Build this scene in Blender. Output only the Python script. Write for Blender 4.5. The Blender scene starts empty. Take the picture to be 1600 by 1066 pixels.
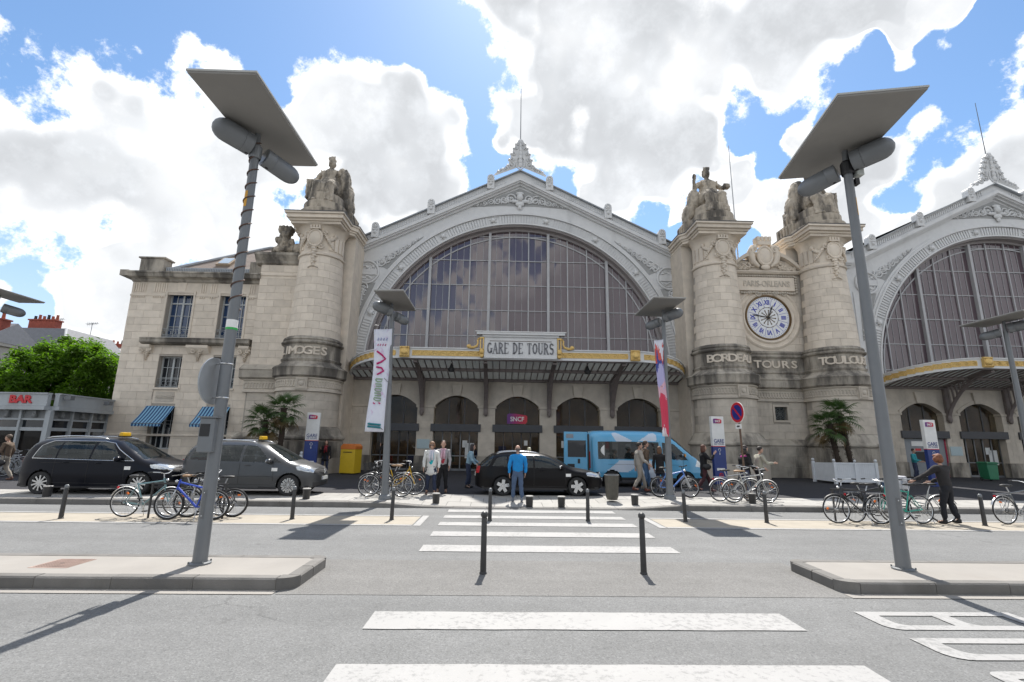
import bpy, bmesh, math, random
from mathutils import Vector, Matrix, Euler
random.seed(7)
SC = bpy.context.scene
COL = SC.collection
PI = math.pi
rad = math.radians

# ---------------------------------------------------------------- camera
cam_d = bpy.data.cameras.new('camera'); cam = bpy.data.objects.new('camera', cam_d); COL.objects.link(cam)
cam_d.lens = 17.0; cam_d.sensor_width = 36.0; cam_d.clip_end = 4000; cam_d.clip_start = 0.05
def cam_basis(p, y, r):
    f = Vector((math.sin(y)*math.cos(p), math.cos(y)*math.cos(p), math.sin(p)))
    rt = Vector((math.cos(y), -math.sin(y), 0)); up = rt.cross(f)
    return math.cos(r)*rt + math.sin(r)*up, -math.sin(r)*rt + math.cos(r)*up, f
_r, _u, _f = cam_basis(rad(11.8), rad(1.4), rad(.8))
cam.matrix_world = Matrix(((_r.x, _u.x, -_f.x, 0), (_r.y, _u.y, -_f.y, 0), (_r.z, _u.z, -_f.z, 1.9), (0, 0, 0, 1)))
SC.camera = cam

# ---------------------------------------------------------------- light, sky, exposure
SUN_EL, SUN_AZ = rad(57), rad(5)          # azimuth from +Y towards +X
sun_dir = Vector((math.sin(SUN_AZ)*math.cos(SUN_EL), math.cos(SUN_AZ)*math.cos(SUN_EL), math.sin(SUN_EL)))
sun_d = bpy.data.lights.new('sun', 'SUN'); sun_d.energy = 2.0; sun_d.angle = rad(.53); sun_d.color = (1, .955, .89)
sun = bpy.data.objects.new('sun', sun_d); COL.objects.link(sun); sun.location = (0, 0, 60)
sun.rotation_euler = sun_dir.to_track_quat('Z', 'Y').to_euler()
vs = SC.view_settings
vs.view_transform = 'Standard'; vs.look = 'None'; vs.gamma = 1; vs.use_curve_mapping = False
vs.exposure = 1.88
SC.cycles.use_denoising = True
SC.cycles.max_bounces = 5; SC.cycles.diffuse_bounces = 3; SC.cycles.glossy_bounces = 3; SC.cycles.transparent_max_bounces = 12
SC.cycles.caustics_reflective = False; SC.cycles.caustics_refractive = False
SC.cycles.sample_clamp_indirect = 6

class NT:                                  # small node-tree helper
    def __init__(s, tree): s.t = tree; s.n = tree.nodes; s.l = tree.links
    def node(s, typ, **kw):
        n = s.n.new(typ)
        for k, v in kw.items(): setattr(n, k, v)
        return n
    def inp(s, node, name, v):
        i = node.inputs[name]
        if isinstance(v, bpy.types.NodeSocket): s.l.new(v, i)
        else: i.default_value = v
        return node
    def math(s, op, a, b=None, c=None, clamp=False):
        n = s.node('ShaderNodeMath', operation=op, use_clamp=clamp)
        for i, v in enumerate((a, b, c)):
            if v is not None: s.inp(n, i, v)
        return n.outputs[0]
    def vmath(s, op, a, b=None):
        n = s.node('ShaderNodeVectorMath', operation=op)
        for i, v in enumerate((a, b)):
            if v is not None: s.inp(n, i, v)
        return n.outputs['Value'] if op in ('DOT_PRODUCT', 'LENGTH') else n.outputs[0]
    def noise(s, vec, scale, detail=4, rough=.55, dist=0, out='Fac', lac=2.0):
        n = s.node('ShaderNodeTexNoise'); n.noise_dimensions = '3D'
        if vec is not None: s.l.new(vec, n.inputs['Vector'])
        n.inputs['Scale'].default_value = scale; n.inputs['Detail'].default_value = detail
        n.inputs['Roughness'].default_value = rough; n.inputs['Distortion'].default_value = dist
        n.inputs['Lacunarity'].default_value = lac
        return n.outputs[out]
    def ramp(s, fac, stops, mode='LINEAR'):
        n = s.node('ShaderNodeValToRGB'); n.color_ramp.interpolation = mode
        e = n.color_ramp.elements
        while len(e) < len(stops): e.new(.5)
        for i, (p, c) in enumerate(stops):
            e[i].position = p; e[i].color = (c, c, c, 1) if not hasattr(c, '__len__') else (*c[:3], 1)
        s.l.new(fac, n.inputs[0]); return n.outputs[0]
    def mix(s, fac, a, b, blend='MIX'):
        n = s.node('ShaderNodeMix', data_type='RGBA', blend_type=blend)
        s.inp(n, 0, fac); s.inp(n, 6, a if not isinstance(a, tuple) else (*a[:3], 1)); s.inp(n, 7, b if not isinstance(b, tuple) else (*b[:3], 1))
        return n.outputs[2]
    def maprange(s, v, a, b, c=0, d=1, interp='SMOOTHSTEP'):
        n = s.node('ShaderNodeMapRange', interpolation_type=interp)
        s.inp(n, 'Value', v); s.inp(n, 1, a); s.inp(n, 2, b); s.inp(n, 3, c); s.inp(n, 4, d); return n.outputs[0]

def direction(u, v):                       # a sky direction given in the photograph's pixels (only used to place clouds in the sky)
    d = _r*((u-800)/755.6) + _u*((533-v)/755.6) + _f
    return d.normalized()

def make_world():
    w = bpy.data.worlds.new('World'); SC.world = w; w.use_nodes = True
    t = NT(w.node_tree); t.n.clear()
    out = t.node('ShaderNodeOutputWorld'); bg = t.node('ShaderNodeBackground')
    sky = t.node('ShaderNodeTexSky', sky_type='NISHITA', sun_disc=False)
    sky.sun_elevation = SUN_EL; sky.sun_rotation = SUN_AZ; sky.altitude = 50; sky.air_density = 1.0; sky.dust_density = .4; sky.ozone_density = 2.0
    d = t.node('ShaderNodeTexCoord').outputs['Generated']
    sep = t.node('ShaderNodeSeparateXYZ'); t.l.new(d, sep.inputs[0])
    # cumulus: warped noise on a sphere of directions
    wn = t.noise(d, 6.0, 2, .6, out='Color')
    wv = t.vmath('SUBTRACT', wn, (.5, .5, .5)); wv2 = t.node('ShaderNodeVectorMath', operation='SCALE'); t.l.new(wv, wv2.inputs[0]); wv2.inputs['Scale'].default_value = .06
    dw = t.vmath('ADD', d, wv2.outputs[0]); dw2 = dw
    # clouds where the photograph shows them: soft caps about given directions (cos of half-angle)
    caps = [((-40, 230), 10, 1), ((40, 205), 6.5, 1), ((70, 265), 10, 1), ((180, 270), 11, 1), ((240, 200), 5.5, 1), ((330, 235), 8, 1), ((430, 262), 8, 1), ((540, 210), 8, 1), ((605, 190), 6.5, 1), ((650, 240), 8, 1), ((690, 280), 4, .8), ((540, 300), 8, 1), ((620, 310), 7, 1),
            ((140, 415), 5.2, .9), ((60, 425), 4.5, .8), ((-60, 380), 5, .8), ((330, 305), 5, .9), ((170, 530), 3, .75),
            ((850, 60), 7, 1), ((930, 60), 12, 1), ((1060, 60), 11, 1), ((1200, 15), 9.5, 1), ((1300, -20), 6, 1), ((1405, 5), 2.6, .9), ((840, 170), 5, .9), ((920, 190), 7, 1), ((1000, 220), 8, 1), ((1110, 165), 6.5, 1), ((990, 290), 5, .9), ((1010, 340), 3.2, .75),
            ((1190, 240), 4, .85), ((1135, 290), 3.4, .75), ((1220, 320), 3, .7),
            ((1625, 255), 8.2, 1), ((1690, 160), 6, 1), ((1500, 285), 6.5, 1), ((1420, 335), 5, .9), ((1380, 380), 5, .9)]
    cover = None
    for (u, v), ang, amt in caps:
        b = direction(u, v)
        dp = t.vmath('DOT_PRODUCT', dw, tuple(b))
        m = t.maprange(dp, math.cos(rad(ang*1.12+.6)), math.cos(rad(ang*.1)), 0, amt*1.1, 'LINEAR')
        cover = m if cover is None else t.math('MAXIMUM', cover, m)
    # elsewhere: cover of the same kind from slow noise
    slow = t.noise(d, 2.1, 2, .5)
    slow = t.maprange(slow, .37, .51, 0, 1)
    ahead = t.maprange(t.vmath('DOT_PRODUCT', d, tuple(direction(800, 300))), .48, .62, 0, 1)
    rest = t.math('MULTIPLY', slow, t.math('SUBTRACT', 1.0, ahead))
    cover = t.math('MAXIMUM', cover, rest)
    def vor(vec, sc):
        n = t.node('ShaderNodeTexVoronoi'); n.inputs['Scale'].default_value = sc; t.l.new(vec, n.inputs['Vector']); return n.outputs['Distance']
    fine = t.noise(d, 26, 6, .68)
    bump = t.math('ADD', t.math('MULTIPLY', t.math('SUBTRACT', .5, vor(dw2, 7)), .42), t.math('MULTIPLY', t.math('SUBTRACT', .5, vor(dw2, 19)), .24))
    bump = t.math('ADD', bump, t.math('MULTIPLY', t.math('SUBTRACT', fine, .5), 1.4))
    dens = t.math('ADD', cover, bump)
    mask = t.maprange(dens, .28, .62, 0, 1)
    thick = t.maprange(t.math('ADD', t.math('MULTIPLY', cover, .5), t.math('MULTIPLY', dens, .5)), .42, 1.1, 0, 1)
    soft = t.noise(d, 6.0, 3, .5)
    shade = t.math('MULTIPLY', thick, t.maprange(soft, .34, .60, .70, 1.15, 'LINEAR'))
    br = t.math('ADD', t.math('SUBTRACT', 1.0, t.math('MULTIPLY', shade, .42)), t.math('MULTIPLY', bump, t.math('MULTIPLY', thick, .22)))
    ccol = t.mix(shade, (1.0, .995, .985), (.93, .96, 1.0))
    cl = t.node('ShaderNodeVectorMath', operation='SCALE'); t.l.new(ccol, cl.inputs[0]); t.l.new(t.math('MULTIPLY', br, CLOUD), cl.inputs['Scale'])
    veil = t.maprange(sep.outputs[2], 0.0, .45, .85, .0)                       # pale haze toward the horizon
    skyg = t.mix(1.0, sky.outputs[0], SKYTINT, 'MULTIPLY')
    skyc = t.mix(veil, skyg, (CLOUD*.50, CLOUD*.60, CLOUD*.74))
    fin = t.mix(mask, skyc, cl.outputs[0])
    t.l.new(fin, bg.inputs[0]); bg.inputs[1].default_value = SKY_STRENGTH
    t.l.new(bg.outputs[0], out.inputs[0])
    w.cycles.sampling_method = 'MANUAL'; w.cycles.sample_map_resolution = 512
CLOUD = 3.7; SKYTINT = (.37, .43, .455); SKY_STRENGTH = .11
make_world()

# ---------------------------------------------------------------- mesh helper
class MB:
    def __init__(s): s.v = []; s.f = []
    def quad(s, a, b, c, d): n = len(s.v); s.v += [a, b, c, d]; s.f.append((n, n+1, n+2, n+3)); return s
    def poly(s, pts): n = len(s.v); s.v += [tuple(p) for p in pts]; s.f.append(tuple(range(n, n+len(pts)))); return s
    def box(s, x0, x1, y0, y1, z0, z1):
        n = len(s.v); s.v += [(x0,y0,z0),(x1,y0,z0),(x1,y1,z0),(x0,y1,z0),(x0,y0,z1),(x1,y0,z1),(x1,y1,z1),(x0,y1,z1)]
        for f in ((0,3,2,1),(4,5,6,7),(0,1,5,4),(1,2,6,5),(2,3,7,6),(3,0,4,7)): s.f.append(tuple(n+i for i in f))
        return s
    def prism(s, pts, ax, a, b):
        # polygon pts in the two other axes (counter-clockwise), extruded along axis ax from a to b
        def mk(p, t): return {'x': (t, p[0], p[1]), 'y': (p[0], t, p[1]), 'z': (p[0], p[1], t)}[ax]
        n = len(s.v); k = len(pts)
        s.v += [mk(p, a) for p in pts] + [mk(p, b) for p in pts]
        s.f.append(tuple(n+i for i in range(k))); s.f.append(tuple(n+k+i for i in reversed(range(k))))
        for i in range(k): j = (i+1) % k; s.f.append((n+i, n+k+i, n+k+j, n+j))
        return s
    def obox(s, c, ax, ay, az):
        c = Vector(c); n = len(s.v)
        for sz in (-1, 1):
            for sx, sy in ((-1,-1),(1,-1),(1,1),(-1,1)): s.v.append(tuple(c + sx*Vector(ax) + sy*Vector(ay) + sz*Vector(az)))
        for f in ((0,3,2,1),(4,5,6,7),(0,1,5,4),(1,2,6,5),(2,3,7,6),(3,0,4,7)): s.f.append(tuple(n+i for i in f))
        return s
    def tube(s, pts, r, seg=8, caps=True):
        pts = [Vector(p) for p in pts]; rs = r if hasattr(r, '__len__') else [r]*len(pts)
        n = len(s.v); t0 = None; u = None
        for i, p in enumerate(pts):
            t = (pts[min(i+1, len(pts)-1)] - pts[max(i-1, 0)]).normalized()
            if u is None: u = t.orthogonal().normalized()
            u = (u - t*u.dot(t)).normalized(); w = t.cross(u)
            for k in range(seg):
                a = 2*PI*k/seg; s.v.append(tuple(p + (u*math.cos(a) + w*math.sin(a))*rs[i]))
        for i in range(len(pts)-1):
            for k in range(seg):
                a = n+i*seg+k; b = n+i*seg+(k+1) % seg; s.f.append((a, b, b+seg, a+seg))
        if caps:
            s.f.append(tuple(n+k for k in reversed(range(seg)))); m = n+(len(pts)-1)*seg; s.f.append(tuple(m+k for k in range(seg)))
        return s
    def lathe(s, prof, c=(0, 0), seg=32, a0=0, a1=2*PI):
        # prof: (r, z) list; about a vertical axis at c; angle from +X
        full = abs(a1-a0-2*PI) < 1e-6; m = seg if full else seg+1; n = len(s.v)
        for r, z in prof:
            for k in range(m):
                a = a0+(a1-a0)*k/seg; s.v.append((c[0]+r*math.cos(a), c[1]+r*math.sin(a), z))
        for i in range(len(prof)-1):
            for k in range(seg):
                a = n+i*m+k; b = n+i*m+(k+1) % m; s.f.append((a, b, b+m, a+m))
        return s
    def ell(s, c, r, seg=12, rings=8, rot=None):
        n = len(s.v); c = Vector(c); r = r if hasattr(r, '__len__') else (r, r, r)
        def tr(p):
            p = Vector((p[0]*r[0], p[1]*r[1], p[2]*r[2]))
            if rot is not None: p = rot @ p
            return tuple(c+p)
        s.v.append(tr((0, 0, -1)))
        for i in range(1, rings):
            t = PI*i/rings
            for k in range(seg): a = 2*PI*k/seg; s.v.append(tr((math.sin(t)*math.cos(a), math.sin(t)*math.sin(a), -math.cos(t))))
        s.v.append(tr((0, 0, 1))); last = len(s.v)-1
        for k in range(seg): s.f.append((n, n+1+(k+1) % seg, n+1+k))
        for i in range(rings-2):
            for k in range(seg):
                a = n+1+i*seg+k; b = n+1+i*seg+(k+1) % seg; s.f.append((a, b, b+seg, a+seg))
        m = n+1+(rings-2)*seg
        for k in range(seg): s.f.append((m+k, m+(k+1) % seg, last))
        return s
    def torus(s, c, R, r, axis='y', seg=32, ms=8, a0=0, a1=2*PI, sx=1, sz=1):
        full = abs(a1-a0-2*PI) < 1e-6
        pts = []
        for k in range(seg + (0 if full else 1)):
            a = a0+(a1-a0)*k/seg; p, q = R*math.cos(a)*sx, R*math.sin(a)*sz
            pts.append({'y': (c[0]+p, c[1], c[2]+q), 'x': (c[0], c[1]+p, c[2]+q), 'z': (c[0]+p, c[1]+q, c[2])}[axis])
        if not full: return s.tube(pts, r, ms)
        n = len(s.v); k = len(pts)
        for i in range(k):
            t = (Vector(pts[(i+1) % k])-Vector(pts[i-1])).normalized(); ctr = Vector(c)
            u = (Vector(pts[i])-ctr).normalized(); w = t.cross(u)
            for j in range(ms): a = 2*PI*j/ms; s.v.append(tuple(Vector(pts[i]) + (u*math.cos(a)+w*math.sin(a))*r))
        for i in range(k):
            for j in range(ms): s.f.append((n+i*ms+j, n+((i+1) % k)*ms+j, n+((i+1) % k)*ms+(j+1) % ms, n+i*ms+(j+1) % ms))
        return s
    def add(s, o, M=None):
        n = len(s.v); s.v += [tuple(M @ Vector(p)) for p in o.v] if M is not None else o.v
        s.f += [tuple(n+i for i in f) for f in o.f]; return s
    def mesh(s, name, smooth=False):
        m = bpy.data.meshes.new(name); m.from_pydata([tuple(v) for v in s.v], [], s.f)
        if smooth:
            m.polygons.foreach_set('use_smooth', [True]*len(m.polygons))
            if smooth != True: m.set_sharp_from_angle(angle=rad(smooth))
        m.update(); return m
    def build(s, name, mat, parent=None, smooth=False, bevel=0, fix=False):
        m = s.mesh(name, smooth)
        if fix:
            b = bmesh.new(); b.from_mesh(m); bmesh.ops.recalc_face_normals(b, faces=b.faces); b.to_mesh(m); b.free()
        return mk(name, m, mat, parent, bevel)

def mk(name, mesh, mat=None, parent=None, bevel=0):
    o = bpy.data.objects.new(name, mesh); COL.objects.link(o)
    if mat is not None and not mesh.materials: mesh.materials.append(mat)
    if parent is not None: attach(o, parent)
    if bevel:
        b = o.modifiers.new('bevel', 'BEVEL'); b.width = bevel; b.segments = 2; b.limit_method = 'ANGLE'; b.angle_limit = rad(40)
    return o
def attach(o, p):
    o.parent = p
    q = p; off = Vector((0, 0, 0))
    while q is not None: off += q.location if q.type == 'EMPTY' else Vector((0, 0, 0)); q = q.parent
    o.matrix_parent_inverse = Matrix.Translation(-off) if p.get('_abs') else Matrix.Identity(4)
    return o
def thing(name, label, cat, loc=(0, 0, 0), group=None, rz=0, absolute=False):
    # absolute: parts are given in world coordinates; else in the thing's own
    o = bpy.data.objects.new(name, None); COL.objects.link(o); o.location = loc; o.rotation_euler = (0, 0, rz); o.empty_display_size = .2
    tag(o, label, cat, group)
    if absolute: o['_abs'] = 1
    return o
def tag(o, label=None, cat=None, group=None, kind=None):
    for k, v in (('label', label), ('category', cat), ('group', group), ('kind', kind)):
        if v: o[k] = v
    return o
def copy_tree(o, loc=None, rz=None, label=None, parent=None):
    c = o.copy(); COL.objects.link(c); c.parent = parent
    if parent is not None: c.matrix_parent_inverse = o.matrix_parent_inverse.copy()
    if loc is not None: c.location = loc
    if rz is not None: c.rotation_euler = (0, 0, rz)
    if label: c['label'] = label
    for ch in list(o.children): copy_tree(ch, parent=c)
    return c
_txt = {}
def text_mesh(s, size=1.0, ext=.02, bold=0.0, sx=1.0):
    k = (s, size, ext, bold, sx)
    if k in _txt: return _txt[k].copy()
    cu = bpy.data.curves.new('letters', 'FONT'); cu.body = s; cu.size = size; cu.extrude = ext; cu.offset = bold; cu.align_x = 'CENTER'; cu.align_y = 'CENTER'; cu.resolution_u = 3
    ob = bpy.data.objects.new('letters', cu); COL.objects.link(ob)
    bpy.context.view_layer.update()
    dg = bpy.context.evaluated_depsgraph_get()
    m = bpy.data.meshes.new_from_object(ob.evaluated_get(dg)); m.name = 'letters'
    bpy.data.objects.remove(ob); m.materials.clear()
    m.transform(Matrix.Rotation(PI/2, 4, 'X') @ Matrix.Diagonal((sx, 1, 1, 1)))     # stands up, faces -Y
    _txt[k] = m
    return m.copy()
def text(name, s, mat, parent, loc, size=1.0, ext=.02, bold=0.0, sx=1.0, rz=0, rx=0):
    m = text_mesh(s, size, ext, bold, sx); m.transform(Matrix.Translation(loc) @ Matrix.Rotation(rz, 4, 'Z') @ Matrix.Rotation(rx, 4, 'X'))
    return mk(name, m, mat, parent)

for _c in sorted(set('LIMOGESBORDEAUXTOULOUSETOURS')): text_mesh(_c, .62, .035, .012, 1.25)
for _n in (('XII', .68), ('I', 1.0), ('II', .9), ('III', .8), ('IIII', .62), ('V', .85), ('VI', .85), ('VII', .58), ('VIII', .46), ('IX', .78), ('X', .85), ('XI', .78)): text_mesh(_n[0], .40, .004, .014, _n[1])

# ---------------------------------------------------------------- materials
MATS = {}
def mat(name, col, rough=.7, var=.12, scale=6, bump=0, bscale=40, metal=0, spec=.5, obj=0.0, dirt=None, coat=0, coords='Object', detail=5, emit=None):
    if name in MATS: return MATS[name]
    m = bpy.data.materials.new(name); m.use_nodes = True; t = NT(m.node_tree); b = t.n['Principled BSDF']
    c = t.node('ShaderNodeNewGeometry').outputs['Position'] if coords == 'World' else t.node('ShaderNodeTexCoord').outputs[coords]
    n = t.noise(c, scale, detail, .6)
    lo = tuple(x*(1-var) for x in col); hi = tuple(min(1, x*(1+var)) for x in col)
    out = t.ramp(n, [(.28, lo), (.72, hi)])
    if obj:
        r = t.node('ShaderNodeObjectInfo').outputs['Random']
        k = t.maprange(r, 0, 1, 1-obj, 1+obj, 'LINEAR'); kk = t.node('ShaderNodeCombineXYZ')
        for i in range(3): t.l.new(k, kk.inputs[i])
        out = t.mix(1.0, out, kk.outputs[0], 'MULTIPLY')
    if dirt:
        dc, dsc, lo_, hi_, amt = dirt
        p = t.node('ShaderNodeNewGeometry').outputs['Position']
        st = t.node('ShaderNodeMapping'); st.inputs['Scale'].default_value = (1, 1, .22); t.l.new(p, st.inputs[0])
        dn = t.noise(st.outputs[0], dsc, 7, .62)
        out = t.mix(t.math('MULTIPLY', t.maprange(dn, lo_, hi_), amt), out, dc)
    t.l.new(out, b.inputs['Base Color'])
    b.inputs['Roughness'].default_value = rough; b.inputs['Metallic'].default_value = metal; b.inputs['Specular IOR Level'].default_value = spec
    if coat: b.inputs['Coat Weight'].default_value = coat; b.inputs['Coat Roughness'].default_value = .04
    if bump:
        bn = t.node('ShaderNodeBump'); bn.inputs['Strength'].default_value = bump; bn.inputs['Distance'].default_value = .02
        t.l.new(t.noise(c, bscale, 5, .6), bn.inputs['Height']); t.l.new(bn.outputs[0], b.inputs['Normal'])
    if emit: b.inputs['Emission Color'].default_value = (*emit[0], 1); b.inputs['Emission Strength'].default_value = emit[1]
    MATS[name] = m; return m

def glass_mat(name, tint=(.02, .022, .028), rough=.02, ior=1.75, clear=.0, wob=0.0, scale=1.2):
    m = bpy.data.materials.new(name); m.use_nodes = True; t = NT(m.node_tree); b = t.n['Principled BSDF']
    b.inputs['Base Color'].default_value = (*tint, 1); b.inputs['Roughness'].default_value = rough; b.inputs['IOR'].default_value = ior
    if wob:
        bn = t.node('ShaderNodeBump'); bn.inputs['Strength'].default_value = wob; bn.inputs['Distance'].default_value = .05
        t.l.new(t.noise(t.node('ShaderNodeNewGeometry').outputs['Position'], scale, 2), bn.inputs['Height']); t.l.new(bn.outputs[0], b.inputs['Normal'])
    if clear:
        tr = t.node('ShaderNodeBsdfTransparent'); tr.inputs[0].default_value = (.75, .78, .8, 1)
        mx = t.node('ShaderNodeMixShader'); mx.inputs[0].default_value = clear
        t.l.new(b.outputs[0], mx.inputs[1]); t.l.new(tr.outputs[0], mx.inputs[2]); t.l.new(mx.outputs[0], t.n['Material Output'].inputs[0])
    MATS[name] = m; return m
GRIME = (.055, .05, .045)
STONE = mat('stone', (.69, .61, .51), .85, .10, 2.5, .25, 30, obj=.09, dirt=((.38, .33, .27), .55, .55, .78, .5), coords='World')
STONE_W = mat('stone_weathered', (.42, .38, .32), .9, .22, 1.6, .5, 18, obj=.06, dirt=(GRIME, .9, .40, .62, .85), coords='World')
STONE_B = mat('stone_lower', (.55, .495, .42), .88, .14, 1.8, .3, 26, obj=.06, dirt=((.20, .18, .155), .6, .52, .76, .6), coords='World')
STATUE = mat('statue_stone', (.46, .40, .32), .9, .2, 3, .7, 14, dirt=((.05, .046, .042), 1.3, .42, .62, .88), coords='World')
JOINT = mat('joint_mortar', (.42, .38, .33), .95, .1, 8)
IRON = mat('grey_painted_iron', (.67, .67, .665), .55, .05, 3, .08, 30, dirt=((.33, .33, .32), .7, .5, .8, .4), coords='World')
IRON_D = mat('brown_iron', (.19, .16, .15), .6, .15, 4)
IRON_M = mat('mullion_paint', (.45, .45, .455), .5, .06, 4)
GOLD = mat('gilding', (.66, .45, .16), .38, .25, 14, .4, 60, metal=.45)
GLASS = glass_mat('hall_glass', (.098, .066, .078), .03, 1.85, 0, .07, .8)
GLASS2 = glass_mat('window_glass', (.012, .016, .022), .03, 1.6, 0, .06, 1.0)
GLASS_SHOP = glass_mat('shop_glass', (.012, .011, .011), .03, 1.5, .62, .03, 1.0)
GLASS_CAN = mat('wired_canopy_glass', (.62, .66, .65), .25, .10, 5)
def _can():
    t = NT(GLASS_CAN.node_tree); a = t.node('ShaderNodeBsdfTranslucent'); a.inputs[0].default_value = (.62, .62, .58, 1); b = t.node('ShaderNodeBsdfTransparent'); b.inputs[0].default_value = (.70, .71, .69, 1)
    m1 = t.node('ShaderNodeMixShader'); m1.inputs[0].default_value = .35; t.l.new(a.outputs[0], m1.inputs[1]); t.l.new(b.outputs[0], m1.inputs[2])
    m2 = t.node('ShaderNodeMixShader'); m2.inputs[0].default_value = .82; t.l.new(t.n['Principled BSDF'].outputs[0], m2.inputs[1]); t.l.new(m1.outputs[0], m2.inputs[2]); t.l.new(m2.outputs[0], t.n['Material Output'].inputs[0])
_can()
SLATE = mat('slate_grey_lintel', (.055, .058, .066), .5, .1, 3)
DARK = mat('dark_interior', (.035, .032, .03), .9, .2, 1)
ZINC = mat('zinc', (.34, .36, .38), .4, .12, 2, metal=.3)
WHITE = mat('white_paint', (.80, .80, .78), .5, .05, 5)
BLACK = mat('black_plastic', (.016, .016, .017), .5, .1, 8)
RUBBER = mat('rubber', (.022, .022, .023), .8, .2, 20)
CHROME = mat('bright_metal', (.62, .63, .64), .22, .06, 8, metal=.9)
STEEL = mat('lamp_grey_paint', (.17, .18, .19), .45, .07, 3, .05, 60, metal=.2)
PANEL = mat('lamp_panel_grey', (.25, .24, .225), .5, .06, 2)
BOLLARD = mat('bollard_paint', (.035, .034, .034), .42, .2, 10, .15, 60)
RED = mat('red_paint', (.55, .02, .03), .35, .08, 6)
BLUE_S = mat('sign_blue', (.02, .045, .20), .35, .1, 4)

# ---------------------------------------------------------------- ground
def asphalt(name, base, crack=True, seed=0.0):
    m = bpy.data.materials.new(name); m.use_nodes = True; t = NT(m.node_tree); b = t.n['Principled BSDF']
    p = t.node('ShaderNodeNewGeometry').outputs['Position']
    v = t.node('ShaderNodeTexVoronoi'); v.inputs['Scale'].default_value = 75; t.l.new(p, v.inputs['Vector'])
    vc = t.node('ShaderNodeSeparateColor'); t.l.new(v.outputs['Color'], vc.inputs[0])
    g = t.ramp(vc.outputs[0], [(.0, .72), (.25, .93), (.8, 1.05), (1.0, 1.28)])
    big = t.ramp(t.noise(p, .35, 5, .6), [(.3, .90), (.7, 1.09)])
    mid = t.ramp(t.noise(p, 2.6, 5, .65), [(.3, .93), (.7, 1.06)])
    st = t.node('ShaderNodeMapping'); st.inputs['Scale'].default_value = (.06, 1.1, 1); t.l.new(p, st.inputs[0])
    tyre = t.ramp(t.noise(st.outputs[0], 1.3, 3, .5), [(.35, .93), (.65, 1.05)])
    c = t.mix(1, (*base, 1), g, 'MULTIPLY'); c = t.mix(1, c, big, 'MULTIPLY'); c = t.mix(1, c, mid, 'MULTIPLY'); c = t.mix(1, c, tyre, 'MULTIPLY')
    oil = t.maprange(t.noise(p, 1.5, 4, .6), .66, .74, 0, .28)
    c = t.mix(oil, c, (.06, .058, .055, 1))
    if crack:
        cv = t.node('ShaderNodeTexVoronoi', feature='DISTANCE_TO_EDGE'); cv.inputs['Scale'].default_value = .22
        wv = t.node('ShaderNodeVectorMath', operation='SCALE'); t.l.new(t.noise(p, 1.1, 5, .6, out='Color'), wv.inputs[0]); wv.inputs['Scale'].default_value = .9
        t.l.new(t.vmath('ADD', p, wv.outputs[0]), cv.inputs['Vector'])
        cr = t.math('MULTIPLY', t.maprange(cv.outputs['Distance'], .0, .0045, 1, 0, 'LINEAR'), t.maprange(t.noise(p, .5, 2), .52, .62, 0, .5))
        c = t.mix(cr, c, (.03, .03, .03, 1))
    t.l.new(c, b.inputs['Base Color']); b.inputs['Roughness'].default_value = .85; b.inputs['Specular IOR Level'].default_value = .3
    bn = t.node('ShaderNodeBump'); bn.inputs['Strength'].default_value = .5; bn.inputs['Distance'].default_value = .006
    t.l.new(t.math('ADD', v.outputs['Distance'], t.noise(p, 160, 3)), bn.inputs['Height']); t.l.new(bn.outputs[0], b.inputs['Normal'])
    return m
ASPH = asphalt('road_asphalt', (.172, .174, .173))
ASPH2 = asphalt('crossing_asphalt', (.174, .171, .165), False)
FORE = asphalt('forecourt_asphalt', (.036, .036, .041))
CONC = mat('island_concrete', (.285, .268, .246), .9, .08, 1.2, .25, 90, dirt=((.24, .20, .17), .8, .58, .8, .45), coords='World')
GRANITE = mat('granite_kerb', (.165, .158, .148), .85, .14, 3, .5, 70, obj=.10, dirt=((.10, .095, .085), 1.0, .48, .7, .6), coords='World')
SLAB = mat('pale_paving', (.33, .32, .30), .85, .07, 3, .3, 60, obj=.07, coords='World')
CREAM = mat('cream_surfacing', (.34, .305, .25), .85, .10, 2.2, .4, 120, dirt=((.27, .25, .22), .9, .55, .75, .5), coords='World')
def paint_mat():
    m = bpy.data.materials.new('road_paint'); m.use_nodes = True; t = NT(m.node_tree); b = t.n['Principled BSDF']
    p = t.node('ShaderNodeNewGeometry').outputs['Position']
    w = t.maprange(t.math('ADD', t.noise(p, 14, 6, .75), t.math('MULTIPLY', t.noise(p, 1.3, 3), .40)), .70, .84, 0, .75)
    c = t.mix(t.noise(p, 2.2, 4), (.29, .287, .282, 1), (.35, .347, .342, 1))
    v = t.node('ShaderNodeTexVoronoi'); v.inputs['Scale'].default_value = 75; t.l.new(p, v.inputs['Vector'])
    c = t.mix(w, c, (.20, .20, .197, 1)); t.l.new(c, b.inputs['Base Color']); b.inputs['Roughness'].default_value = .7
    bn = t.node('ShaderNodeBump'); bn.inputs['Strength'].default_value = .3; bn.inputs['Distance'].default_value = .005
    t.l.new(v.outputs['Distance'], bn.inputs['Height']); t.l.new(bn.outputs[0], b.inputs['Normal'])
    return m
PAINT = paint_mat()
Z1, Z2, Z3 = .004, .008, .012
g = MB().quad((-1500, -1500, 0), (1500, -1500, 0), (1500, 1500, 0), (-1500, 1500, 0)).build('ground', ASPH); tag(g, 'wide grey asphalt road in front of the station', 'road', kind='structure')
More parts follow.
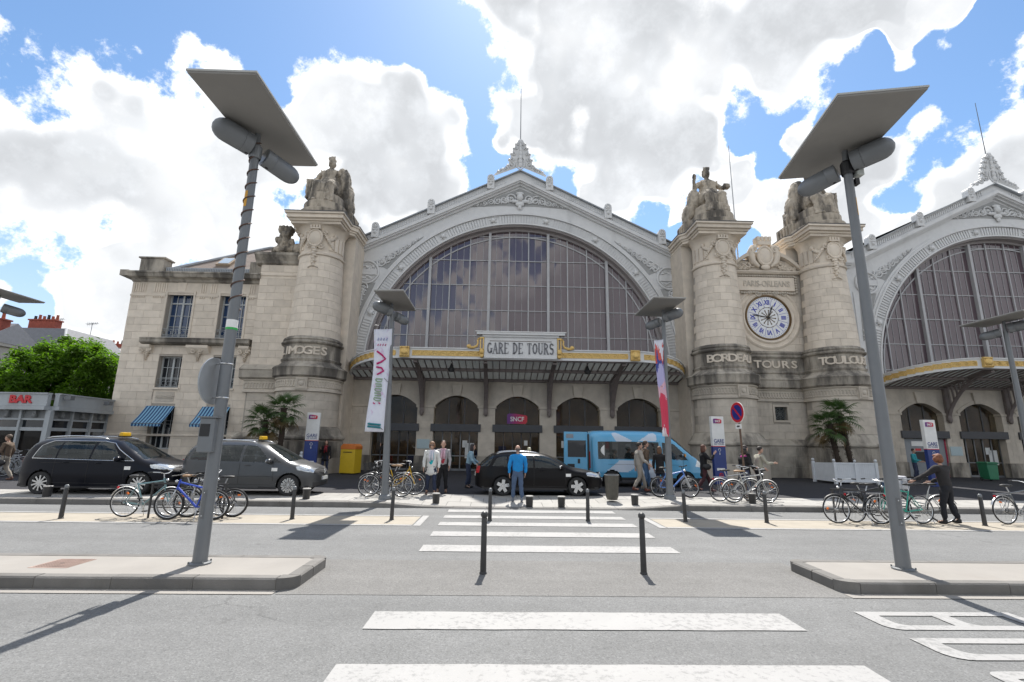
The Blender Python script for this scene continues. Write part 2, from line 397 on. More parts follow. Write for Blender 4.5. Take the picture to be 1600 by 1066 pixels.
# raised crossing between the islands
m = MB(); m.quad((-2.75, 6.62, Z1), (4.72, 6.62, Z1), (4.72, 8.45, Z1), (-2.75, 8.45, Z1)); o = m.build('crossing_pavement', ASPH2); tag(o, 'coarse brownish asphalt between the two traffic islands', 'pavement', kind='structure')
def sheet(m, x0, x1, y0, y1, z): m.quad((x0, y0, z), (x1, y0, z), (x1, y1, z), (x0, y1, z)); return m
XW = thing('crosswalk', 'white striped pedestrian crossing leading to the station', 'crosswalk', (1, 9, 0), absolute=True); XW['kind'] = 'structure'
for y0, y1 in ((1.59, 2.09), (2.89, 3.39), (4.19, 4.69), (5.49, 6.01), (9.08, 9.62), (10.49, 11.0), (11.76, 12.24), (12.87, 13.33), (13.93, 14.4)):
    pts = []
    for i in range(25): pts.append((-1.36+4.63*i/24, y0+random.uniform(-.006, .006), Z2))
    for i in range(24, -1, -1): pts.append((-1.36+4.63*i/24, y1+random.uniform(-.006, .006), Z2))
    MB().poly(pts).build('stripe', PAINT, XW)
# BUS lettering: letters read from the right-hand traffic, laid as bands
BUS = thing('bus_lane_marking', 'white BUS letters painted on the near lane', 'road marking', (6, 5, 0), absolute=True); BUS['kind'] = 'structure'
def ring(pts_out, holes, z=Z2):
    bm = bmesh.new()
    def loop(pts): vs_ = [bm.verts.new((x, y, z)) for x, y in pts]; return [bm.edges.new((vs_[i], vs_[(i+1) % len(vs_)])) for i in range(len(vs_))]
    e = loop(pts_out)
    for h in holes: e += loop(h)
    bmesh.ops.triangle_fill(bm, use_beauty=True, edges=e, normal=(0, 0, 1)); me = bpy.data.meshes.new('letter'); bm.to_mesh(me); bm.free(); return me
def rr(x0, x1, y0, y1, r=.0, cl=None):
    # rectangle with chosen near corners rounded
    cl = cl or []; pts = []
    for (cx, cy, a) in ((x0, y0, PI), (x1, y0, 1.5*PI), (x1, y1, 0), (x0, y1, .5*PI)):
        key = ('l' if cx == x0 else 'r')+('n' if cy == y0 else 'f')
        if key in cl:
            ox = cx + (r if cx == x0 else -r); oy = cy + (r if cy == y0 else -r)
            for k in range(6): b_ = a + k/5*PI/2; pts.append((ox+r*math.cos(b_), oy+r*math.sin(b_)))
        else: pts.append((cx, cy))
    return pts
mk('letter', ring(rr(4.2, 6.05, 5.53, 6.09, .17, ['ln', 'rn']), [rr(4.40, 5.02, 5.66, 5.96, .12, ['ln']), rr(5.22, 5.86, 5.66, 5.96, .12, ['ln'])]), PAINT, BUS)
mk('letter', ring(rr(4.2, 6.05, 4.80, 5.31, .2, ['ln']), [rr(4.42, 6.04, 4.93, 5.18, .14, ['ln'])]), PAINT, BUS)
mk('letter', ring(rr(4.24, 4.80, 4.0, 4.58, .1, ['lf', 'ln']), [rr(4.40, 4.64, 4.1, 4.44)]), PAINT, BUS)
mk('letter', ring(rr(4.98, 6.05, 4.0, 4.58, .1, ['lf', 'ln']), [rr(5.14, 6.04, 4.12, 4.44)]), PAINT, BUS)
# cycle parking strip of cream surfacing, edged with white lines
for nm, xa, xb, lab in (('cycle_strip', -40, -1.95, 'cream cycle parking strip left of the crossing'), ('cycle_strip', 3.95, 45, 'cream cycle parking strip right of the crossing')):
    s_ = thing(nm, lab, 'cycle strip', ((xa+xb)/2, 12.4, 0), absolute=True); s_['kind'] = 'structure'
    sheet(MB(), xa, xb, 11.85, 13.05, Z1).build('surfacing', CREAM, s_)
    m = MB(); sheet(m, xa, xb, 11.68, 11.82, Z2); m.build('edge_line', PAINT, s_)
    m = MB(); sheet(m, xa, xb, 13.08, 13.22, Z2); m.build('edge_line', PAINT, s_)
    e = xb if xb < 0 else xa
    m = MB(); sheet(m, e+.04 if xb < 0 else e-.20, e+.20 if xb < 0 else e-.04, 11.68, 13.22, Z2); m.build('edge_line', PAINT, s_)
# short dashes by the far kerb
for k, x in enumerate((-3.2, -2.6)): pass
# traffic islands
def island(name, xs, xe, lab, sgn):
    # xs: end toward the crossing; xe: far end; sgn +1 when it runs to the left
    t_ = thing(name, lab, 'traffic island', ((xs+xe)/2, 7.4, 0), absolute=True); t_['kind'] = 'structure'
    a, b = min(xs, xe), max(xs, xe)
    MB().box(a+(.17 if sgn < 0 else 0), b-(.17 if sgn > 0 else 0), 6.94, 7.93, 0, .138).build('paving', CONC, t_)
    L = 1.0; x = xs-sgn*.24
    i = 0
    while abs(x-xe) > .3:
        x2 = x-sgn*(L+random.uniform(-.06, .06)); lo, hi = min(x, x2)+.004, max(x, x2)-.004
        dz = random.uniform(-.004, .004)
        for (y0, y1, zt) in ((6.78, 6.935, .146), (7.935, 8.09, .142)):
            m = MB().prism([(y0, 0), (y1, 0), (y1, zt+dz), (y0+.018 if y0 < 7 else y0, zt+dz), (y0, zt-.02+dz)] if y0 < 7 else [(y0, 0), (y1, 0), (y1, zt-.02), (y1-.02, zt), (y0, zt)], 'x', lo, hi)
            m.build('kerb_stone', GRANITE, t_, fix=True)
        x = x2; i += 1
        if i > 32: break
    # end stones and rounded corners
    xa = xs; y = 7.0
    for y0, y1 in ((6.97, 7.42), (7.43, 7.90)):
        p = [(xs, 0), (xs-sgn*.165, 0), (xs-sgn*.165, .146), (xs-sgn*.02, .146), (xs, .126)]
        MB().prism(p, 'y', y0+.004, y1-.004).build('kerb_stone', GRANITE, t_, fix=True)
    for yc, s2 in ((6.965, -1), (7.905, 1)):
        pts = [(xs-sgn*.235, yc), (xs, yc)] + [(xs-sgn*.235+sgn*.235*math.cos(a_), yc+s2*.185*math.sin(a_)) for a_ in [PI/2*k/6 for k in range(1, 7)]]
        MB().prism(pts, 'z', 0, .146).build('kerb_stone', GRANITE, t_, fix=True)
    # mortar strip at the foot of the kerb
    sheet(MB(), a, b-(.2 if sgn > 0 else 0) if sgn > 0 else b, 6.60, 6.77, Z2).build('gutter', CONC, t_)
    return t_
IL = island('traffic_island', -2.58, -32, 'long concrete traffic island left of the crossing', 1)
IR = island('traffic_island', 4.57, 34, 'long concrete traffic island right of the crossing', -1)
# manhole cover
MH = thing('manhole_cover', 'rusty square chequered manhole cover on the left island', 'manhole cover', (-6.1, 7.5, .14), absolute=True)
RUST = mat('rusty_iron', (.32, .235, .20), .8, .2, 9, .3, 60)
MB().box(-6.36, -5.84, 7.23, 7.74, .137, .142).build('frame', RUST, MH)
m = MB()
for i in range(13):
    for j in range(13): m.box(-6.32+i*.037, -6.296+i*.037, 7.265+j*.036, 7.288+j*.036, .142, .147)
m.build('tread', RUST, MH)
MB().box(-6.13, -6.07, 7.46, 7.475, .1475, .149).build('lifting_slot', BLACK, MH)
# forecourt: raised pavement with kerb and a band of pale slabs
ZF = .15
FC = thing('forecourt', 'dark asphalt forecourt with pale slab edging before the station', 'pavement', (0, 22, 0), absolute=True); FC['kind'] = 'structure'
def kerb_z(x):       # dropped kerb at the crossing
    d = max(0, max(-1.9-x, x-3.9)); return .03+.12*min(1, d/1.6)
m = MB(); xs_ = [-70, -6]+[-5+.4*i for i in range(36)]+[12, 70]
rows = [(14.95, lambda x: kerb_z(x)-.004), (17.0, lambda x: ZF-.004), (80, lambda x: ZF-.004)]
for i in range(len(xs_)-1):
    for j in range(len(rows)-1):
        a, b = xs_[i], xs_[i+1]; (ya, fa), (yb, fb) = rows[j], rows[j+1]
        m.quad((a, ya, fa(a)), (b, ya, fa(b)), (b, yb, fb(b)), (a, yb, fb(a)))
m.build('asphalt', FORE, FC)
x = -32.0
while x < 34:
    L = random.uniform(.92, 1.05); a, b = x+.004, x+L-.004
    za, zb = kerb_z(a), kerb_z(b); m = MB(); n = 0
    m.v = [(a, 14.68, -.01), (b, 14.68, -.01), (b, 14.70, zb-.015), (a, 14.70, za-.015), (b, 14.72, zb), (a, 14.72, za), (b, 14.95, zb), (a, 14.95, za), (b, 14.95, -.01), (a, 14.95, -.01)]
    m.f = [(0, 1, 2, 3), (3, 2, 4, 5), (5, 4, 6, 7), (7, 6, 8, 9), (0, 3, 5, 7, 9), (1, 8, 6, 4, 2)]
    m.build('kerb_stone', GRANITE, FC); x += L
x = -26.0; k = 0
def fz(x, y): return kerb_z(x) + (ZF-kerb_z(x))*min(1, (y-14.95)/2.05)
while x < 28:
    L = .72
    for j in range(3):
        y0 = 14.96+j*.68; y1 = y0+.67; a = x+(.36 if j % 2 else 0)+.005; b = a+L-.01; h = random.uniform(0, .004)
        m = MB(); m.v = [(a, y0, fz(a, y0)+.002+h), (b, y0, fz(b, y0)+.002+h), (b, y1, fz(b, y1)+.002+h), (a, y1, fz(a, y1)+.002+h)]
        m.v += [(p[0], p[1], p[2]-.02) for p in m.v]; m.f = [(0, 1, 2, 3), (0, 4, 5, 1), (1, 5, 6, 2), (2, 6, 7, 3), (3, 7, 4, 0)]
        m.build('paving_slab', SLAB, FC)
    x += L

# ---------------------------------------------------------------- station: shared pieces
_unit = {}
def unit_block(m):
    if m.name not in _unit:
        me = MB().box(-.5, .5, -.5, .5, -.5, .5).mesh('stone_block'); me.materials.append(m); _unit[m.name] = me
    return _unit[m.name]
def block(parent, m, x0, x1, y0, y1, z0, z1, name='stone_block'):
    o = mk(name, unit_block(m), None, parent); o.location = ((x0+x1)/2, (y0+y1)/2, (z0+z1)/2); o.scale = (x1-x0, y1-y0, z1-z0); return o
def block_wall(parent, m, x0, x1, z0, z1, yf, holes=(), ch=.42, bw=.85, rng=random, proud=.022, jt=.011):
    n = max(1, round((z1-z0)/ch)); ch = (z1-z0)/n
    for i in range(n):
        a, b = z0+i*ch, z0+(i+1)*ch
        cuts = [x0]; x = x0+bw*(.5 if i % 2 else 1)
        while x < x1-.25: cuts.append(x); x += bw*rng.uniform(.9, 1.1)
        cuts.append(x1)
        for p, q in zip(cuts[:-1], cuts[1:]):
            segs = [(p, q)]
            for hx0, hx1, hz0, hz1 in holes:
                if hz0 < b-.05 and hz1 > a+.05:
                    ns = []
                    for u, v in segs:
                        if hx1 <= u or hx0 >= v: ns.append((u, v)); continue
                        if hx0 > u+.04: ns.append((u, hx0))
                        if hx1 < v-.04: ns.append((hx1, v))
                    segs = ns
            for u, v in segs:
                if v-u > .06: block(parent, m, u+jt/2, v-jt/2, yf-proud-rng.uniform(0, .004), yf+.05, a+jt/2, b-jt/2)
def wall_with_holes(mb, x0, x1, z0, z1, y0, y1, holes):
    # solid wall around rectangular openings, as boxes between the cut lines
    xs = sorted({x0, x1, *[h[0] for h in holes], *[h[1] for h in holes]}); zs = sorted({z0, z1, *[h[2] for h in holes], *[h[3] for h in holes]})
    for zi in range(len(zs)-1):
        run = None
        for xi in range(len(xs)-1):
            cx, cz = (xs[xi]+xs[xi+1])/2, (zs[zi]+zs[zi+1])/2
            solid = not any(h[0] < cx < h[1] and h[2] < cz < h[3] for h in holes)
            if solid: run = (run[0], xs[xi+1]) if run else (xs[xi], xs[xi+1])
            if (not solid or xi == len(xs)-2) and run: mb.box(run[0], run[1], y0, y1, zs[zi], zs[zi+1]); run = None
    return mb
def clip_circle(poly, cx, cz, R, seg=72):
    for k in range(seg):
        a = 2*PI*(k+.5)/seg; nx, nz = math.cos(a), math.sin(a); d = R*math.cos(PI/seg)
        out = []
        for i in range(len(poly)):
            p, q = poly[i-1], poly[i]
            dp = (p[0]-cx)*nx+(p[1]-cz)*nz-d; dq = (q[0]-cx)*nx+(q[1]-cz)*nz-d
            if dp <= 0 and dq <= 0: out.append(q)
            elif dp <= 0 < dq or dq <= 0 < dp:
                t = dp/(dp-dq); r = (p[0]+(q[0]-p[0])*t, p[1]+(q[1]-p[1])*t); out.append(r)
                if dq <= 0: out.append(q)
        poly = out
        if len(poly) < 3: return []
    return poly
def arc_ring(mb, cx, cz, r0, r1, y0, y1, a0=0, a1=PI, seg=64):
    for k in range(seg):
        p, q = a0+(a1-a0)*k/seg, a0+(a1-a0)*(k+1)/seg
        P = lambda r, a, y: (cx+r*math.cos(a), y, cz+r*math.sin(a))
        mb.quad(P(r0, q, y0), P(r0, p, y0), P(r1, p, y0), P(r1, q, y0))
        mb.quad(P(r1, p, y0), P(r1, p, y1), P(r1, q, y1), P(r1, q, y0))
        mb.quad(P(r0, p, y1), P(r0, p, y0), P(r0, q, y0), P(r0, q, y1))
    return mb
def scroll(mb, c, R, y, turns=1.6, r=.05, ph=0, hand=1, seg=18):
    pts = [(c[0]+R*(1-.85*i/seg)*math.cos(ph+hand*turns*2*PI*i/seg), y-.02*i/seg, c[1]+R*(1-.85*i/seg)*math.sin(ph+hand*turns*2*PI*i/seg)) for i in range(seg+1)]
    mb.tube(pts, [r*(1-.4*i/seg) for i in range(seg+1)], 5)
    mb.ell((c[0], y-.03, c[1]), (R*.22, .07, R*.22), 8, 5); return mb
def leafy(mb, c, R, y, n=5, ph=0, d=.07):
    for k in range(n):
        a = ph+2*PI*k/n; rot = Matrix.Rotation(-a, 3, 'Y')
        mb.ell((c[0]+R*.55*math.cos(a), y, c[1]+R*.55*math.sin(a)), (R*.5, d, R*.22), 7, 5, rot)
    return mb

HX1, HX2, HY = 1.13, 34.05, 30.0
def hall(cx):
    T = thing('station_hall', 'grey iron and glass arched hall front with gable at centre', 'station hall', (cx, HY+1, ZF), 'arched halls of the station', absolute=True)
    cz = 6.5; zr = lambda x: 13.55 if abs(x) > 10.9 else 13.55+(10.9-abs(x))*.4909
    # spandrel plate between arch and gable
    m = MB(); angs = sorted({PI*k/96 for k in range(97)} | {math.atan2(14.2-cz, x) for x in (11.4, -11.4)} | {math.atan2(14.2-cz, x) for x in (10.9, -10.9)})
    def outer(a):
        dx, dz = math.cos(a), math.sin(a); lo, hi = 10.55, 20
        for _ in range(40):
            t = (lo+hi)/2; x, z = dx*t, cz+dz*t
            if abs(x) < 11.9 and z < zr(x)+.6: lo = t
            else: hi = t
        return dx*lo, cz+dz*lo
    P = [outer(a) for a in angs]
    for i in range(len(angs)-1):
        a, b = angs[i], angs[i+1]
        A, B = (10.55*math.cos(a), cz+10.55*math.sin(a)), (10.55*math.cos(b), cz+10.55*math.sin(b))
        m.quad((cx+B[0], HY, B[1]), (cx+A[0], HY, A[1]), (cx+P[i][0], HY, P[i][1]), (cx+P[i+1][0], HY, P[i+1][1]))
    for s in (-1, 1): m.box(cx+s*11.2-.7, cx+s*11.2+.7, HY+.001, HY+.4, 5.7, 6.6)
    m.build('gable_plate', IRON, T)
    # pilaster strips at the sides
    for s in (-1, 1):
        for xo, w, d in ((10.78, .16, .06), (11.15, .20, .10), (11.62, .22, .16)):
            MB().box(cx+s*xo-w/2, cx+s*xo+w/2, HY-d, HY+.05, 5.7, 13.5 if xo > 10.9 else 11.9).build('pilaster_strip', IRON, T)
    # raking cornice in layers
    path = [(-11.9, 0), (-10.9, 0), (0, 5.35), (10.9, 0), (11.9, 0)]
    for nm, a, b, d, mm in (('cornice_moulding', .0, .14, .16, IRON), ('cornice_moulding', .14, .24, .34, IRON), ('cornice_moulding', .24, .46, .44, IRON), ('cornice_moulding', .46, .53, .30, IRON), ('cornice_band', .53, .98, .20, IRON), ('roof_edge', .98, 1.05, .40, ZINC)):
        m = MB()
        for (x0, z0), (x1, z1) in zip(path[:-1], path[1:]):
            q = [(x0, z0+a), (x1, z1+a), (x1, z1+b), (x0, z0+b)]
            m.prism([(cx+x, 13.55+z) for x, z in q], 'y', HY-d, HY+.3)
        m.build(nm, mm, T, fix=True)
    m = MB(); k = -10.7
    while k < 10.75:
        if min(abs(abs(k)-x) for x in (1.97, 5.86, 9.4)) > .34 and abs(k) > .9:
            z = zr(k); m.prism([(cx+k-.035, z+.6-.017*(-1 if k < 0 else 1)*-1), (cx+k+.035, z+.6), (cx+k+.035, z+.88), (cx+k-.035, z+.88)], 'y', HY-.25, HY-.19)
        k += .145
    o = m.build('fluting', IRON, T, fix=True); o['kind'] = 'stuff'
    # small palmette blocks standing on the cornice
    for x in (-9.4, -5.86, -1.97, 1.97, 5.86, 9.4):
        m = MB(); z = zr(x)+.50
        pts = [(cx+x-.24, z), (cx+x+.24, z), (cx+x+.24, z+.78)] + [(cx+x+.24*math.cos(a), z+.80+.24*math.sin(a)) for a in [PI*k/8 for k in range(1, 8)]] + [(cx+x-.24, z+.78)]
        m.prism(pts, 'y', HY-.50, HY-.05); m.torus((cx+x, HY-.51, z+.80), .15, .045, 'y', 16, 6); m.ell((cx+x, HY-.52, z+.76), (.08, .08, .1), 8, 6); m.ell((cx+x, HY-.52, z+.36), (.10, .09, .13), 8, 6); m.box(cx+x-.17, cx+x+.17, HY-.55, HY-.5, z+.50, z+.56)
        m.build('acroterion', IRON, T, fix=True)
    # finial: tall palmette on the apex
    m = MB(); prof = [(0, 2.55), (.16, 2.45), (.26, 2.20), (.38, 2.05), (.42, 1.85), (.55, 1.65), (.56, 1.42), (.68, 1.22), (.66, 1.0), (.78, .82), (.80, .55), (1.05, .38), (1.4, .18), (1.75, -.15), (0, .6)]
    pts = [(cx+x, 19.85+z-.1) for x, z in prof] + [(cx-x, 19.85+z-.1) for x, z in reversed(prof[1:-1])]
    m.prism(list(reversed(pts)), 'y', HY-.32, HY-.08)
    for s in (-1, 1):
        for x, z, R in ((.62, .5, .26), (1.0, .22, .2), (1.35, .06, .16), (.60, .95, .17), (.48, 1.4, .15), (.34, 1.82, .13), (.2, 2.15, .11)):
            scroll(m, (cx+s*x, 19.75+z), R, HY-.36, 1.3, .05, ph=PI/2, hand=s, seg=12); m.ell((cx+s*(x+R*.9), HY-.22, 19.75+z+R*.2), (.11, .16, .09), 7, 5)
    for z in (.5, .8, 1.1, 1.4, 1.7, 2.0, 2.3): m.ell((cx, HY-.38, 19.75+z), (.17-.04*z, .11, .2), 8, 6)
    m.torus((cx, HY-.36, 20.45), .3, .05, 'y', 18, 6, sz=1.6); m.build('finial', IRON, T, fix=True)
    # arch mouldings
    for r0, r1, d in ((9.60, 9.70, .10), (9.68, 10.28, .0), (10.28, 10.40, .15), (10.40, 10.56, .08)):
        arc_ring(MB(), cx, cz, r0, r1, HY-d-.012, HY+.35).build('arch_moulding', IRON, T)
        if r0 != 9.68:
            for s in (-1, 1): MB().box(cx+s*(r0+r1)/2-(r1-r0)/2, cx+s*(r0+r1)/2+(r1-r0)/2, HY-d-.012, HY+.3, 5.75, cz).build('arch_moulding', IRON, T)
    ros = [90+s*a for a in (10.2, 30.3, 50.3, 70.5) for s in (-1, 1)]
    m = MB(); a = 2.0
    while a < 178.5:
        if min(abs(a-r) for r in ros) > 1.9:
            c, s = math.cos(rad(a)), math.sin(rad(a)); m.obox((cx+9.98*c, HY-.045, cz+9.98*s), (.26*c, 0, .26*s), (0, .04, 0), (-.052*s, 0, .052*c))
        a += 1.06
    for s in (-1, 1):
        z = 5.95
        while z < 6.8: m.obox((cx+s*9.98, HY-.045, z), (.26, 0, 0), (0, .04, 0), (0, 0, .05)); z += .185
    o = m.build('arch_ribs', IRON, T); o['kind'] = 'stuff'
    for r in ros:
        c, s = math.cos(rad(r)), math.sin(rad(r)); m = MB(); m.ell((cx+9.98*c, HY-.10, cz+9.98*s), (.16, .13, .16), 12, 8); leafy(m, (cx+9.98*c, cz+9.98*s), .26, HY-.04, 6, rad(r), .04); m.build('rosette', IRON, T, smooth=40)
    # soffit and inner frame
    m = MB(); arc_ring(m, cx, cz, 9.50, 9.61, HY+.06, HY+.75); arc_ring(m, cx, cz, 9.34, 9.50, HY+.45, HY+.9)
    for s in (-1, 1): m.box(cx+s*9.555-.055, cx+s*9.555+.055, HY+.06, HY+.75, 5.75, cz); m.box(cx+s*9.42-.08, cx+s*9.42+.08, HY+.45, HY+.9, 5.75, cz)
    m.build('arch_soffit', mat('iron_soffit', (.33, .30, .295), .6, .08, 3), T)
    YG = HY+.62
    arc_ring(MB(), cx, cz, 8.92, 9.0, YG-.06, YG+.05).build('arch_glazing_bar', IRON_M, T)
    # mullions, transoms, panes
    R = 9.37; bars = []
    bars = []
    for k in range(-20, 21):
        x = 1.95 + (k-.0)*.43333
        if abs(x) < 9.3: bars.append((x, 0 if k % 9 == 0 else 1 if k % 3 == 0 else 2))
    for k in range(-26, -20):
        x = 1.95+k*.43333
        if abs(x) < 9.3: bars.append((x, 0 if k % 9 == 0 else 1 if k % 3 == 0 else 2))
    for x, typ in bars:
        top = cz+math.sqrt(R*R-x*x); w, d = ((.17, .24), (.072, .10), (.019, .03))[typ]
        MB().box(cx+x-w/2, cx+x+w/2, YG-d, YG+.03, 5.9, top).build('mullion', IRON_M, T)
    zt = [6.0, 6.86, 8.58, 10.30, 12.02, 13.74, 15.46, 17.2]
    for z in zt[1:-1]:
        h = math.sqrt(max(0, R*R-(z-cz)**2)); MB().box(cx-h, cx+h, YG-.055, YG+.03, z-.025, z+.025).build('transom', IRON_M, T)
    xs = sorted([-9.37]+[b[0] for b in bars]+[9.37]); rng = random.Random(3)
    for i in range(len(xs)-1):
        for j in range(len(zt)-1):
            a, b, c, d = xs[i]+.012, xs[i+1]-.012, zt[j]+.012, zt[j+1]-.012
            poly = clip_circle([(a, c), (b, c), (b, d), (a, d)], 0, cz, R) if c > cz else [(a, c), (b, c), (b, d), (a, d)] if c < cz and zt[j+1] < cz else clip_circle([(a, c), (b, c), (b, d), (a, d)], 0, cz, R+.3)
            if len(poly) < 3: continue
            tx, tz = rng.gauss(0, .009), rng.gauss(0, .009); mx, mz = (a+b)/2, (c+d)/2
            m = MB(); n = len(poly)
            f = [(cx+p[0], YG+(p[0]-mx)*tx+(p[1]-mz)*tz, p[1]) for p in poly]
            m.v = f+[(p[0], p[1]+.008, p[2]) for p in f]; m.f = [tuple(range(n)), tuple(range(2*n-1, n-1, -1))]+[(k, n+k, n+(k+1) % n, (k+1) % n) for k in range(n)]
            m.build('pane', GLASS, T)
    # recessed relief panels in the spandrels
    RC = mat('relief_ground', (.36, .36, .355), .8, .1, 4)
    for s in (-1, 1):
        rng = random.Random(11)
        m = MB()
        mx, mz = cx+s*9.85, 12.55
        ringm = MB(); ringm.torus((mx, HY-.05, mz), .74, .07, 'y', 36, 8); ringm.torus((mx, HY-.03, mz), .58, .04, 'y', 32, 6); ringm.box(mx-.66, mx+.66, HY-.10, HY-.01, mz-.19, mz+.19)
        for k in range(7): ringm.ell((mx-.36+.12*k, HY-.04, mz+.33+.10*math.sin(k*1.1)), (.09, .06, .08), 7, 5); ringm.ell((mx-.30+.10*k, HY-.04, mz-.34-.08*math.sin(k*1.3)), (.09, .06, .07), 7, 5)
        ringm.build('medallion', IRON, T, smooth=40)
        g_ = MB()
        g_.poly([(mx-s*.2, HY-.006, 13.28), (mx-s*1.15, HY-.006, 13.30), (cx+s*6.3, HY-.006, 15.15), (cx+s*6.35, HY-.006, 15.02), (cx+s*8.55, HY-.006, 12.75)] if s < 0 else list(reversed([(mx-s*.2, HY-.006, 13.28), (mx-s*1.15, HY-.006, 13.30), (cx+s*6.3, HY-.006, 15.15), (cx+s*6.35, HY-.006, 15.02), (cx+s*8.55, HY-.006, 12.75)])))
        g_.poly([(cx+s*10.45, HY-.006, 11.75), (cx+s*9.25, HY-.006, 11.85), (cx+s*10.50, HY-.006, 8.6), (cx+s*10.58, HY-.006, 8.6)] if s < 0 else list(reversed([(cx+s*10.45, HY-.006, 11.75), (cx+s*9.25, HY-.006, 11.85), (cx+s*10.50, HY-.006, 8.6), (cx+s*10.58, HY-.006, 8.6)])))
        g_.build('relief_ground', RC, T)
        for i in range(8):
            t = i/7; x, z, R_ = cx+s*(8.95-2.3*t), 13.25+1.65*t, .33*(1-.72*t)
            scroll(m, (x, z), R_, HY-.05, 1.5, .055*(1-.4*t), rng.uniform(0, 6), s*(1 if i % 2 else -1)); leafy(m, (x+s*.2*(1-t), z-.18*(1-t)), R_*.9, HY-.04, 5, rng.uniform(0, 6), .05)
        m.build('scroll_relief', IRON, T, smooth=40); m = MB()
        for i in range(8):
            t = i/7; x, z, R_ = cx+s*(10.02+.45*t), 11.55-2.6*t, .30*(1-.75*t)
            scroll(m, (x, z), R_, HY-.05, 1.4, .05*(1-.4*t), rng.uniform(0, 6), s*(1 if i % 2 else -1)); leafy(m, (x, z-.16), R_*.9, HY-.04, 5, rng.uniform(0, 6), .05)
        m.build('scroll_relief', IRON, T, smooth=40)
    m = MB(); MB().poly([(cx-3.35, HY-.006, 17.28), (cx-1.2, HY-.006, 17.42), (cx+1.2, HY-.006, 17.42), (cx+3.35, HY-.006, 17.28), (cx, HY-.006, 18.75)]).build('relief_ground', RC, T)
    for s in (-1, 1):
        for i in range(6):
            t = i/5; x, z, R_ = cx+s*(.62+2.2*t), 17.95-.48*t, .36*(1-.68*t); scroll(m, (x, z), R_, HY-.06, 1.5, .06*(1-.4*t), i, s*(1 if i % 2 else -1)); leafy(m, (x+s*.2, z-.08), R_*.7, HY-.04, 5, i, .05)
        m.ell((cx+s*.35, HY-.1, 17.75), (.3, .1, .13), 8, 6)
    m.ell((cx, HY-.14, 18.02), (.22, .18, .28), 12, 8); m.ell((cx, HY-.1, 17.55), (.3, .12, .2), 10, 6); m.ell((cx, HY-.12, 18.3), (.28, .12, .12), 10, 6); m.ell((cx, HY-.1, 17.32), (.13, .1, .2), 8, 6)
    m.build('tympanum_relief', IRON, T, smooth=40)
    # the shed roof behind the gable, and its dark body
    m = MB()
    for s in (-1, 1):
        m.quad((cx, HY+.35, 19.9), (cx+s*11.9, HY+.35, 14.4), (cx+s*11.9, HY+70, 14.4), (cx, HY+70, 19.9))
        m.quad((cx+s*11.9, HY+.35, ZF), (cx+s*11.9, HY+70, ZF), (cx+s*11.9, HY+70, 14.4), (cx+s*11.9, HY+.35, 14.4))
    m.poly([(cx-11.9, HY+69.9, ZF), (cx+11.9, HY+69.9, ZF), (cx+11.9, HY+69.9, 14.4), (cx, HY+69.9, 19.9), (cx-11.9, HY+69.9, 14.4)]); m.quad((cx-11.9, HY+1.2, 5.6), (cx+11.9, HY+1.2, 5.6), (cx+11.9, HY+1.2, 14.4), (cx-11.9, HY+1.2, 14.4))
    m.build('shed_roof', ZINC, T)
    # lightning rod
    MB().tube([(cx, HY-.15, 21.9), (cx, HY-.15, 26.4)], [.035, .02], 6).build('lightning_rod', STEEL, T)
    return T
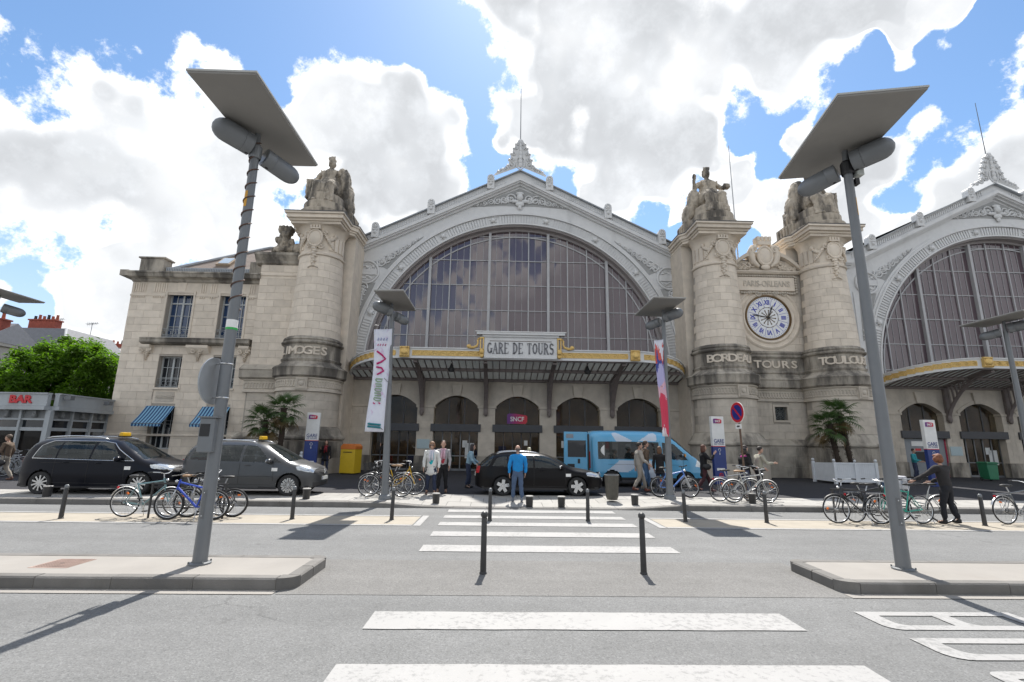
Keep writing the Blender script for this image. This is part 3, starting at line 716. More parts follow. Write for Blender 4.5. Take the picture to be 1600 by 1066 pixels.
def arcade(cx):
    T = thing('station_arcade', 'stone arcade of five low arches with shop doors under the canopy', 'arcade', (cx, HY, ZF), 'entrance arcades of the station', absolute=True)
    op = [k*3.75 for k in (-2, -1, 0, 1, 2)]; hw = 1.37; zs, zc, zt = 4.0, 4.66, 5.62
    az = lambda dx: zs+(zc-zs)*(1-(dx/hw)**2)
    m = MB(); edges = [-11.9]+[e for o_ in op for e in (o_-hw, o_+hw)]+[11.9]
    for i in range(0, len(edges), 2): m.box(cx+edges[i], cx+edges[i+1], HY, HY+.75, ZF-.1, zt)
    for o_ in op:
        n = 12
        for k in range(n):
            a, b = -hw+2*hw*k/n, -hw+2*hw*(k+1)/n
            m.prism([(cx+o_+a, az(a)), (cx+o_+b, az(b)), (cx+o_+b, zt), (cx+o_+a, zt)], 'y', HY, HY+.75)
    m.build('wall', STONE_B, T, fix=True)
    for i in range(0, len(edges), 2): block_wall(T, STONE_B, cx+edges[i], cx+edges[i+1], 1.05, 3.9, HY, ch=.41, bw=.62)
    for i in range(0, len(edges), 2):
        MB().box(cx+edges[i]-.06, cx+edges[i+1]+.06, HY-.09, HY+.3, ZF, 1.02).build('plinth', STONE_W, T, bevel=.02)
        MB().box(cx+edges[i]-.07, cx+edges[i+1]+.07, HY-.08, HY+.4, 3.9, 4.04).build('impost', STONE_B, T, bevel=.015)
    for k, o_ in enumerate(op):
        mo = MB()                                           # moulding round each arch
        n = 14
        for q in range(n):
            a, b = -hw+2*hw*q/n, -hw+2*hw*(q+1)/n
            mo.prism([(cx+o_+a*1.0, az(a)), (cx+o_+b*1.0, az(b)), (cx+o_+b*1.07, az(b)+.17), (cx+o_+a*1.07, az(a)+.17)], 'y', HY-.05, HY+.02)
        mo.build('arch_moulding', STONE_B, T, fix=True)
        MB().prism([(cx+o_-.24, 4.64), (cx+o_+.24, 4.64), (cx+o_+.33, 5.36), (cx+o_-.33, 5.36)], 'y', HY-.13, HY+.1).build('keystone', STONE_B, T, bevel=.02, fix=True)
        # glazed infill
        MB().box(cx+o_-1.52, cx+o_+1.52, HY-.12, HY+.5, 2.48, 2.93).build('lintel', SLATE, T, bevel=.01)
        n = 10; top = [(cx+o_+hw-2*hw*q/n, az(hw-2*hw*q/n)) for q in range(n+1)]
        MB().prism([(cx+o_-hw, 2.93), (cx+o_+hw, 2.93)]+top, 'y', HY+.42, HY+.43).build('pane', GLASS_SHOP, T, fix=True)
        for d in (-.48, .48): MB().box(cx+o_+d-.03, cx+o_+d+.03, HY+.38, HY+.45, 2.93, az(d)).build('glazing_bar', SLATE, T)
        w = 2*hw/5
        for q in range(5):
            a = -hw+q*w; MB().box(cx+o_+a+.035, cx+o_+a+w-.035, HY+.45, HY+.46, ZF+.12, 2.48).build('pane', GLASS_SHOP, T)
        for q in range(6): MB().box(cx+o_-hw+q*w-.03, cx+o_-hw+q*w+.03, HY+.40, HY+.50, ZF, 2.48).build('door_frame', STEEL if k % 2 else SLATE, T)
        MB().box(cx+o_-hw, cx+o_+hw, HY+.40, HY+.50, ZF, ZF+.12).build('threshold', STEEL, T)
        MB().box(cx+o_-hw, cx+o_+hw, HY+.43, HY+.48, 1.0, 1.06).build('push_bar', STEEL, T)
    # notices on the doors
    PAPER = mat('paper_notice', (.62, .63, .62), .8, .12, 30)
    for x, z, w, h in ((-3.2, 1.75, .3, .42), (-2.9, 1.35, .55, .9), (.55, 1.85, .21, .3), (2.9, 1.8, .3, .42), (6.9, 1.75, .3, .3)): MB().box(cx+x-w/2, cx+x+w/2, HY+.43, HY+.445, z-h/2, z+h/2).build('notice', PAPER, T)
    MB().box(cx-6.05, cx-5.3, HY-.06, HY-.025, 1.45, 2.0).build('notice', mat('blue_notice', (.42, .52, .55), .6, .1, 30), T)
    # dim interior behind the doors
    m = MB(); m.quad((cx-11.8, HY+8, ZF), (cx+11.8, HY+8, ZF), (cx+11.8, HY+8, 5.4), (cx-11.8, HY+8, 5.4)); m.quad((cx-11.8, HY+.75, 5.4), (cx+11.8, HY+.75, 5.4), (cx+11.8, HY+8, 5.4), (cx-11.8, HY+8, 5.4))
    for s in (-1, 1): m.quad((cx+s*11.8, HY+.75, ZF), (cx+s*11.8, HY+8, ZF), (cx+s*11.8, HY+8, 5.4), (cx+s*11.8, HY+.75, 5.4))
    m.build('interior', mat('interior_brown', (.22, .165, .12), .9, .6, .9, detail=6), T)
    rng = random.Random(5)
    LIT = mat('fill_glow', (.8, .8, .75), .6, .05, 4, emit=((1, .86, .62), 14.0))  # added glow to brighten the interior behind the glass
    for k in range(8):
        x = cx-9.5+k*2.7; MB().box(x-.5, x+.5, HY+3, HY+3.2, 4.9, 4.95).build('shop_lamp', LIT, T)  # added light panels under the ceiling, no real fittings
    for k in range(14):
        x = cx-10+k*1.5+rng.uniform(-.4, .4); c = rng.choice([(.42, .30, .06), (.06, .09, .30), (.35, .33, .30), (.40, .06, .05), (.10, .22, .12), (.3, .25, .2)]); w, h, z = rng.uniform(.4, 1.0), rng.uniform(.5, 1.3), rng.uniform(.4, 1.5)
        y = HY+rng.uniform(2, 5); MB().box(x-w/2, x+w/2, y, y+.3, ZF+z*.3, ZF+z*.3+h).build('display', mat('display_%d' % k, c, .6, .3, 5), T)
    return T
def sncf_logo(parent, c, w, h, y):
    # rounded slanted lozenge, purple at the left running to red, with white letters
    m = bpy.data.materials.get('rail_logo')
    if m is None:
        m = bpy.data.materials.new('rail_logo'); m.use_nodes = True; t = NT(m.node_tree); b = t.n['Principled BSDF']
        g = t.node('ShaderNodeSeparateXYZ'); t.l.new(t.node('ShaderNodeTexCoord').outputs['Generated'], g.inputs[0])
        t.l.new(t.ramp(g.outputs[0], [(.1, (.14, .02, .22)), (.5, (.42, .015, .12)), (.9, (.60, .02, .04))]), b.inputs['Base Color']); b.inputs['Roughness'].default_value = .4
    x, z = c; pts = [(x-w*.5, z-h*.5), (x+w*.42, z-h*.5), (x+w*.5, z-h*.3), (x+w*.5, z+h*.22), (x+w*.44, z+h*.34), (x-w*.1, z+h*.5), (x-w*.42, z+h*.5), (x-w*.5, z+h*.4)]
    o = MB().prism(pts, 'y', y-.02, y+.02).build('logo', m, parent, fix=True)
    text('logo_letters', 'SNCF', WHITE, parent, (x, y-.025, z-h*.06), h*.62, .004, .012*h, w/h*.46)
    return o
H1 = hall(HX1); A1 = arcade(HX1)
sncf_logo(A1, (HX1+.0, 3.32), 1.25, .62, HY+.36)
H2 = copy_tree(H1, loc=(HX2, HY+1, ZF), label='second arched glass hall front, cut off by the right edge')
A2 = copy_tree(A1, loc=(HX2, HY, ZF), label='stone arcade of low arches under the right-hand canopy')
A1['label'] = 'stone arcade of low arches behind the blue minibus and cars'
H1['label'] = 'whole grey iron and glass arched hall front at centre'
# ticket machines in the first bay of the right arcade
TM = thing('ticket_counter', 'grey panelled ticket machine front with red edges in right arcade', 'ticket machine', (HX2-7.5, HY+.2, ZF), absolute=True)
MB().box(HX2-8.8, HX2-6.2, HY+.16, HY+.36, ZF, 2.44).build('panel', mat('machine_grey', (.24, .26, .28), .5, .08, 3), TM)
for x in (-8.83, -6.2): MB().box(HX2+x, HX2+x+.07, HY+.12, HY+.38, ZF, 2.42).build('trim', mat('machine_red', (.45, .04, .09), .4, .1, 3), TM)
MB().box(HX2-8.3, HX2-7.4, HY+.13, HY+.17, 1.05, 1.65).build('screen', BLACK, TM); MB().box(HX2-8.3, HX2-7.5, HY+.14, HY+.17, 2.0, 2.3).build('sign_panel', WHITE, TM); MB().box(HX2-8.1, HX2-7.75, HY+.13, HY+.155, 1.72, 1.85).build('sign_panel', RED, TM)
for x in (-7.30,): MB().box(HX2+x, HX2+x+.02, HY+.14, HY+.17, ZF, 2.42).build('seam', SLATE, TM)

# ---------------------------------------------------------------- columns, clock tower, pavilion
CY = 27.5
_cb = {}
def curved_block(r0, r1, z0, z1, da, m, depth=.25, seg=6):
    k = (round(r0, 3), round(r1, 3), z0, z1, round(da, 3), m.name)
    if k not in _cb:
        b = MB()
        for i in range(seg+1):
            a = -da/2+da*i/seg
            for r, z in ((r0, z0), (r1, z1), (r1-depth, z1), (r0-depth, z0)): b.v.append((r*math.sin(a), -r*math.cos(a), z))
        for i in range(seg):
            p, q = i*4, i*4+4
            b.f += [(p, q, q+1, p+1), (p+1, q+1, q+2, p+2), (p+3, p, q, q+3)[::-1]]
        b.f += [(0, 1, 2, 3), (seg*4+3, seg*4+2, seg*4+1, seg*4)]
        me = b.mesh('stone_block'); me.materials.append(m); _cb[k] = me
    return _cb[k]
def letters_round(T, s, cx, r, z, size, span, a0=0):
    n = len(s)
    for i, ch in enumerate(s):
        if ch == ' ': continue
        a = a0+(i-(n-1)/2)*span
        me = text_mesh(ch, size, .035, .012, 1.25)
        me.transform(Matrix.Rotation(a, 4, 'Z') @ Matrix.Translation((0, -r, 0)))
        o = mk('letter', me, STONE, T); o.location = (cx, CY, z)
def garland(mb, p0, p1, sag, r, y, n=9):
    for i in range(n):
        t = i/(n-1); x = p0[0]+(p1[0]-p0[0])*t; z = p0[1]+(p1[1]-p0[1])*t-sag*math.sin(PI*t)
        mb.ell((x, y(x), z), (r*(.8+.35*math.sin(PI*t)), r, r*(.8+.35*math.sin(PI*t))), 7, 5)
def column(cx, label, word, span, ao=0, foot=1):
    T = thing('stone_column', label, 'column', (cx, CY, ZF), 'columns with statues on the station front', absolute=True)
    L = lambda nm, prof, m, seg=40: MB().lathe([(r, z) for r, z in prof], (cx, CY), seg, -PI*1.08, PI*.08).build(nm, m, T, smooth=35)
    # pier behind
    MB().box(cx-1.72, cx+1.72, 28.1, 31.2, ZF-.1, 14.0).build('pier', STONE, T)
    L('core', [(2.0, ZF-.1), (2.0, 2.0), (1.64, 2.5), (1.64, 4.4), (1.45, 6.0), (1.42, 7.3), (1.38, 7.4), (1.20, 12.2), (1.16, 14.2)], JOINT)
    # plinth: big worn blocks with a sloping shoulder
    for i in range(2):
        for k in range(5):
            a = (k-2+(.5 if i else 0))*rad(37)
            o = mk('stone_block', curved_block(2.06, 2.06, ZF-.05+i*.85, ZF+.795+i*.85, rad(36.6), STONE_W if i else STONE_B), None, T); o.location = (cx, CY, 0); o.rotation_euler = (0, 0, a)
    L('shoulder', [(2.06, 1.85), (2.12, 1.93), (2.10, 2.02), (1.98, 2.12), (1.88, 2.34), (1.74, 2.52), (1.66, 2.56)], STONE_W)
    for i in range(4):
        for k in range(6):
            a = (k-2.5+(.5 if i % 2 else 0))*rad(33)
            o = mk('stone_block', curved_block(1.68, 1.68, 2.565+i*.455, 2.565+i*.455+.445, rad(32.7), STONE_B), None, T); o.location = (cx, CY, 0); o.rotation_euler = (0, 0, a)
    # guilloche band, cornice with black weathering, letter band
    L('band_moulding', [(1.68, 4.385), (1.78, 4.40), (1.78, 4.50), (1.72, 4.53), (1.72, 5.04), (1.78, 5.07), (1.80, 5.14)], STONE_B)
    m = MB()
    for k in range(36):
        a = rad(-95+k*5.3)
        if abs(a-rad(8)) < rad(11): continue
        m.torus((0, 0, 0), .16, .035, 'y', 10, 5, sx=.62)
        n = len(m.v)-50
        M = Matrix.Translation((cx, CY, 4.79)) @ Matrix.Rotation(a, 4, 'Z') @ Matrix.Translation((0, -1.725, 0))
        m.v[n:] = [tuple(M @ Vector(p)) for p in m.v[n:]]
    o = m.build('guilloche', STONE_B, T, smooth=True); o['kind'] = 'stuff'
    me = MB().box(-.30, .30, -1.84, -1.6, -.33, .33).box(-.22, .22, -1.875, -1.84, -.25, -.21).box(-.22, .22, -1.875, -1.84, .21, .25).box(-.22, -.18, -1.875, -1.84, -.21, .21).box(.18, .22, -1.875, -1.84, -.21, .21).ell((0, -1.85, 0), (.13, .06, .13), 10, 6).mesh('carved_panel')
    o = mk('carved_panel', me, STONE_B, T); o.location = (cx, CY, 4.78); o.rotation_euler = (0, 0, rad(8))
    L('cornice', [(1.80, 5.14), (1.92, 5.20), (1.95, 5.24), (1.95, 5.62), (1.99, 5.68), (1.95, 5.74), (1.72, 5.86), (1.60, 5.98), (1.56, 6.04)], STONE_W)
    L('letter_band', [(1.56, 6.04), (1.60, 6.10), (1.62, 6.18), (1.53, 6.24), (1.53, 6.98), (1.58, 7.00)], STONE_W)
    L('torus_moulding', [(1.58, 7.00), (1.66, 7.05), (1.68, 7.12), (1.60, 7.18), (1.55, 7.20), (1.60, 7.27), (1.57, 7.36), (1.47, 7.42), (1.44, 7.45)], STONE_W)
    letters_round(T, word, cx, 1.545, 6.60, .62, span, ao)
    # shaft
    n = 11
    for i in range(n):
        z0, z1 = 7.45+i*4.75/n, 7.45+(i+1)*4.75/n-.011; ra, rb = 1.435-.215*i/n, 1.435-.215*(i+1)/n
        for k in range(7):
            a = (k-3+(.5 if i % 2 else 0))*rad(29)
            o = mk('stone_block', curved_block(ra, rb, z0, z1, rad(28.6), STONE), None, T); o.location = (cx, CY, 0); o.rotation_euler = (0, 0, a)
    L('neck_moulding', [(1.215, 12.2), (1.30, 12.24), (1.31, 12.32), (1.25, 12.38), (1.20, 12.42)], STONE)
    L('neck', [(1.20, 12.42), (1.19, 13.55), (1.24, 13.75), (1.36, 13.95), (1.52, 14.05)], STONE)
    # entablature: square slab in steps
    for h, yf, z0, z1, b in ((1.42, 26.05, 14.0, 14.16, .02), (1.50, 25.95, 14.16, 14.28, .02), (1.60, 25.80, 14.28, 14.50, .015), (1.68, 25.70, 14.50, 14.62, .015)):
        m = MB().prism([(cx-h, yf), (cx+h, yf), (cx+h, 27.4), (cx+h+.32, 27.75), (cx+h+.32, 31.2), (cx-h-.32, 31.2), (cx-h-.32, 27.75), (cx-h, 27.4)], 'z', z0, z1)
        m.build('entablature_slab', STONE, T, fix=True, bevel=b)
    MB().prism([(cx-1.70, 25.68), (cx+1.70, 25.68), (cx+1.70, 27.4), (cx+2.02, 27.75), (cx+2.02, 31.2), (cx-2.02, 31.2), (cx-2.02, 27.75), (cx-1.70, 27.4)], 'z', 14.62, 14.66).build('lead_capping', mat('lead', (.09, .09, .095), .6, .2, 3), T, fix=True)
    # flutes of the neck and the hanging cartouche
    m = MB()
    for k in range(13):
        a = rad(-84+k*14)
        if abs(a) < rad(38): continue
        m.obox((cx+1.22*math.sin(a), CY-1.22*math.cos(a), 13.0), (.11*math.cos(a), .11*math.sin(a), 0), (.03*math.sin(a), -.03*math.cos(a), 0), (0, 0, .42))
    m.build('neck_panels', STONE, T)
    c = MB(); yy = lambda x: CY-math.sqrt(max(.2, 1.24**2-(x-cx)**2))-.02
    c.ell((cx, CY-1.26, 13.20), (.40, .15, .48), 16, 10); c.torus((cx, CY-1.32, 13.20), .40, .06, 'y', 24, 6, sz=1.2)
    c.box(cx-.30, cx+.30, CY-1.44, CY-1.2, 13.72, 13.80)
    for k in range(4): c.box(cx-.29+k*.16, cx-.19+k*.16, CY-1.45, CY-1.2, 13.80, 13.95)
    for s in (-1, 1):
        scroll(c, (cx+s*.46, 13.52), .18, yy(cx+s*.46)-.05, 1.4, .05, 0, s, 12); scroll(c, (cx+s*.36, 12.72), .16, yy(cx+s*.36)-.06, 1.4, .05, 0, -s, 12)
        garland(c, (cx+s*.45, 13.55), (cx+s*1.0, 13.45), .32, .10, yy, 9)
        for q in range(7): c.ell((cx+s*(.62+.05*q), yy(cx+s*(.62+.05*q))-.04, 13.25-.09*q), (.11-.008*q, .09, .08), 7, 5)
        c.ell((cx+s*.98, yy(cx+s*.98), 13.5), (.12, .12, .14), 8, 6)
    for q in range(9):
        r = .19-.014*q
        c.ell((cx+(-1)**q*.03, CY-1.28, 12.72-.145*q), (r, .12, .10), 8, 6)
        if q % 2 == 0: c.ell((cx-r, CY-1.24, 12.69-.145*q), (.07, .08, .06), 6, 5); c.ell((cx+r, CY-1.24, 12.69-.145*q), (.07, .08, .06), 6, 5)
    for s in (-1, 1): c.ell((cx+s*.16, CY-1.27, 11.5), (.18, .07, .05), 7, 5, Matrix.Rotation(s*.5, 3, 'Y'))
    c.build('cartouche', STONE, T, smooth=50)
    return T
CX = (-10.71, 12.88, 19.5)
column(CX[0], 'round stone column lettered LIMOGES left of the big glass arch', 'LIMOGES', rad(15.5), rad(-4))
column(CX[1], 'round stone column lettered BORDEAUX left of the clock', 'BORDEAUX', rad(14.5), rad(5))
column(CX[2], 'round stone column lettered TOULOUSE right of the clock', 'TOULOUSE', rad(14.0), rad(-3))

# seated statues on the columns: one remeshed body each
def statue(cx, label, kind, mirror=1, sc=1.1):
    T = thing('statue', label, 'statue', (cx, 27.3, 14.66), 'seated stone statues crowning the columns')
    p = MB()                                     # stepped half-round pedestal
    for w, d, z0, z1 in ((1.42, 1.55, 0, .32), (1.22, 1.35, .32, .80), (1.02, 1.12, .80, 1.35)):
        pts = [(-w, .9), (w, .9)]+[(w*math.cos(a), -d*math.sin(a)*.95) for a in [PI*k/12 for k in range(13)]]
        pts = [(-w, .9)]+[(w*math.cos(PI-a), -d*math.sin(a)*.95) for a in [PI*k/12 for k in range(13)]]+[(w, .9)]
        p.prism(pts, 'z', z0, z1)
    p.box(-1.35, 1.35, .4, 2.2, 0, 1.0); p.box(-1.0, 1.0, .5, 1.9, 1.0, 2.0)
    for s in (-1, 1):
        for k in range(5): p.box(s*1.36-.1, s*1.36+.1, .5+k*.32, .68+k*.32, 0, .85)
    p.build('pedestal', STATUE, T, bevel=.05, fix=True)
    b = MB(); s = mirror
    b.ell((0, .25, 2.0), (.75, .75, .75)); b.ell((0, .35, 2.6), (.52, .42, .62)); b.ell((0, .38, 3.05), (.60, .36, .34))       # hips, trunk, shoulders
    b.ell((-.06*s, .30, 2.98), (.34, .30, .24))                                                                                # bust
    b.ell((0, .33, 3.42), (.13, .13, .20)); b.ell((0, .28, 3.70), (.20, .23, .27), 14, 10); b.ell((0, .40, 3.74), (.24, .22, .24))   # neck, head, hair
    b.ell((0, .06, 3.66), (.035, .06, .06)); b.ell((0, .34, 3.98), (.20, .2, .09)); b.box(-.2, .2, .16, .52, 3.92, 4.02)
    for k in range(5): b.ell((-.18+.09*k, .24, 4.08), (.045, .06, .10), 6, 5)
    for q in (-1, 1):
        b.tube([(q*.30, .1, 1.95), (q*.40, -.62, 1.98), (q*.40, -.74, 1.85)], [.34, .30, .26], 10); b.tube([(q*.40, -.70, 1.95), (q*.36, -.78, 1.35), (q*.36, -.82, .82)], [.27, .24, .26], 10); b.ell((q*.36, -1.02, .86), (.13, .26, .10))
    b.ell((0, -.55, 1.3), (.5, .3, .6))                                                                                        # skirt between the knees
    for k in range(9):
        x = -.62+.155*k; b.tube([(x*.6, -.1, 2.25), (x*.9, -.72, 1.95), (x, -.82, 1.3), (x*1.05, -.95, .85)], [.07, .09, .08, .09], 6)
    for k in range(7): x = -.42+.14*k; b.tube([(x*1.2, .02, 3.15), (x*.8, -.02, 2.75), (x*1.3, .0, 2.25)], [.05, .06, .07], 6)
    if kind == 0:
        b.tube([(-.55*s, .35, 3.1), (-.82*s, .2, 2.6), (-.88*s, -.1, 2.35), (-.80*s, -.3, 2.3)], [.17, .15, .12, .10], 8); b.box(-1.0*s-.22, -1.0*s+.22, -.3, .25, 1.35, 2.45)
        b.tube([(.55*s, .35, 3.1), (.80*s, .3, 2.75), (.72*s, .1, 2.55)], [.17, .15, .11], 8)
        b.ell((.82*s, .6, 2.55), (.36, .55, .95)); b.ell((.95*s, .8, 1.9), (.42, .6, .8)); b.ell((1.0*s, .9, 1.3), (.42, .7, .6)); b.ell((.62*s, .5, 3.25), (.22, .3, .28))
    else:
        b.tube([(-.52*s, .35, 3.1), (-.85*s, .25, 2.7), (-.92*s, .1, 3.1), (-.88*s, .05, 3.32)], [.17, .15, .11, .10], 8); b.ell((-.90*s, .04, 3.38), (.13, .13, .18))
        b.tube([(.52*s, .35, 3.1), (.88*s, .2, 2.78), (1.12*s, -.1, 2.72)], [.17, .14, .11], 8); b.box(1.0*s-.2, 1.0*s+.2, -.3, .1, 2.62, 2.86)
        b.ell((-.85*s, .5, 2.0), (.38, .6, .8)); b.ell((-1.0*s, .9, 1.3), (.45, .7, .75)); b.ell((.78*s, .4, 1.9), (.36, .6, .75)); b.ell((-1.1*s, .4, 1.95), (.2, .2, .26)); b.ell((-1.12*s, .3, 1.4), (.22, .25, .5))
    o = b.build('figure', STATUE, T, smooth=True)
    r = o.modifiers.new('remesh', 'REMESH'); r.mode = 'VOXEL'; r.voxel_size = .045; r.use_smooth_shade = True
    tx = bpy.data.textures.get('drapery') or bpy.data.textures.new('drapery', 'CLOUDS'); tx.noise_scale = .16; tx.noise_depth = 2
    d = o.modifiers.new('folds', 'DISPLACE'); d.texture = tx; d.strength = .10; d.mid_level = .5; d.texture_coords = 'LOCAL'
    T.scale = (1.0, 1.0, sc); return T
statue(CX[0], 'weathered seated crowned stone figure on the LIMOGES column', 0, 1)
statue(CX[1], 'seated stone figure with raised hand on the BORDEAUX column', 1, 1)
statue(CX[2], 'seated stone figure half hidden by the right lamp panel', 0, -1)

# ---- clock tower between the two right columns
TX = (CX[1]+CX[2])/2; TY = 28.0
TW = thing('clock_tower', 'pale stone clock wall between the two right-hand columns', 'tower', (TX, TY, ZF), absolute=True)
def band(T, x0, x1, yf, prof, m, nm):          # straight moulding: prof (projection, z)
    b = MB(); pts = [(yf-d, z) for d, z in prof]+[(yf+.3, prof[-1][1]), (yf+.3, prof[0][1])]
    b.prism(pts, 'x', x0, x1); return b.build(nm, m, T, fix=True)
xa, xb = CX[1]+.9, CX[2]-.9
wx0, wx1, wz0, wz1 = 16.05, 16.78, 3.35, 4.12
wall_with_holes(MB(), xa, xb, ZF-.1, 13.2, TY+.02, TY+.5, [(wx0, wx1, wz0, wz1)]).build('wall', JOINT, TW)
MB().box(xa, xb, TY+.5, TY+2.5, ZF, 13.2).build('wall_core', STONE, TW)
block_wall(TW, STONE_B, xa, xb, 2.25, 4.40, TY, [(wx0-.12, wx1+.12, wz0-.12, wz1+.12)], ch=.43, bw=.95)
block_wall(TW, STONE_W, xa, xb, ZF, 1.85, TY-.42, ch=.57, bw=1.2)
MB().box(xa, xb, TY-.40, TY+.1, ZF-.1, 1.85).build('base_course', JOINT, TW)
band(TW, xa, xb, TY, [(.44, 1.85), (.47, 1.93), (.34, 2.05), (.20, 2.22), (.03, 2.26)], STONE_W, 'plinth_moulding')
band(TW, xa, xb, TY, [(.03, 4.40), (.12, 4.42), (.12, 4.50), (.06, 4.53), (.06, 5.04), (.12, 5.07), (.14, 5.14)], STONE_B, 'band_moulding')
m = MB(); x = xa+.3
while x < xb-.2: m.torus((x, TY-.07, 4.79), .16, .035, 'y', 10, 5, sx=.62); x += .165
o = m.build('guilloche', STONE_B, TW, smooth=True); o['kind'] = 'stuff'
band(TW, xa, xb, TY, [(.14, 5.14), (.26, 5.20), (.30, 5.24), (.30, 5.62), (.34, 5.68), (.30, 5.74), (.12, 5.90), (.04, 6.04)], STONE_W, 'cornice')
band(TW, xa, xb, TY, [(.04, 6.04), (.10, 6.10), (.10, 6.18), (.03, 6.24), (.03, 6.98), (.08, 7.0), (.14, 7.08), (.10, 7.18), (.06, 7.2), (.12, 7.30), (.02, 7.42)], STONE_W, 'letter_band')
for i, ch in enumerate('TOURS'): text('letter', ch, STONE, TW, (TX+.18+(i-2)*.55, TY-.05, 6.60), .62, .035, .012, 1.25)
# grille window
MB().box(wx0-.12, wx1+.12, TY-.06, TY-.02, wz1, wz1+.12).box(wx0-.12, wx1+.12, TY-.06, TY-.02, wz0-.12, wz0).box(wx0-.12, wx0, TY-.06, TY-.02, wz0, wz1).box(wx1, wx1+.12, TY-.06, TY-.02, wz0, wz1).build('window_surround', STONE_B, TW)
wv = MB().box(wx0, wx1, TY+.3, TY+.32, wz0, wz1).build('window', BLACK, TW)
m = MB(); cxw, czw = (wx0+wx1)/2, (wz0+wz1)/2
for R in (.12, .22, .32): m.torus((cxw, TY+.1, czw), R, .012, 'y', 18, 5)
for k in range(8): a = PI*k/4; m.tube([(cxw, TY+.1, czw), (cxw+.36*math.cos(a), TY+.1, czw+.36*math.sin(a))], .010, 5)
for sx in (-1, 1):
    for sz in (-1, 1): m.torus((cxw+sx*.28, TY+.1, czw+sz*.28), .07, .01, 'y', 12, 5)
m.build('grille', mat('grille_iron', (.16, .18, .18), .6, .1, 8), wv)
# upper wall, clock
KZ, KR = 9.50, 1.28
n = 13; ch = (13.1-7.42)/n
for i in range(n):
    a, b = 7.42+i*ch, 7.42+(i+1)*ch; zc = (a+b)/2
    dz = abs(zc-KZ); half = math.sqrt(max(0, 1.72**2-dz*dz))
    block_wall(TW, STONE, xa, xb, a, b, TY, [(TX-half, TX+half, a-.1, b+.1)] if half > 0 else [], ch=ch, bw=.95+.1*(i % 2))
CK = thing('clock', 'large round station clock with blue Roman numerals', 'clock', (TX, TY-.1, KZ), absolute=True)
def disc_ring(mb, c, y0, prof, seg=56):        # rings about the Y axis: prof (r, y)
    n = len(mb.v)
    for r, y in prof:
        for k in range(seg): a = 2*PI*k/seg; mb.v.append((c[0]+r*math.cos(a), y, c[1]+r*math.sin(a)))
    for i in range(len(prof)-1):
        for k in range(seg): a, b = n+i*seg+k, n+i*seg+(k+1) % seg; mb.f.append((a, a+seg, b+seg, b))
    return mb
disc_ring(MB(), (TX, KZ), 0, [(2.05, TY+.03), (1.95, TY-.10), (1.86, TY-.12), (1.80, TY-.04), (1.66, TY-.03), (1.56, TY-.13), (1.46, TY-.10), (1.40, TY-.03), (1.38, TY-.02)]).build('clock_surround', STONE, TW, smooth=40, fix=True)
disc_ring(MB(), (TX, KZ), 0, [(1.42, TY-.03), (1.40, TY-.11), (1.33, TY-.12), (1.29, TY-.035)]).build('rim', mat('clock_bronze', (.16, .10, .045), .4, .15, 6, metal=.5), CK, smooth=40, fix=True)
ENAM = mat('white_enamel', (.82, .83, .84), .25, .03, 3); COBALT = mat('cobalt', (.03, .05, .42), .3, .06, 6); BRZ = mat('dial_brown', (.12, .08, .04), .5, .2, 8)
disc_ring(MB(), (TX, KZ), 0, [(1.31, TY-.035), (.001, TY-.035)]).build('dial', ENAM, CK, fix=True)
for k, num in enumerate(['XII', 'I', 'II', 'III', 'IIII', 'V', 'VI', 'VII', 'VIII', 'IX', 'X', 'XI']):
    a = 2*PI*k/12; me = text_mesh(num, .40, .004, .014, {'I': 1.0, 'II': .9, 'III': .8, 'IIII': .62, 'VIII': .46, 'VII': .58, 'XII': .68, 'XI': .78, 'IX': .78}.get(num, .85))
    me.transform(Matrix.Translation((TX, TY-.045, KZ)) @ Matrix.Rotation(a, 4, 'Y') @ Matrix.Translation((0, 0, .93))); mk('numeral', me, COBALT, CK)
m = MB()
for k in range(12):
    a = 2*PI*(k+.5)/12; s, c = math.sin(a), math.cos(a); m.obox((TX+.90*s, TY-.043, KZ+.90*c), (.30*s, 0, .30*c), (0, .004, 0), (.008*c, 0, -.008*s))
for k in range(60):
    a = 2*PI*k/60; s, c = math.sin(a), math.cos(a); L = .05 if k % 5 else .085; m.obox((TX+(1.25-L/2)*s, TY-.043, KZ+(1.25-L/2)*c), (L/2*s, 0, L/2*c), (0, .004, 0), (.011*c, 0, -.011*s))
m.build('minute_marks', COBALT, CK)
m = MB(); m.torus((TX, TY-.04, KZ), .62, .014, 'y', 40, 5)
for k in range(12):
    a = 2*PI*k/12+.13; s, c = math.sin(a), math.cos(a); m.ell((TX+.62*s, TY-.045, KZ+.62*c), (.035, .02, .035), 7, 5); m.obox((TX+.30*s, TY-.043, KZ+.30*c), (.16*s, 0, .16*c), (0, .005, 0), (.022*c, 0, -.022*s)); m.ell((TX+.44*s, TY-.045, KZ+.44*c), (.045, .015, .045), 7, 5)
m.ell((TX, TY-.045, KZ), (.13, .03, .13), 12, 6); m.build('dial_ornament', BRZ, CK)
def hand(L, w, ang, y):
    s, c = math.sin(ang), math.cos(ang); m = MB()
    f = lambda u, v: (TX+u*s+v*c, KZ+u*c-v*s)
    m.prism([f(-.18, -w*.6), f(-.18, w*.6), f(L*.55, w), f(L*.72, w*1.8), f(L, 0), f(L*.72, -w*1.8), f(L*.55, -w)], 'y', y-.008, y+.008); return m
hand(.84, .030, rad(23.5), TY-.065).build('hour_hand', BLACK, CK, fix=True); hand(1.02, .022, rad(279.5), TY-.085).build('minute_hand', BLACK, CK, fix=True)
disc_ring(MB(), (TX, KZ), 0, [(.07, TY-.05), (.05, TY-.10), (.001, TY-.10)]).build('hub', BLACK, CK, fix=True)
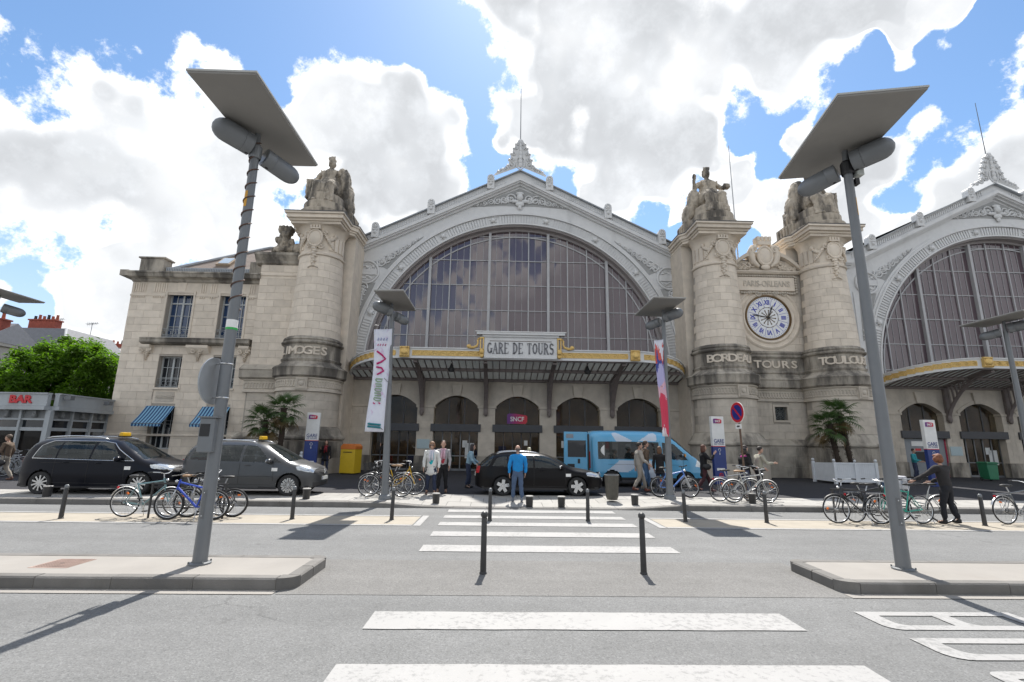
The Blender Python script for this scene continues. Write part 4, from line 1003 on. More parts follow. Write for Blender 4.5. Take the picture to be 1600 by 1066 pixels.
# name panel, pediment, crest
MB().box(TX-1.75, TX+1.75, TY-.20, TY, 11.15, 12.0).build('name_panel', STONE, TW, bevel=.02)
text('letter_row', 'PARIS-ORLEANS', STONE_B, TW, (TX, TY-.21, 11.57), .52, .025, .008, .78)
m = MB()
for k in range(24): m.ell((TX-1.72+.15*k, TY-.12, 11.06-.06*abs(math.sin(k*.5))), (.085, .10, .08), 7, 5); m.ell((TX-1.72+.15*k, TY-.14, 12.10), (.085, .09, .07), 7, 5)
for s in (-1, 1):
    for q in range(7): m.ell((TX+s*1.88, TY-.10, 11.1+.16*q), (.10, .10, .08), 7, 5)
    scroll(m, (TX+s*.55, 10.98), .2, TY-.12, 1.5, .05, 0, s); scroll(m, (TX+s*1.05, 11.0), .14, TY-.12, 1.5, .045, 0, -s)
m.build('panel_garland', STONE_B, TW, smooth=50)
band(TW, xa-.1, xb+.1, TY, [(.1, 12.2), (.22, 12.24), (.30, 12.34), (.30, 12.42), (.18, 12.46)], STONE, 'pediment_base')
for s in (-1, 1):
    m = MB(); n = 8
    for k in range(n):
        t0, t1 = k/n, (k+1)/n; f = lambda t: (TX+s*(2.2-1.5*t), 12.46+.95*math.sin(t*PI/2*.95))
        (x0, z0), (x1, z1) = f(t0), f(t1); m.prism([(x0, z0-.02), (x1, z1-.02), (x1, z1+.22), (x0, z0+.22)], 'y', TY-.34, TY+.2)
    m.build('pediment_arm', STONE, TW, fix=True)
    m = MB(); 
    for q in range(5): scroll(m, (TX+s*(.75+.27*q), 12.78-.05*q+(.12 if q < 2 else 0)), .24-.03*q, TY-.14, 1.4, .05, q, s); leafy(m, (TX+s*(1.0+.22*q), 12.62), .16, TY-.12, 5, q, .06)
    m.build('pediment_relief', STONE, TW, smooth=50); m = MB()
    for q in range(5): leafy(m, (TX+s*(2.35+.1*q), 12.75-.18*q+.25), .22, TY-.1, 6, q, .10)
    m.build('pediment_relief', STONE_W, TW, smooth=50)
m = MB().box(TX-.9, TX+.9, TY-.02, TY+.4, 12.46, 13.7); m.build('crest_backing', STONE, TW)
m = MB(); m.ell((TX, TY-.25, 13.35), (.46, .20, .62), 18, 12); m.torus((TX, TY-.34, 13.35), .44, .09, 'y', 26, 8, sz=1.35)
for s in (-1, 1):
    m.tube([(TX+s*.35, TY-.2, 12.7), (TX+s*.72, TY-.2, 13.0), (TX+s*.82, TY-.2, 13.5), (TX+s*.62, TY-.2, 13.95), (TX+s*.4, TY-.2, 14.0)], [.1, .2, .26, .2, .12], 10); scroll(m, (TX+s*.62, 13.72), .26, TY-.38, 1.3, .09, 0, s)
m.box(TX-.42, TX+.42, TY-.42, TY+.1, 14.05, 14.3)
for k in range(4): m.box(TX-.44+k*.24, TX-.28+k*.24, TY-.45, TY+.1, 14.3, 14.58)
m.ell((TX, TY-.3, 12.62), (.3, .14, .2), 10, 6); m.build('crest', STONE, TW, smooth=45)
MB().tube([(TX-.35, TY+2.2, 13.0), (TX-.35, TY+2.2, 22.6)], [.05, .025], 6).build('flagpole', mat('pale_pole', (.45, .46, .47), .5, .05, 3), TW)

# ---- flanking pier between pavilion and LIMOGES column, and the three-storey stone pavilion
PR = thing('stone_pier', 'plain ashlar pier topped by a carved crown beside the LIMOGES column', 'pier', (-13, 27.6, ZF), absolute=True)
px0, px1, PY = -14.25, -11.6, 27.6
MB().box(px0, px1, PY+.02, PY+3, ZF-.1, 12.3).build('pier_core', JOINT, PR)
block_wall(PR, STONE, px0, px1, 6.0, 12.0, PY, ch=.43, bw=.95)
block_wall(PR, STONE_B, px0+.2, px1, 2.2, 4.4, PY-.22, ch=.44, bw=.95); MB().box(px0+.2, px1, PY-.20, PY+.1, ZF-.1, 4.4).build('base_core', JOINT, PR)
block_wall(PR, STONE_W, px0-.1, px1, ZF, 1.85, PY-.62, ch=.57, bw=1.2); MB().box(px0-.1, px1, PY-.60, PY+.1, ZF-.1, 1.85).build('base_core', JOINT, PR)
band(PR, px0-.12, px1, PY-.22, [(.44, 1.85), (.47, 1.93), (.34, 2.05), (.20, 2.20), (.03, 2.24)], STONE_W, 'plinth_moulding')
band(PR, px0-.05, px1, PY-.22, [(.03, 4.40), (.12, 4.42), (.12, 4.50), (.06, 4.53), (.06, 5.04), (.12, 5.07), (.14, 5.14)], STONE_B, 'band_moulding')
m = MB(); x = px0+.1
while x < px1-.2: m.torus((x, PY-.29, 4.79), .16, .035, 'y', 10, 5, sx=.62); x += .165
o = m.build('guilloche', STONE_B, PR, smooth=True); o['kind'] = 'stuff'
band(PR, px0-.25, px1, PY-.22, [(.14, 5.14), (.26, 5.20), (.30, 5.24), (.30, 5.62), (.34, 5.68), (.30, 5.74), (.0, 5.98), (-.2, 6.02)], STONE_W, 'cornice')
band(PR, px0-.06, px1, PY, [(.03, 11.3), (.08, 11.34), (.08, 11.44), (.02, 11.5)], STONE, 'string_course')
band(PR, px0-.3, px1, PY, [(.03, 12.0), (.14, 12.08), (.18, 12.2), (.36, 12.45), (.42, 12.52), (.42, 12.66), (.3, 12.70)], STONE_W, 'top_cornice')
CR = thing('crown_sculpture', 'small carved stone crown with scrolls standing on the pier', 'sculpture', (-13.1, 27.7, 12.7))
b = MB(); b.ell((0, 0, .25), (.75, .45, .32)); b.ell((.0, 0, .7), (.42, .36, .5)); b.ell((.04, -.1, 1.15), (.34, .3, .3)); b.ell((.95, 0, .35), (.5, .35, .38)); b.ell((1.3, 0, .5), (.25, .25, .3)); b.box(-.32, .38, -.28, .28, 1.3, 1.5)
for k in range(4): b.box(-.36+.21*k, -.2+.21*k, -.3, .3, 1.5, 1.75)
b.ell((-.4, -.1, .9), (.16, .2, .2)); b.ell((.45, -.1, .75), (.16, .2, .25))
o = b.build('carving', STATUE, CR); r = o.modifiers.new('remesh', 'REMESH'); r.mode = 'VOXEL'; r.voxel_size = .05
d = o.modifiers.new('folds', 'DISPLACE'); d.texture = bpy.data.textures['drapery']; d.strength = .12; d.texture_coords = 'LOCAL'

PV = thing('stone_pavilion', 'three-storey ashlar pavilion with striped awnings at left', 'building', (-18, 28, ZF), absolute=True)
vx0, vx1, VY = -21.85, -14.2, 28.0
wins = [(-19.70, -18.18, 7.62, 10.28), (-16.62, -15.10, 7.62, 10.28), (-19.62, -18.30, 4.66, 6.48), (-16.55, -15.23, 4.66, 6.48), (-19.62, -18.30, 1.25, 3.62), (-16.55, -15.23, 1.25, 3.62)]
wall_with_holes(MB(), vx0, vx1, ZF-.1, 11.0, VY+.02, VY+.55, wins).build('wall', JOINT, PV)
MB().box(vx0, vx1, VY+.56, VY+9, ZF, 11.0).build('wall_core', STONE, PV)
holes = [(a-.0, b+.0, c-(.9 if i in (2, 3) else .0), d) for i, (a, b, c, d) in enumerate(wins)]
block_wall(PV, STONE, vx0, vx1, .95, 10.05, VY, holes, ch=.433, bw=.92)
block_wall(PV, STONE_B, vx0-.08, vx1, ZF, .93, VY-.07, [], ch=.4, bw=1.3)
band(PV, vx0-.03, vx1, VY, [(.03, 1.95), (.07, 1.97), (.07, 2.05), (.02, 2.08)], STONE, 'string_course')
# entablature: frieze with triglyph strips, dripping cornice
MB().box(vx0, vx1, VY-.012, VY+.1, 10.16, 10.92).build('frieze', STONE, PV)
for s0, s1 in ((vx0-.02, -19.78), (-18.10, -16.70), (-15.02, vx1)): band(PV, s0, s1, VY, [(.03, 10.05), (.06, 10.06), (.06, 10.14), (.03, 10.16)], STONE, 'string_course')
for x in (-21.6, -21.2, -20.4, -20.0, -17.7, -17.1, -14.85):
    g_ = MB()
    for k in range(3): g_.box(x-.15+k*.13, x-.08+k*.13, VY-.05, VY-.012, 10.30, 10.88)
    for k in range(3): g_.box(x-.15+k*.13, x-.09+k*.13, VY-.09, VY-.012, 9.96, 10.04)
    g_.build('triglyph', STONE, PV)
band(PV, vx0-.02, vx1, VY, [(.02, 10.9), (.12, 10.96), (.16, 11.05), (.20, 11.08), (.46, 11.14), (.52, 11.30), (.58, 11.36), (.56, 11.44), (.2, 11.52)], STONE_W, 'cornice')
MB().prism([(VY-.5, 11.16), (VY+9, 11.16), (VY+9, 11.5), (VY-.5, 11.5)], 'x', vx0-.5, vx0-.02).build('cornice_return', STONE_W, PV, fix=True)
MB().box(vx0+.15, vx0+1.55, VY+.05, VY+.8, 11.45, 12.42).build('parapet_block', STONE_W, PV, bevel=.03); MB().box(vx0+.05, vx0+1.65, VY-.02, VY+.9, 12.42, 12.52).build('parapet_coping', STONE_W, PV, bevel=.02)
MB().box(-15.2, -14.2, VY+.05, VY+.8, 11.45, 12.35).build('parapet_block', STONE_W, PV, bevel=.03)
MB().box(vx0+1.6, -15.2, VY+.25, VY+.6, 11.45, 11.95).build('gutter_board', ZINC, PV)
m = MB(); x = vx0+1.65
while x < -15.25: m.box(x, x+.05, VY+.20, VY+.25, 11.7, 11.9); x += .1
o = m.build('gutter_dentils', ZINC, PV); o['kind'] = 'stuff'
# hipped tile roof with a skylight
RT = mat('roof_tile', (.21, .17, .145), .85, .2, 5, .5, 25, dirt=((.30, .27, .24), 1.2, .5, .7, .5), coords='World')
ap0, ap1 = (-18.6, VY+4.5, 14.6), (-16.0, VY+4.5, 14.6)
ap0 = (-16.2, VY+4.2, 14.9); ap1 = (-15.6, VY+4.2, 14.9)
A, B, C_, D_ = (vx0+.6, VY+.5, 11.6), (-14.0, VY+.5, 11.6), (-14.0, VY+8.6, 11.6), (vx0+.6, VY+8.6, 11.6)
MB().poly([A, B, ap1, ap0]).poly([B, C_, ap1]).poly([C_, D_, ap0, ap1]).poly([D_, A, ap0]).build('roof', RT, PV)
m = MB()
for p, q in ((A, ap0), (B, ap1), (ap0, ap1)): m.tube([Vector(p)+Vector((0, 0, .05)), Vector(q)+Vector((0, 0, .05))], .10, 6)
m.build('ridge', ZINC, PV)
n_ = Vector((0, -(ap0[2]-11.6), 3.7)).normalized(); up_ = Vector((0, 3.7, ap0[2]-11.6)).normalized(); c_ = Vector((-17.7, VY+2.0, 11.6+3.3*1.5/3.7))
MB().obox(c_+n_*.08, (.45, 0, 0), up_*.55, n_*.08).build('skylight', mat('skylight_frame', (.35, .27, .19), .6, .1, 6), PV); MB().obox(c_+n_*.17, (.33, 0, 0), up_*.43, n_*.015).build('skylight_pane', mat('skylight_glass', (.45, .52, .58), .12, .05, 2), PV)
# windows
WF = mat('window_frame_grey', (.46, .48, .48), .5, .05, 4); CURT = mat('interior_dark_blue', (.03, .05, .09), .7, .3, 2)
BG = glass_mat('blue_window_glass', (.02, .05, .12), .05, 1.7, 0, .05, 1.2)
for i, (a, b, c, d) in enumerate(wins):
    up = i < 2; y = VY+.36
    W = MB().box(a, b, y+.03, y+.05, c, d).build('window', BG if up else GLASS2, PV)
    f = MB(); t = .07
    f.box(a, a+t, y-.04, y+.03, c, d).box(b-t, b, y-.04, y+.03, c, d).box(a+t, b-t, y-.04, y+.03, d-t, d).box(a+t, b-t, y-.04, y+.03, c, c+t).box((a+b)/2-.05, (a+b)/2+.05, y-.05, y+.025, c+t, d-t)
    if up: f.box(a+t, b-t, y-.045, y+.024, d-.62, d-.54)
    f.build('frame', WF, W)
    for k in (1, 3): MB().box(a+(b-a)*k/4-.017, a+(b-a)*k/4+.017, y-.02, y+.022, c+.07, d-.07).build('glazing_bar', WF, W)
    for k in ((.25, .5) if up else (.33, .66)): MB().box(a+.07, b-.07, y-.015, y+.021, c+(d-c)*k-.014, c+(d-c)*k+.014).build('glazing_bar', WF, W)
    if i < 4:          # small wrought guard with scrolls
        gmb = MB(); z0 = c+.03; hh = .42 if up else .48; gy = VY-.02 if up else VY+.12
        for z in (z0+.05, z0+hh): gmb.box(a, b, gy-.015, gy+.015, z-.014, z+.014)
        q = a+.12
        while q < b: gmb.torus((q, gy, z0+hh/2), .12, .012, 'y', 12, 4); gmb.box(q+.12, q+.135, gy-.01, gy+.01, z0+.05, z0+hh); q += .27
        gmb.build('window_guard', mat('guard_grey', (.30, .32, .33), .5, .1, 6), W)
    if up:
        MB().box(a-.02, b+.02, VY-.03, VY+.36, c-.30, c).build('apron', mat('apron_grey', (.40, .41, .41), .7, .06, 4), W)
        s_ = MB().box(a-.12, a, VY-.06, VY-.025, c-.2, d+.10).box(b, b+.12, VY-.06, VY-.025, c-.2, d+.10).box(a, b, VY-.06, VY-.025, d, d+.12); s_.build('surround', STONE, W)
        MB().prism([((a+b)/2-.2, d+.12), ((a+b)/2+.2, d+.12), ((a+b)/2+.26, 10.95), ((a+b)/2-.26, 10.95)], 'y', VY-.04, VY+.02).build('keystone', STONE, W, fix=True)
    elif i < 4:
        MB().box(a-.08, b+.08, VY-.10, VY+.36, c-.10, c).build('sill', STONE, W)
        MB().box(a+.006, b-.006, VY-.005, VY+.015, c-.9, c-.10).build('apron', STONE, W); MB().box(a+.14, b-.14, VY-.025, VY-.006, c-.78, c-.24).build('apron_panel', STONE_B, W)
        mm = MB(); 
        for k in range(9): leafy(mm, (a+.26+.105*k, c-.51), .13, VY-.03, 5, k, .03)
        mm.build('apron_relief', STONE_B, W, smooth=40)
# balcony shelf with consoles
band(PV, -20.62, -14.45, VY, [(.02, 7.10), (.30, 7.16), (.42, 7.24), (.42, 7.40), (.46, 7.46), (.40, 7.50)], STONE_W, 'balcony_shelf')
for x, big in ((-20.35, 0), (-17.40, 1), (-14.75, 0)):
    w = .62 if big else .3
    MB().prism([(VY+.02, 6.62), (VY-.08, 6.64), (VY-.34, 6.95), (VY-.36, 7.10), (VY+.02, 7.10)], 'x', x-w, x+w).build('console', STONE, PV, fix=True, bevel=.02)
    mm = MB(); 
    for k in range(5): leafy(mm, (x, 6.75-.12*k), .22-.035*k, VY-.12+.015*k, 6, k, .09)
    for s in (-1, 1): scroll(mm, (x+s*.22, 6.78), .14, VY-.24, 1.4, .04, 0, s)
    mm.build('console_carving', STONE, PV, smooth=45)
# awnings
def stripe_mat():
    m = bpy.data.materials.new('awning_stripes'); m.use_nodes = True; t = NT(m.node_tree); b = t.n['Principled BSDF']
    g_ = t.node('ShaderNodeSeparateXYZ'); t.l.new(t.node('ShaderNodeNewGeometry').outputs['Position'], g_.inputs[0])
    w = t.math('FRACT', t.math('MULTIPLY', g_.outputs[0], 5.6)); s = t.maprange(w, .46, .54, 0, 1, 'LINEAR')
    t.l.new(t.mix(s, (.012, .05, .16, 1), (.20, .40, .55, 1)), b.inputs['Base Color']); b.inputs['Roughness'].default_value = .85
    return m
AW = stripe_mat()
for k, (a, b) in enumerate(((-19.85, -18.28), (-16.75, -15.2))):
    T = thing('awning', 'blue striped awning over the %s ground floor window' % ('left' if k == 0 else 'right, half behind the lamp post'), 'awning', ((a+b)/2, VY, 3.5), 'striped awnings on the pavilion', absolute=True)
    m = MB(); n = 6
    P = [(VY-.05-.95*t, 3.62-1.0*t-.06*math.sin(PI*t)) for t in [q/n for q in range(n+1)]]
    for (y0, z0), (y1, z1) in zip(P[:-1], P[1:]): m.quad((a, y0, z0), (a, y1, z1), (b, y1, z1), (b, y0, z0))
    m.build('canvas', AW, T)
    m = MB(); ns = 10; y, z = P[-1]
    for q in range(ns):
        xa_, xb_ = a+(b-a)*q/ns, a+(b-a)*(q+1)/ns; m.poly([(xa_, y, z), (xa_, y-.005, z-.13), ((xa_+xb_)/2, y-.008, z-.18), (xb_, y-.005, z-.13), (xb_, y, z)])
    m.build('valance', AW, T)
    m = MB()
    for x in (a+.02, b-.02): m.tube([(x, VY, 2.6), (x, y, z)], .015, 6)
    m.tube([(a, y, z), (b, y, z)], .018, 6); m.build('arm', STEEL, T)

# ---------------------------------------------------------------- glass canopies over the entrances
def serif_word(word, x0, x1, z0, z1, y, t=.055):
    # condensed slab-serif capitals drawn with strokes
    m = MB(); n = len(word); gap = .25
    ws = [1.0 if c != ' ' else .45 for c in word]; tot = sum(ws)+gap*(n-1); u = (x1-x0)/tot; x = x0
    h = z1-z0
    def bar(ax, az, bx, bz, w): 
        d = Vector((bx-ax, 0, bz-az)); L = d.length/2; d.normalize(); p = Vector((-d.z, 0, d.x))
        m.obox(((ax+bx)/2, y, (az+bz)/2), d*L, (0, .02, 0), p*w/2)
    def serif(cx, cz): m.obox((cx, y, cz), (t*1.0, 0, 0), (0, .02, 0), (0, 0, .02))
    def arc(cx, cz, rx, rz, a0, a1, w, k=10):
        pts = [(cx+rx*math.cos(a0+(a1-a0)*i/k), cz+rz*math.sin(a0+(a1-a0)*i/k)) for i in range(k+1)]
        for p, q in zip(pts[:-1], pts[1:]): bar(p[0], p[1], q[0]+(q[0]-p[0])*.15, q[1]+(q[1]-p[1])*.15, w)
    T_, th = t*1.5, t*.55
    for c, w_ in zip(word, ws):
        a, b = x, x+u*w_; mid = (a+b)/2; q = (b-a)
        if c in 'GO': arc(mid, (z0+z1)/2, q*.42, h*.46, PI*.25 if c == 'G' else 0, PI*1.8 if c == 'G' else 2*PI, T_*.9)
        if c == 'G': bar(b-q*.1, z0+h*.08, b-q*.1, z0+h*.45, T_); serif(b-q*.1, z0+h*.47)
        if c in 'RED': bar(a+q*.18, z0, a+q*.18, z1, T_); serif(a+q*.18, z0); serif(a+q*.18, z1)
        if c == 'A': bar(a+q*.08, z0, mid, z1, th); bar(mid, z1, b-q*.10, z0, T_); bar(a+q*.25, z0+h*.33, b-q*.25, z0+h*.33, th); serif(a+q*.08, z0); serif(b-q*.08, z0)
        if c == 'R': arc(a+q*.25, z0+h*.74, q*.55, h*.24, -PI/2, PI/2, T_*.8); bar(a+q*.5, z0+h*.5, b-q*.06, z0, T_); serif(b-q*.04, z0)
        if c == 'E':
            for zz in (z0+.02, (z0+z1)/2, z1-.02): bar(a+q*.2, zz, b-q*(.1 if zz != (z0+z1)/2 else .3), zz, th*1.2)
            bar(b-q*.1, z0, b-q*.1, z0+h*.2, th); bar(b-q*.1, z1-h*.2, b-q*.1, z1, th)
        if c == 'D': arc(a+q*.2, (z0+z1)/2, q*.68, h*.48, -PI/2, PI/2, T_*.9)
        if c == 'T': bar(mid, z0, mid, z1, T_); bar(a+q*.05, z1-.02, b-q*.05, z1-.02, th*1.2); bar(a+q*.06, z1-h*.2, a+q*.06, z1, th); bar(b-q*.06, z1-h*.2, b-q*.06, z1, th); serif(mid, z0)
        if c == 'U': bar(a+q*.16, z0+h*.25, a+q*.16, z1, T_); bar(b-q*.14, z0+h*.25, b-q*.14, z1, th); arc(mid, z0+h*.28, q*.35, h*.27, PI, 2*PI, T_*.8); serif(a+q*.16, z1); serif(b-q*.14, z1)
        if c == 'S': arc(mid, z0+h*.73, q*.34, h*.25, PI*.1, PI*1.4, T_*.85); arc(mid, z0+h*.27, q*.36, h*.26, -PI*.85, PI*.45, T_*.85); bar(mid-q*.18, z0+h*.58, mid+q*.2, z0+h*.42, T_)
        x = b+u*gap
    return m
def canopy(cx, label, sign=True):
    T = thing('entrance_canopy', label, 'canopy', (cx, HY, ZF), 'glass canopies over the station doors', absolute=True)
    YF, YW = 26.45, HY-.02; zb = lambda y: 6.36-.78*(y-YF)/(YW-YF)             # underside falls toward the wall
    # outline: straight front, curved ends back to the wall
    out = [(x, YF) for x in [-6.5+13*i/26 for i in range(27)]]
    endc = [(6.5+3.75*math.sin(a), YW-(YW-YF)*math.cos(a)) for a in [PI/2*k/14 for k in range(1, 15)]]
    path = [(-x, y) for x, y in reversed(endc)]+out+endc
    def fascia(nm, z0, z1, off, m, thick=.05, zf=None):
        b = MB(); n = len(path)
        P = []
        for i, (x, y) in enumerate(path):
            p, q = path[max(i-1, 0)], path[min(i+1, n-1)]; d = Vector((q[0]-p[0], q[1]-p[1])).normalized(); nn = Vector((d.y, -d.x)); dz = zb(y)-6.36
            for r in (0, -thick):
                for z in (z0, z1): P.append((cx+x+nn.x*(off+r), y+nn.y*(off+r), z+dz))
        b.v = P
        for i in range(n-1):
            a, c = i*4, i*4+4; b.f += [(a, c, c+1, a+1), (a+1, c+1, c+3, a+3), (a+2, a+3, c+3, c+2), (a, a+2, c+2, c)]
        b.f += [(0, 1, 3, 2), ((n-1)*4, (n-1)*4+2, (n-1)*4+3, (n-1)*4+1)]
        return b.build(nm, m, T, fix=True)
    fascia('fascia', 6.36, 6.92, 0, IRON, .08); fascia('fascia_edge', 6.92, 6.98, .06, IRON, .2); fascia('fascia_edge', 6.36, 6.42, .04, IRON, .1)
    # gilded frieze of small arcs, one strip per bay
    def frieze(i0, i1):
        b = MB(); L = 0; acc = 0
        segs = []
        for i in range(i0, i1):
            p, q = path[i], path[i+1]; segs.append((p, q))
        for (p, q) in segs:
            d = Vector((q[0]-p[0], q[1]-p[1])); Ln = d.length; d.normalize(); nn = Vector((d.y, -d.x)); dz = zb((p[1]+q[1])/2)-6.36
            mid = ((p[0]+q[0])/2, (p[1]+q[1])/2)
            M = Matrix(((d.x, -nn.x, 0, cx+mid[0]+nn.x*.008), (d.y, -nn.y, 0, mid[1]+nn.y*.008), (0, 0, 1, 6.66+dz), (0, 0, 0, 1)))
            s = MB(); s.box(-Ln/2, Ln/2, 0, .01, -.15, .15)
            s.torus((0, -.01, -.11), Ln*.42, .022, 'y', 10, 5, 0, PI, sz=.24/(Ln*.42)); s.torus((0, -.012, -.11), Ln*.22, .018, 'y', 8, 5, 0, PI, sz=.13/(Ln*.22)); s.ell((Ln/2, -.005, .0), (.03, .02, .12), 6, 5); s.box(-Ln/2, Ln/2, -.02, 0, .125, .15); s.box(-Ln/2, Ln/2, -.02, 0, -.15, -.125)
            b.add(s, M)
        o = b.build('gilded_frieze', GOLD, T); return o
    n0 = len(endc)
    frieze(1, n0-1); frieze(n0+1, n0+9); frieze(n0+17, n0+25); frieze(n0+27, len(path)-2)
    # gilded corner blocks and end blocks
    for s in (-1, 1):
        b = MB(); b.box(cx+s*6.4-.26, cx+s*6.4+.26, YF-.16, YF+.1, 6.40, 7.0); b.ell((cx+s*6.4, YF-.17, 6.70), (.22, .10, .20), 10, 8); b.torus((cx+s*6.4, YF-.17, 6.7), .2, .035, 'y', 14, 6)
        for k in range(6): b.ell((cx+s*6.4-.22+.088*k, YF-.16, 6.93), (.05, .06, .06), 6, 5); b.ell((cx+s*6.4-.22+.088*k, YF-.16, 6.47), (.05, .06, .05), 6, 5)
        b.build('gilded_block', GOLD, T, smooth=40)
        b = MB(); x = cx+s*10.25; b.box(x-.33, x+.33, HY-.30, HY-.02, 5.98, 6.32); 
        for R in (.26, .16): b.torus((x, HY-.31, 6.02), R, .03, 'y', 10, 5, 0, PI)
        b.build('gilded_block', GOLD, T, smooth=40)
        MB().box(cx+s*10.25-.38, cx+s*10.25+.38, HY-.33, HY-.02, 5.86, 5.98).build('end_block', IRON, T)
    # glass underside: two rows of panes between rafters
    bars = []; edge = {}
    def yfront(x):
        ax = abs(x)
        return YF if ax <= 6.5 else YW-(YW-YF)*math.sqrt(max(0, 1-((ax-6.5)/3.75)**2))
    n = 52; w = 20.0/n; rows = [(0.03, .47), (.53, .97)]
    for i in range(n):
        a, b = -10+i*w, -10+(i+1)*w; xm = (a+b)/2
        for r0, r1 in rows:
            ya = lambda x, r: max(yfront(x)+.10, YF+(YW-YF)*r)
            y00, y10, y01, y11 = ya(a, r0), ya(b, r0), YF+(YW-YF)*r1, YF+(YW-YF)*r1
            if y01-max(y00, y10) < .12: continue
            e = .025; q = [(cx+a+e, y00), (cx+b-e, y10), (cx+b-e, y11), (cx+a+e, y01)]
            m = MB(); m.v = [(x, y, zb(y)+.10) for x, y in q]+[(x, y, zb(y)+.112) for x, y in q]; m.f = [(3, 2, 1, 0), (4, 5, 6, 7), (0, 1, 5, 4), (1, 2, 6, 5), (2, 3, 7, 6), (3, 0, 4, 7)]; m.build('pane', GLASS_CAN, T)
    for i in range(n+1):
        x = -10+i*w; y0 = yfront(x)+.04
        if YW-y0 < .3: continue
        m = MB(); m.v = [(cx+x-.018, y0, zb(y0)+.02), (cx+x+.018, y0, zb(y0)+.02), (cx+x+.018, YW, zb(YW)+.02), (cx+x-.018, YW, zb(YW)+.02)]; m.v += [(p[0], p[1], p[2]+.10) for p in m.v]; m.f = [(3, 2, 1, 0), (4, 5, 6, 7), (0, 1, 5, 4), (1, 2, 6, 5), (2, 3, 7, 6), (3, 0, 4, 7)]; m.build('rafter', IRON_D, T)
    for r in (.5, .985):
        y = YF+(YW-YF)*r; h = 6.5+3.75*math.sqrt(max(0, 1-((YW-y)/(YW-YF))**2)) ; MB().box(cx-h+.06, cx+h-.06, y-.09, y+.09, zb(y)-.05, zb(y)+.13).build('purlin', IRON_D, T)
    MB().box(cx-6.6, cx+6.6, YF+.1, YF+.22, 6.30, 6.48).build('purlin', IRON_D, T)
    # curved brackets
    for x in (-5.85, -1.95, 1.95, 5.85):
        m = MB(); k = 12; up, lo = [], []
        for i in range(k+1):
            t = i/k; y = YW-.05-(YW-YF-.25)*t; up.append((y, zb(y)+.01)); lo.append((YW-.12-(YW-YF-.35)*t, 3.75+2.42*math.sin(t*PI/2)**.72 if t > 0 else 3.75))
        for i in range(k):
            m.prism([lo[i], up[i], up[i+1], lo[i+1]] if False else [up[i], lo[i], lo[i+1], up[i+1]], 'x', cx+x-.05, cx+x+.05) if i > 20 else None
        for pts, ww, th in ((lo, .11, .10), (up, .10, .08)):
            for (y0, z0), (y1, z1) in zip(pts[:-1], pts[1:]): m.prism([(y0, z0), (y1, z1), (y1, z1+th), (y0, z0+th)], 'x', cx+x-ww, cx+x+ww)
        for i in range(1, k): m.prism([(lo[i][0]-.03, lo[i][1]), (lo[i][0]+.03, lo[i][1]), (up[i][0]+.03, up[i][1]), (up[i][0]-.03, up[i][1])], 'x', cx+x-.05, cx+x+.05)
        m.box(cx+x-.13, cx+x+.13, YW-.18, YW, 3.55, 5.6); m.ell((cx+x, YW-.14, 3.6), (.12, .12, .2), 8, 6)
        m.build('bracket', IRON_D, T, fix=True)
    # lamps under the canopy
    for x in (-3.9, 3.9): MB().lathe([(.0, 5.75), (.16, 5.78), (.2, 5.95), (.1, 6.05), (.03, 6.3)], (cx+x, 27.4), 10).build('lamp', BLACK, T)
    if sign:
        S = MB().box(cx-2.02, cx+2.02, YF-.16, YF-.02, 6.42, 7.60).build('sign_board', IRON, T)
        MB().box(cx-1.72, cx+1.72, YF-.17, YF-.155, 7.36, 7.40).build('sign_line', IRON_D, S)
        MB().box(cx-2.12, cx+2.12, YF-.24, YF+.1, 7.60, 7.72).build('sign_moulding', IRON, S); MB().box(cx-2.45, cx+2.45, YF-.34, YF+.15, 7.72, 7.86).build('sign_moulding', IRON, S); MB().box(cx-2.52, cx+2.52, YF-.38, YF+.18, 7.86, 7.90).build('sign_moulding', WHITE, S)
        serif_word('GARE DE TOURS', cx-1.84, cx+1.84, 6.68, 7.28, YF-.17).build('sign_letters', mat('sign_letter_grey', (.20, .20, .215), .6, .06, 6), S)
        for s in (-1, 1):
            x = cx+s*2.15; b = MB(); b.box(x-.11, x-.05, YF-.2, YF-.02, 6.5, 7.58).box(x+.05, x+.11, YF-.2, YF-.02, 6.5, 7.58).box(x-.13, x+.13, YF-.21, YF-.02, 7.5, 7.58); b.ell((x, YF-.22, 6.78), (.14, .10, .17), 8, 6); b.ell((x, YF-.2, 6.52), (.1, .08, .12), 8, 6); b.build('gilded_pilaster', GOLD, T)
            b = MB(); b.tube([(x+s*.16, YF-.1, 7.50), (x+s*.24, YF-.1, 7.42), (x+s*.22, YF-.1, 7.25), (x+s*.28, YF-.1, 7.08), (x+s*.5, YF-.1, 7.0), (x+s*.75, YF-.1, 7.0)], [.03, .06, .05, .07, .08, .05], 7); b.ell((x+s*.72, YF-.1, 7.07), (.13, .08, .12), 8, 6); b.ell((x+s*.18, YF-.1, 7.5), (.07, .06, .07), 8, 6); b.build('gilded_scroll', GOLD, T, smooth=50)
    return T
canopy(HX1, 'glass canopy with gilded frieze and GARE DE TOURS sign')
canopy(HX2, 'glass canopy with gilded frieze cut off by the right edge')

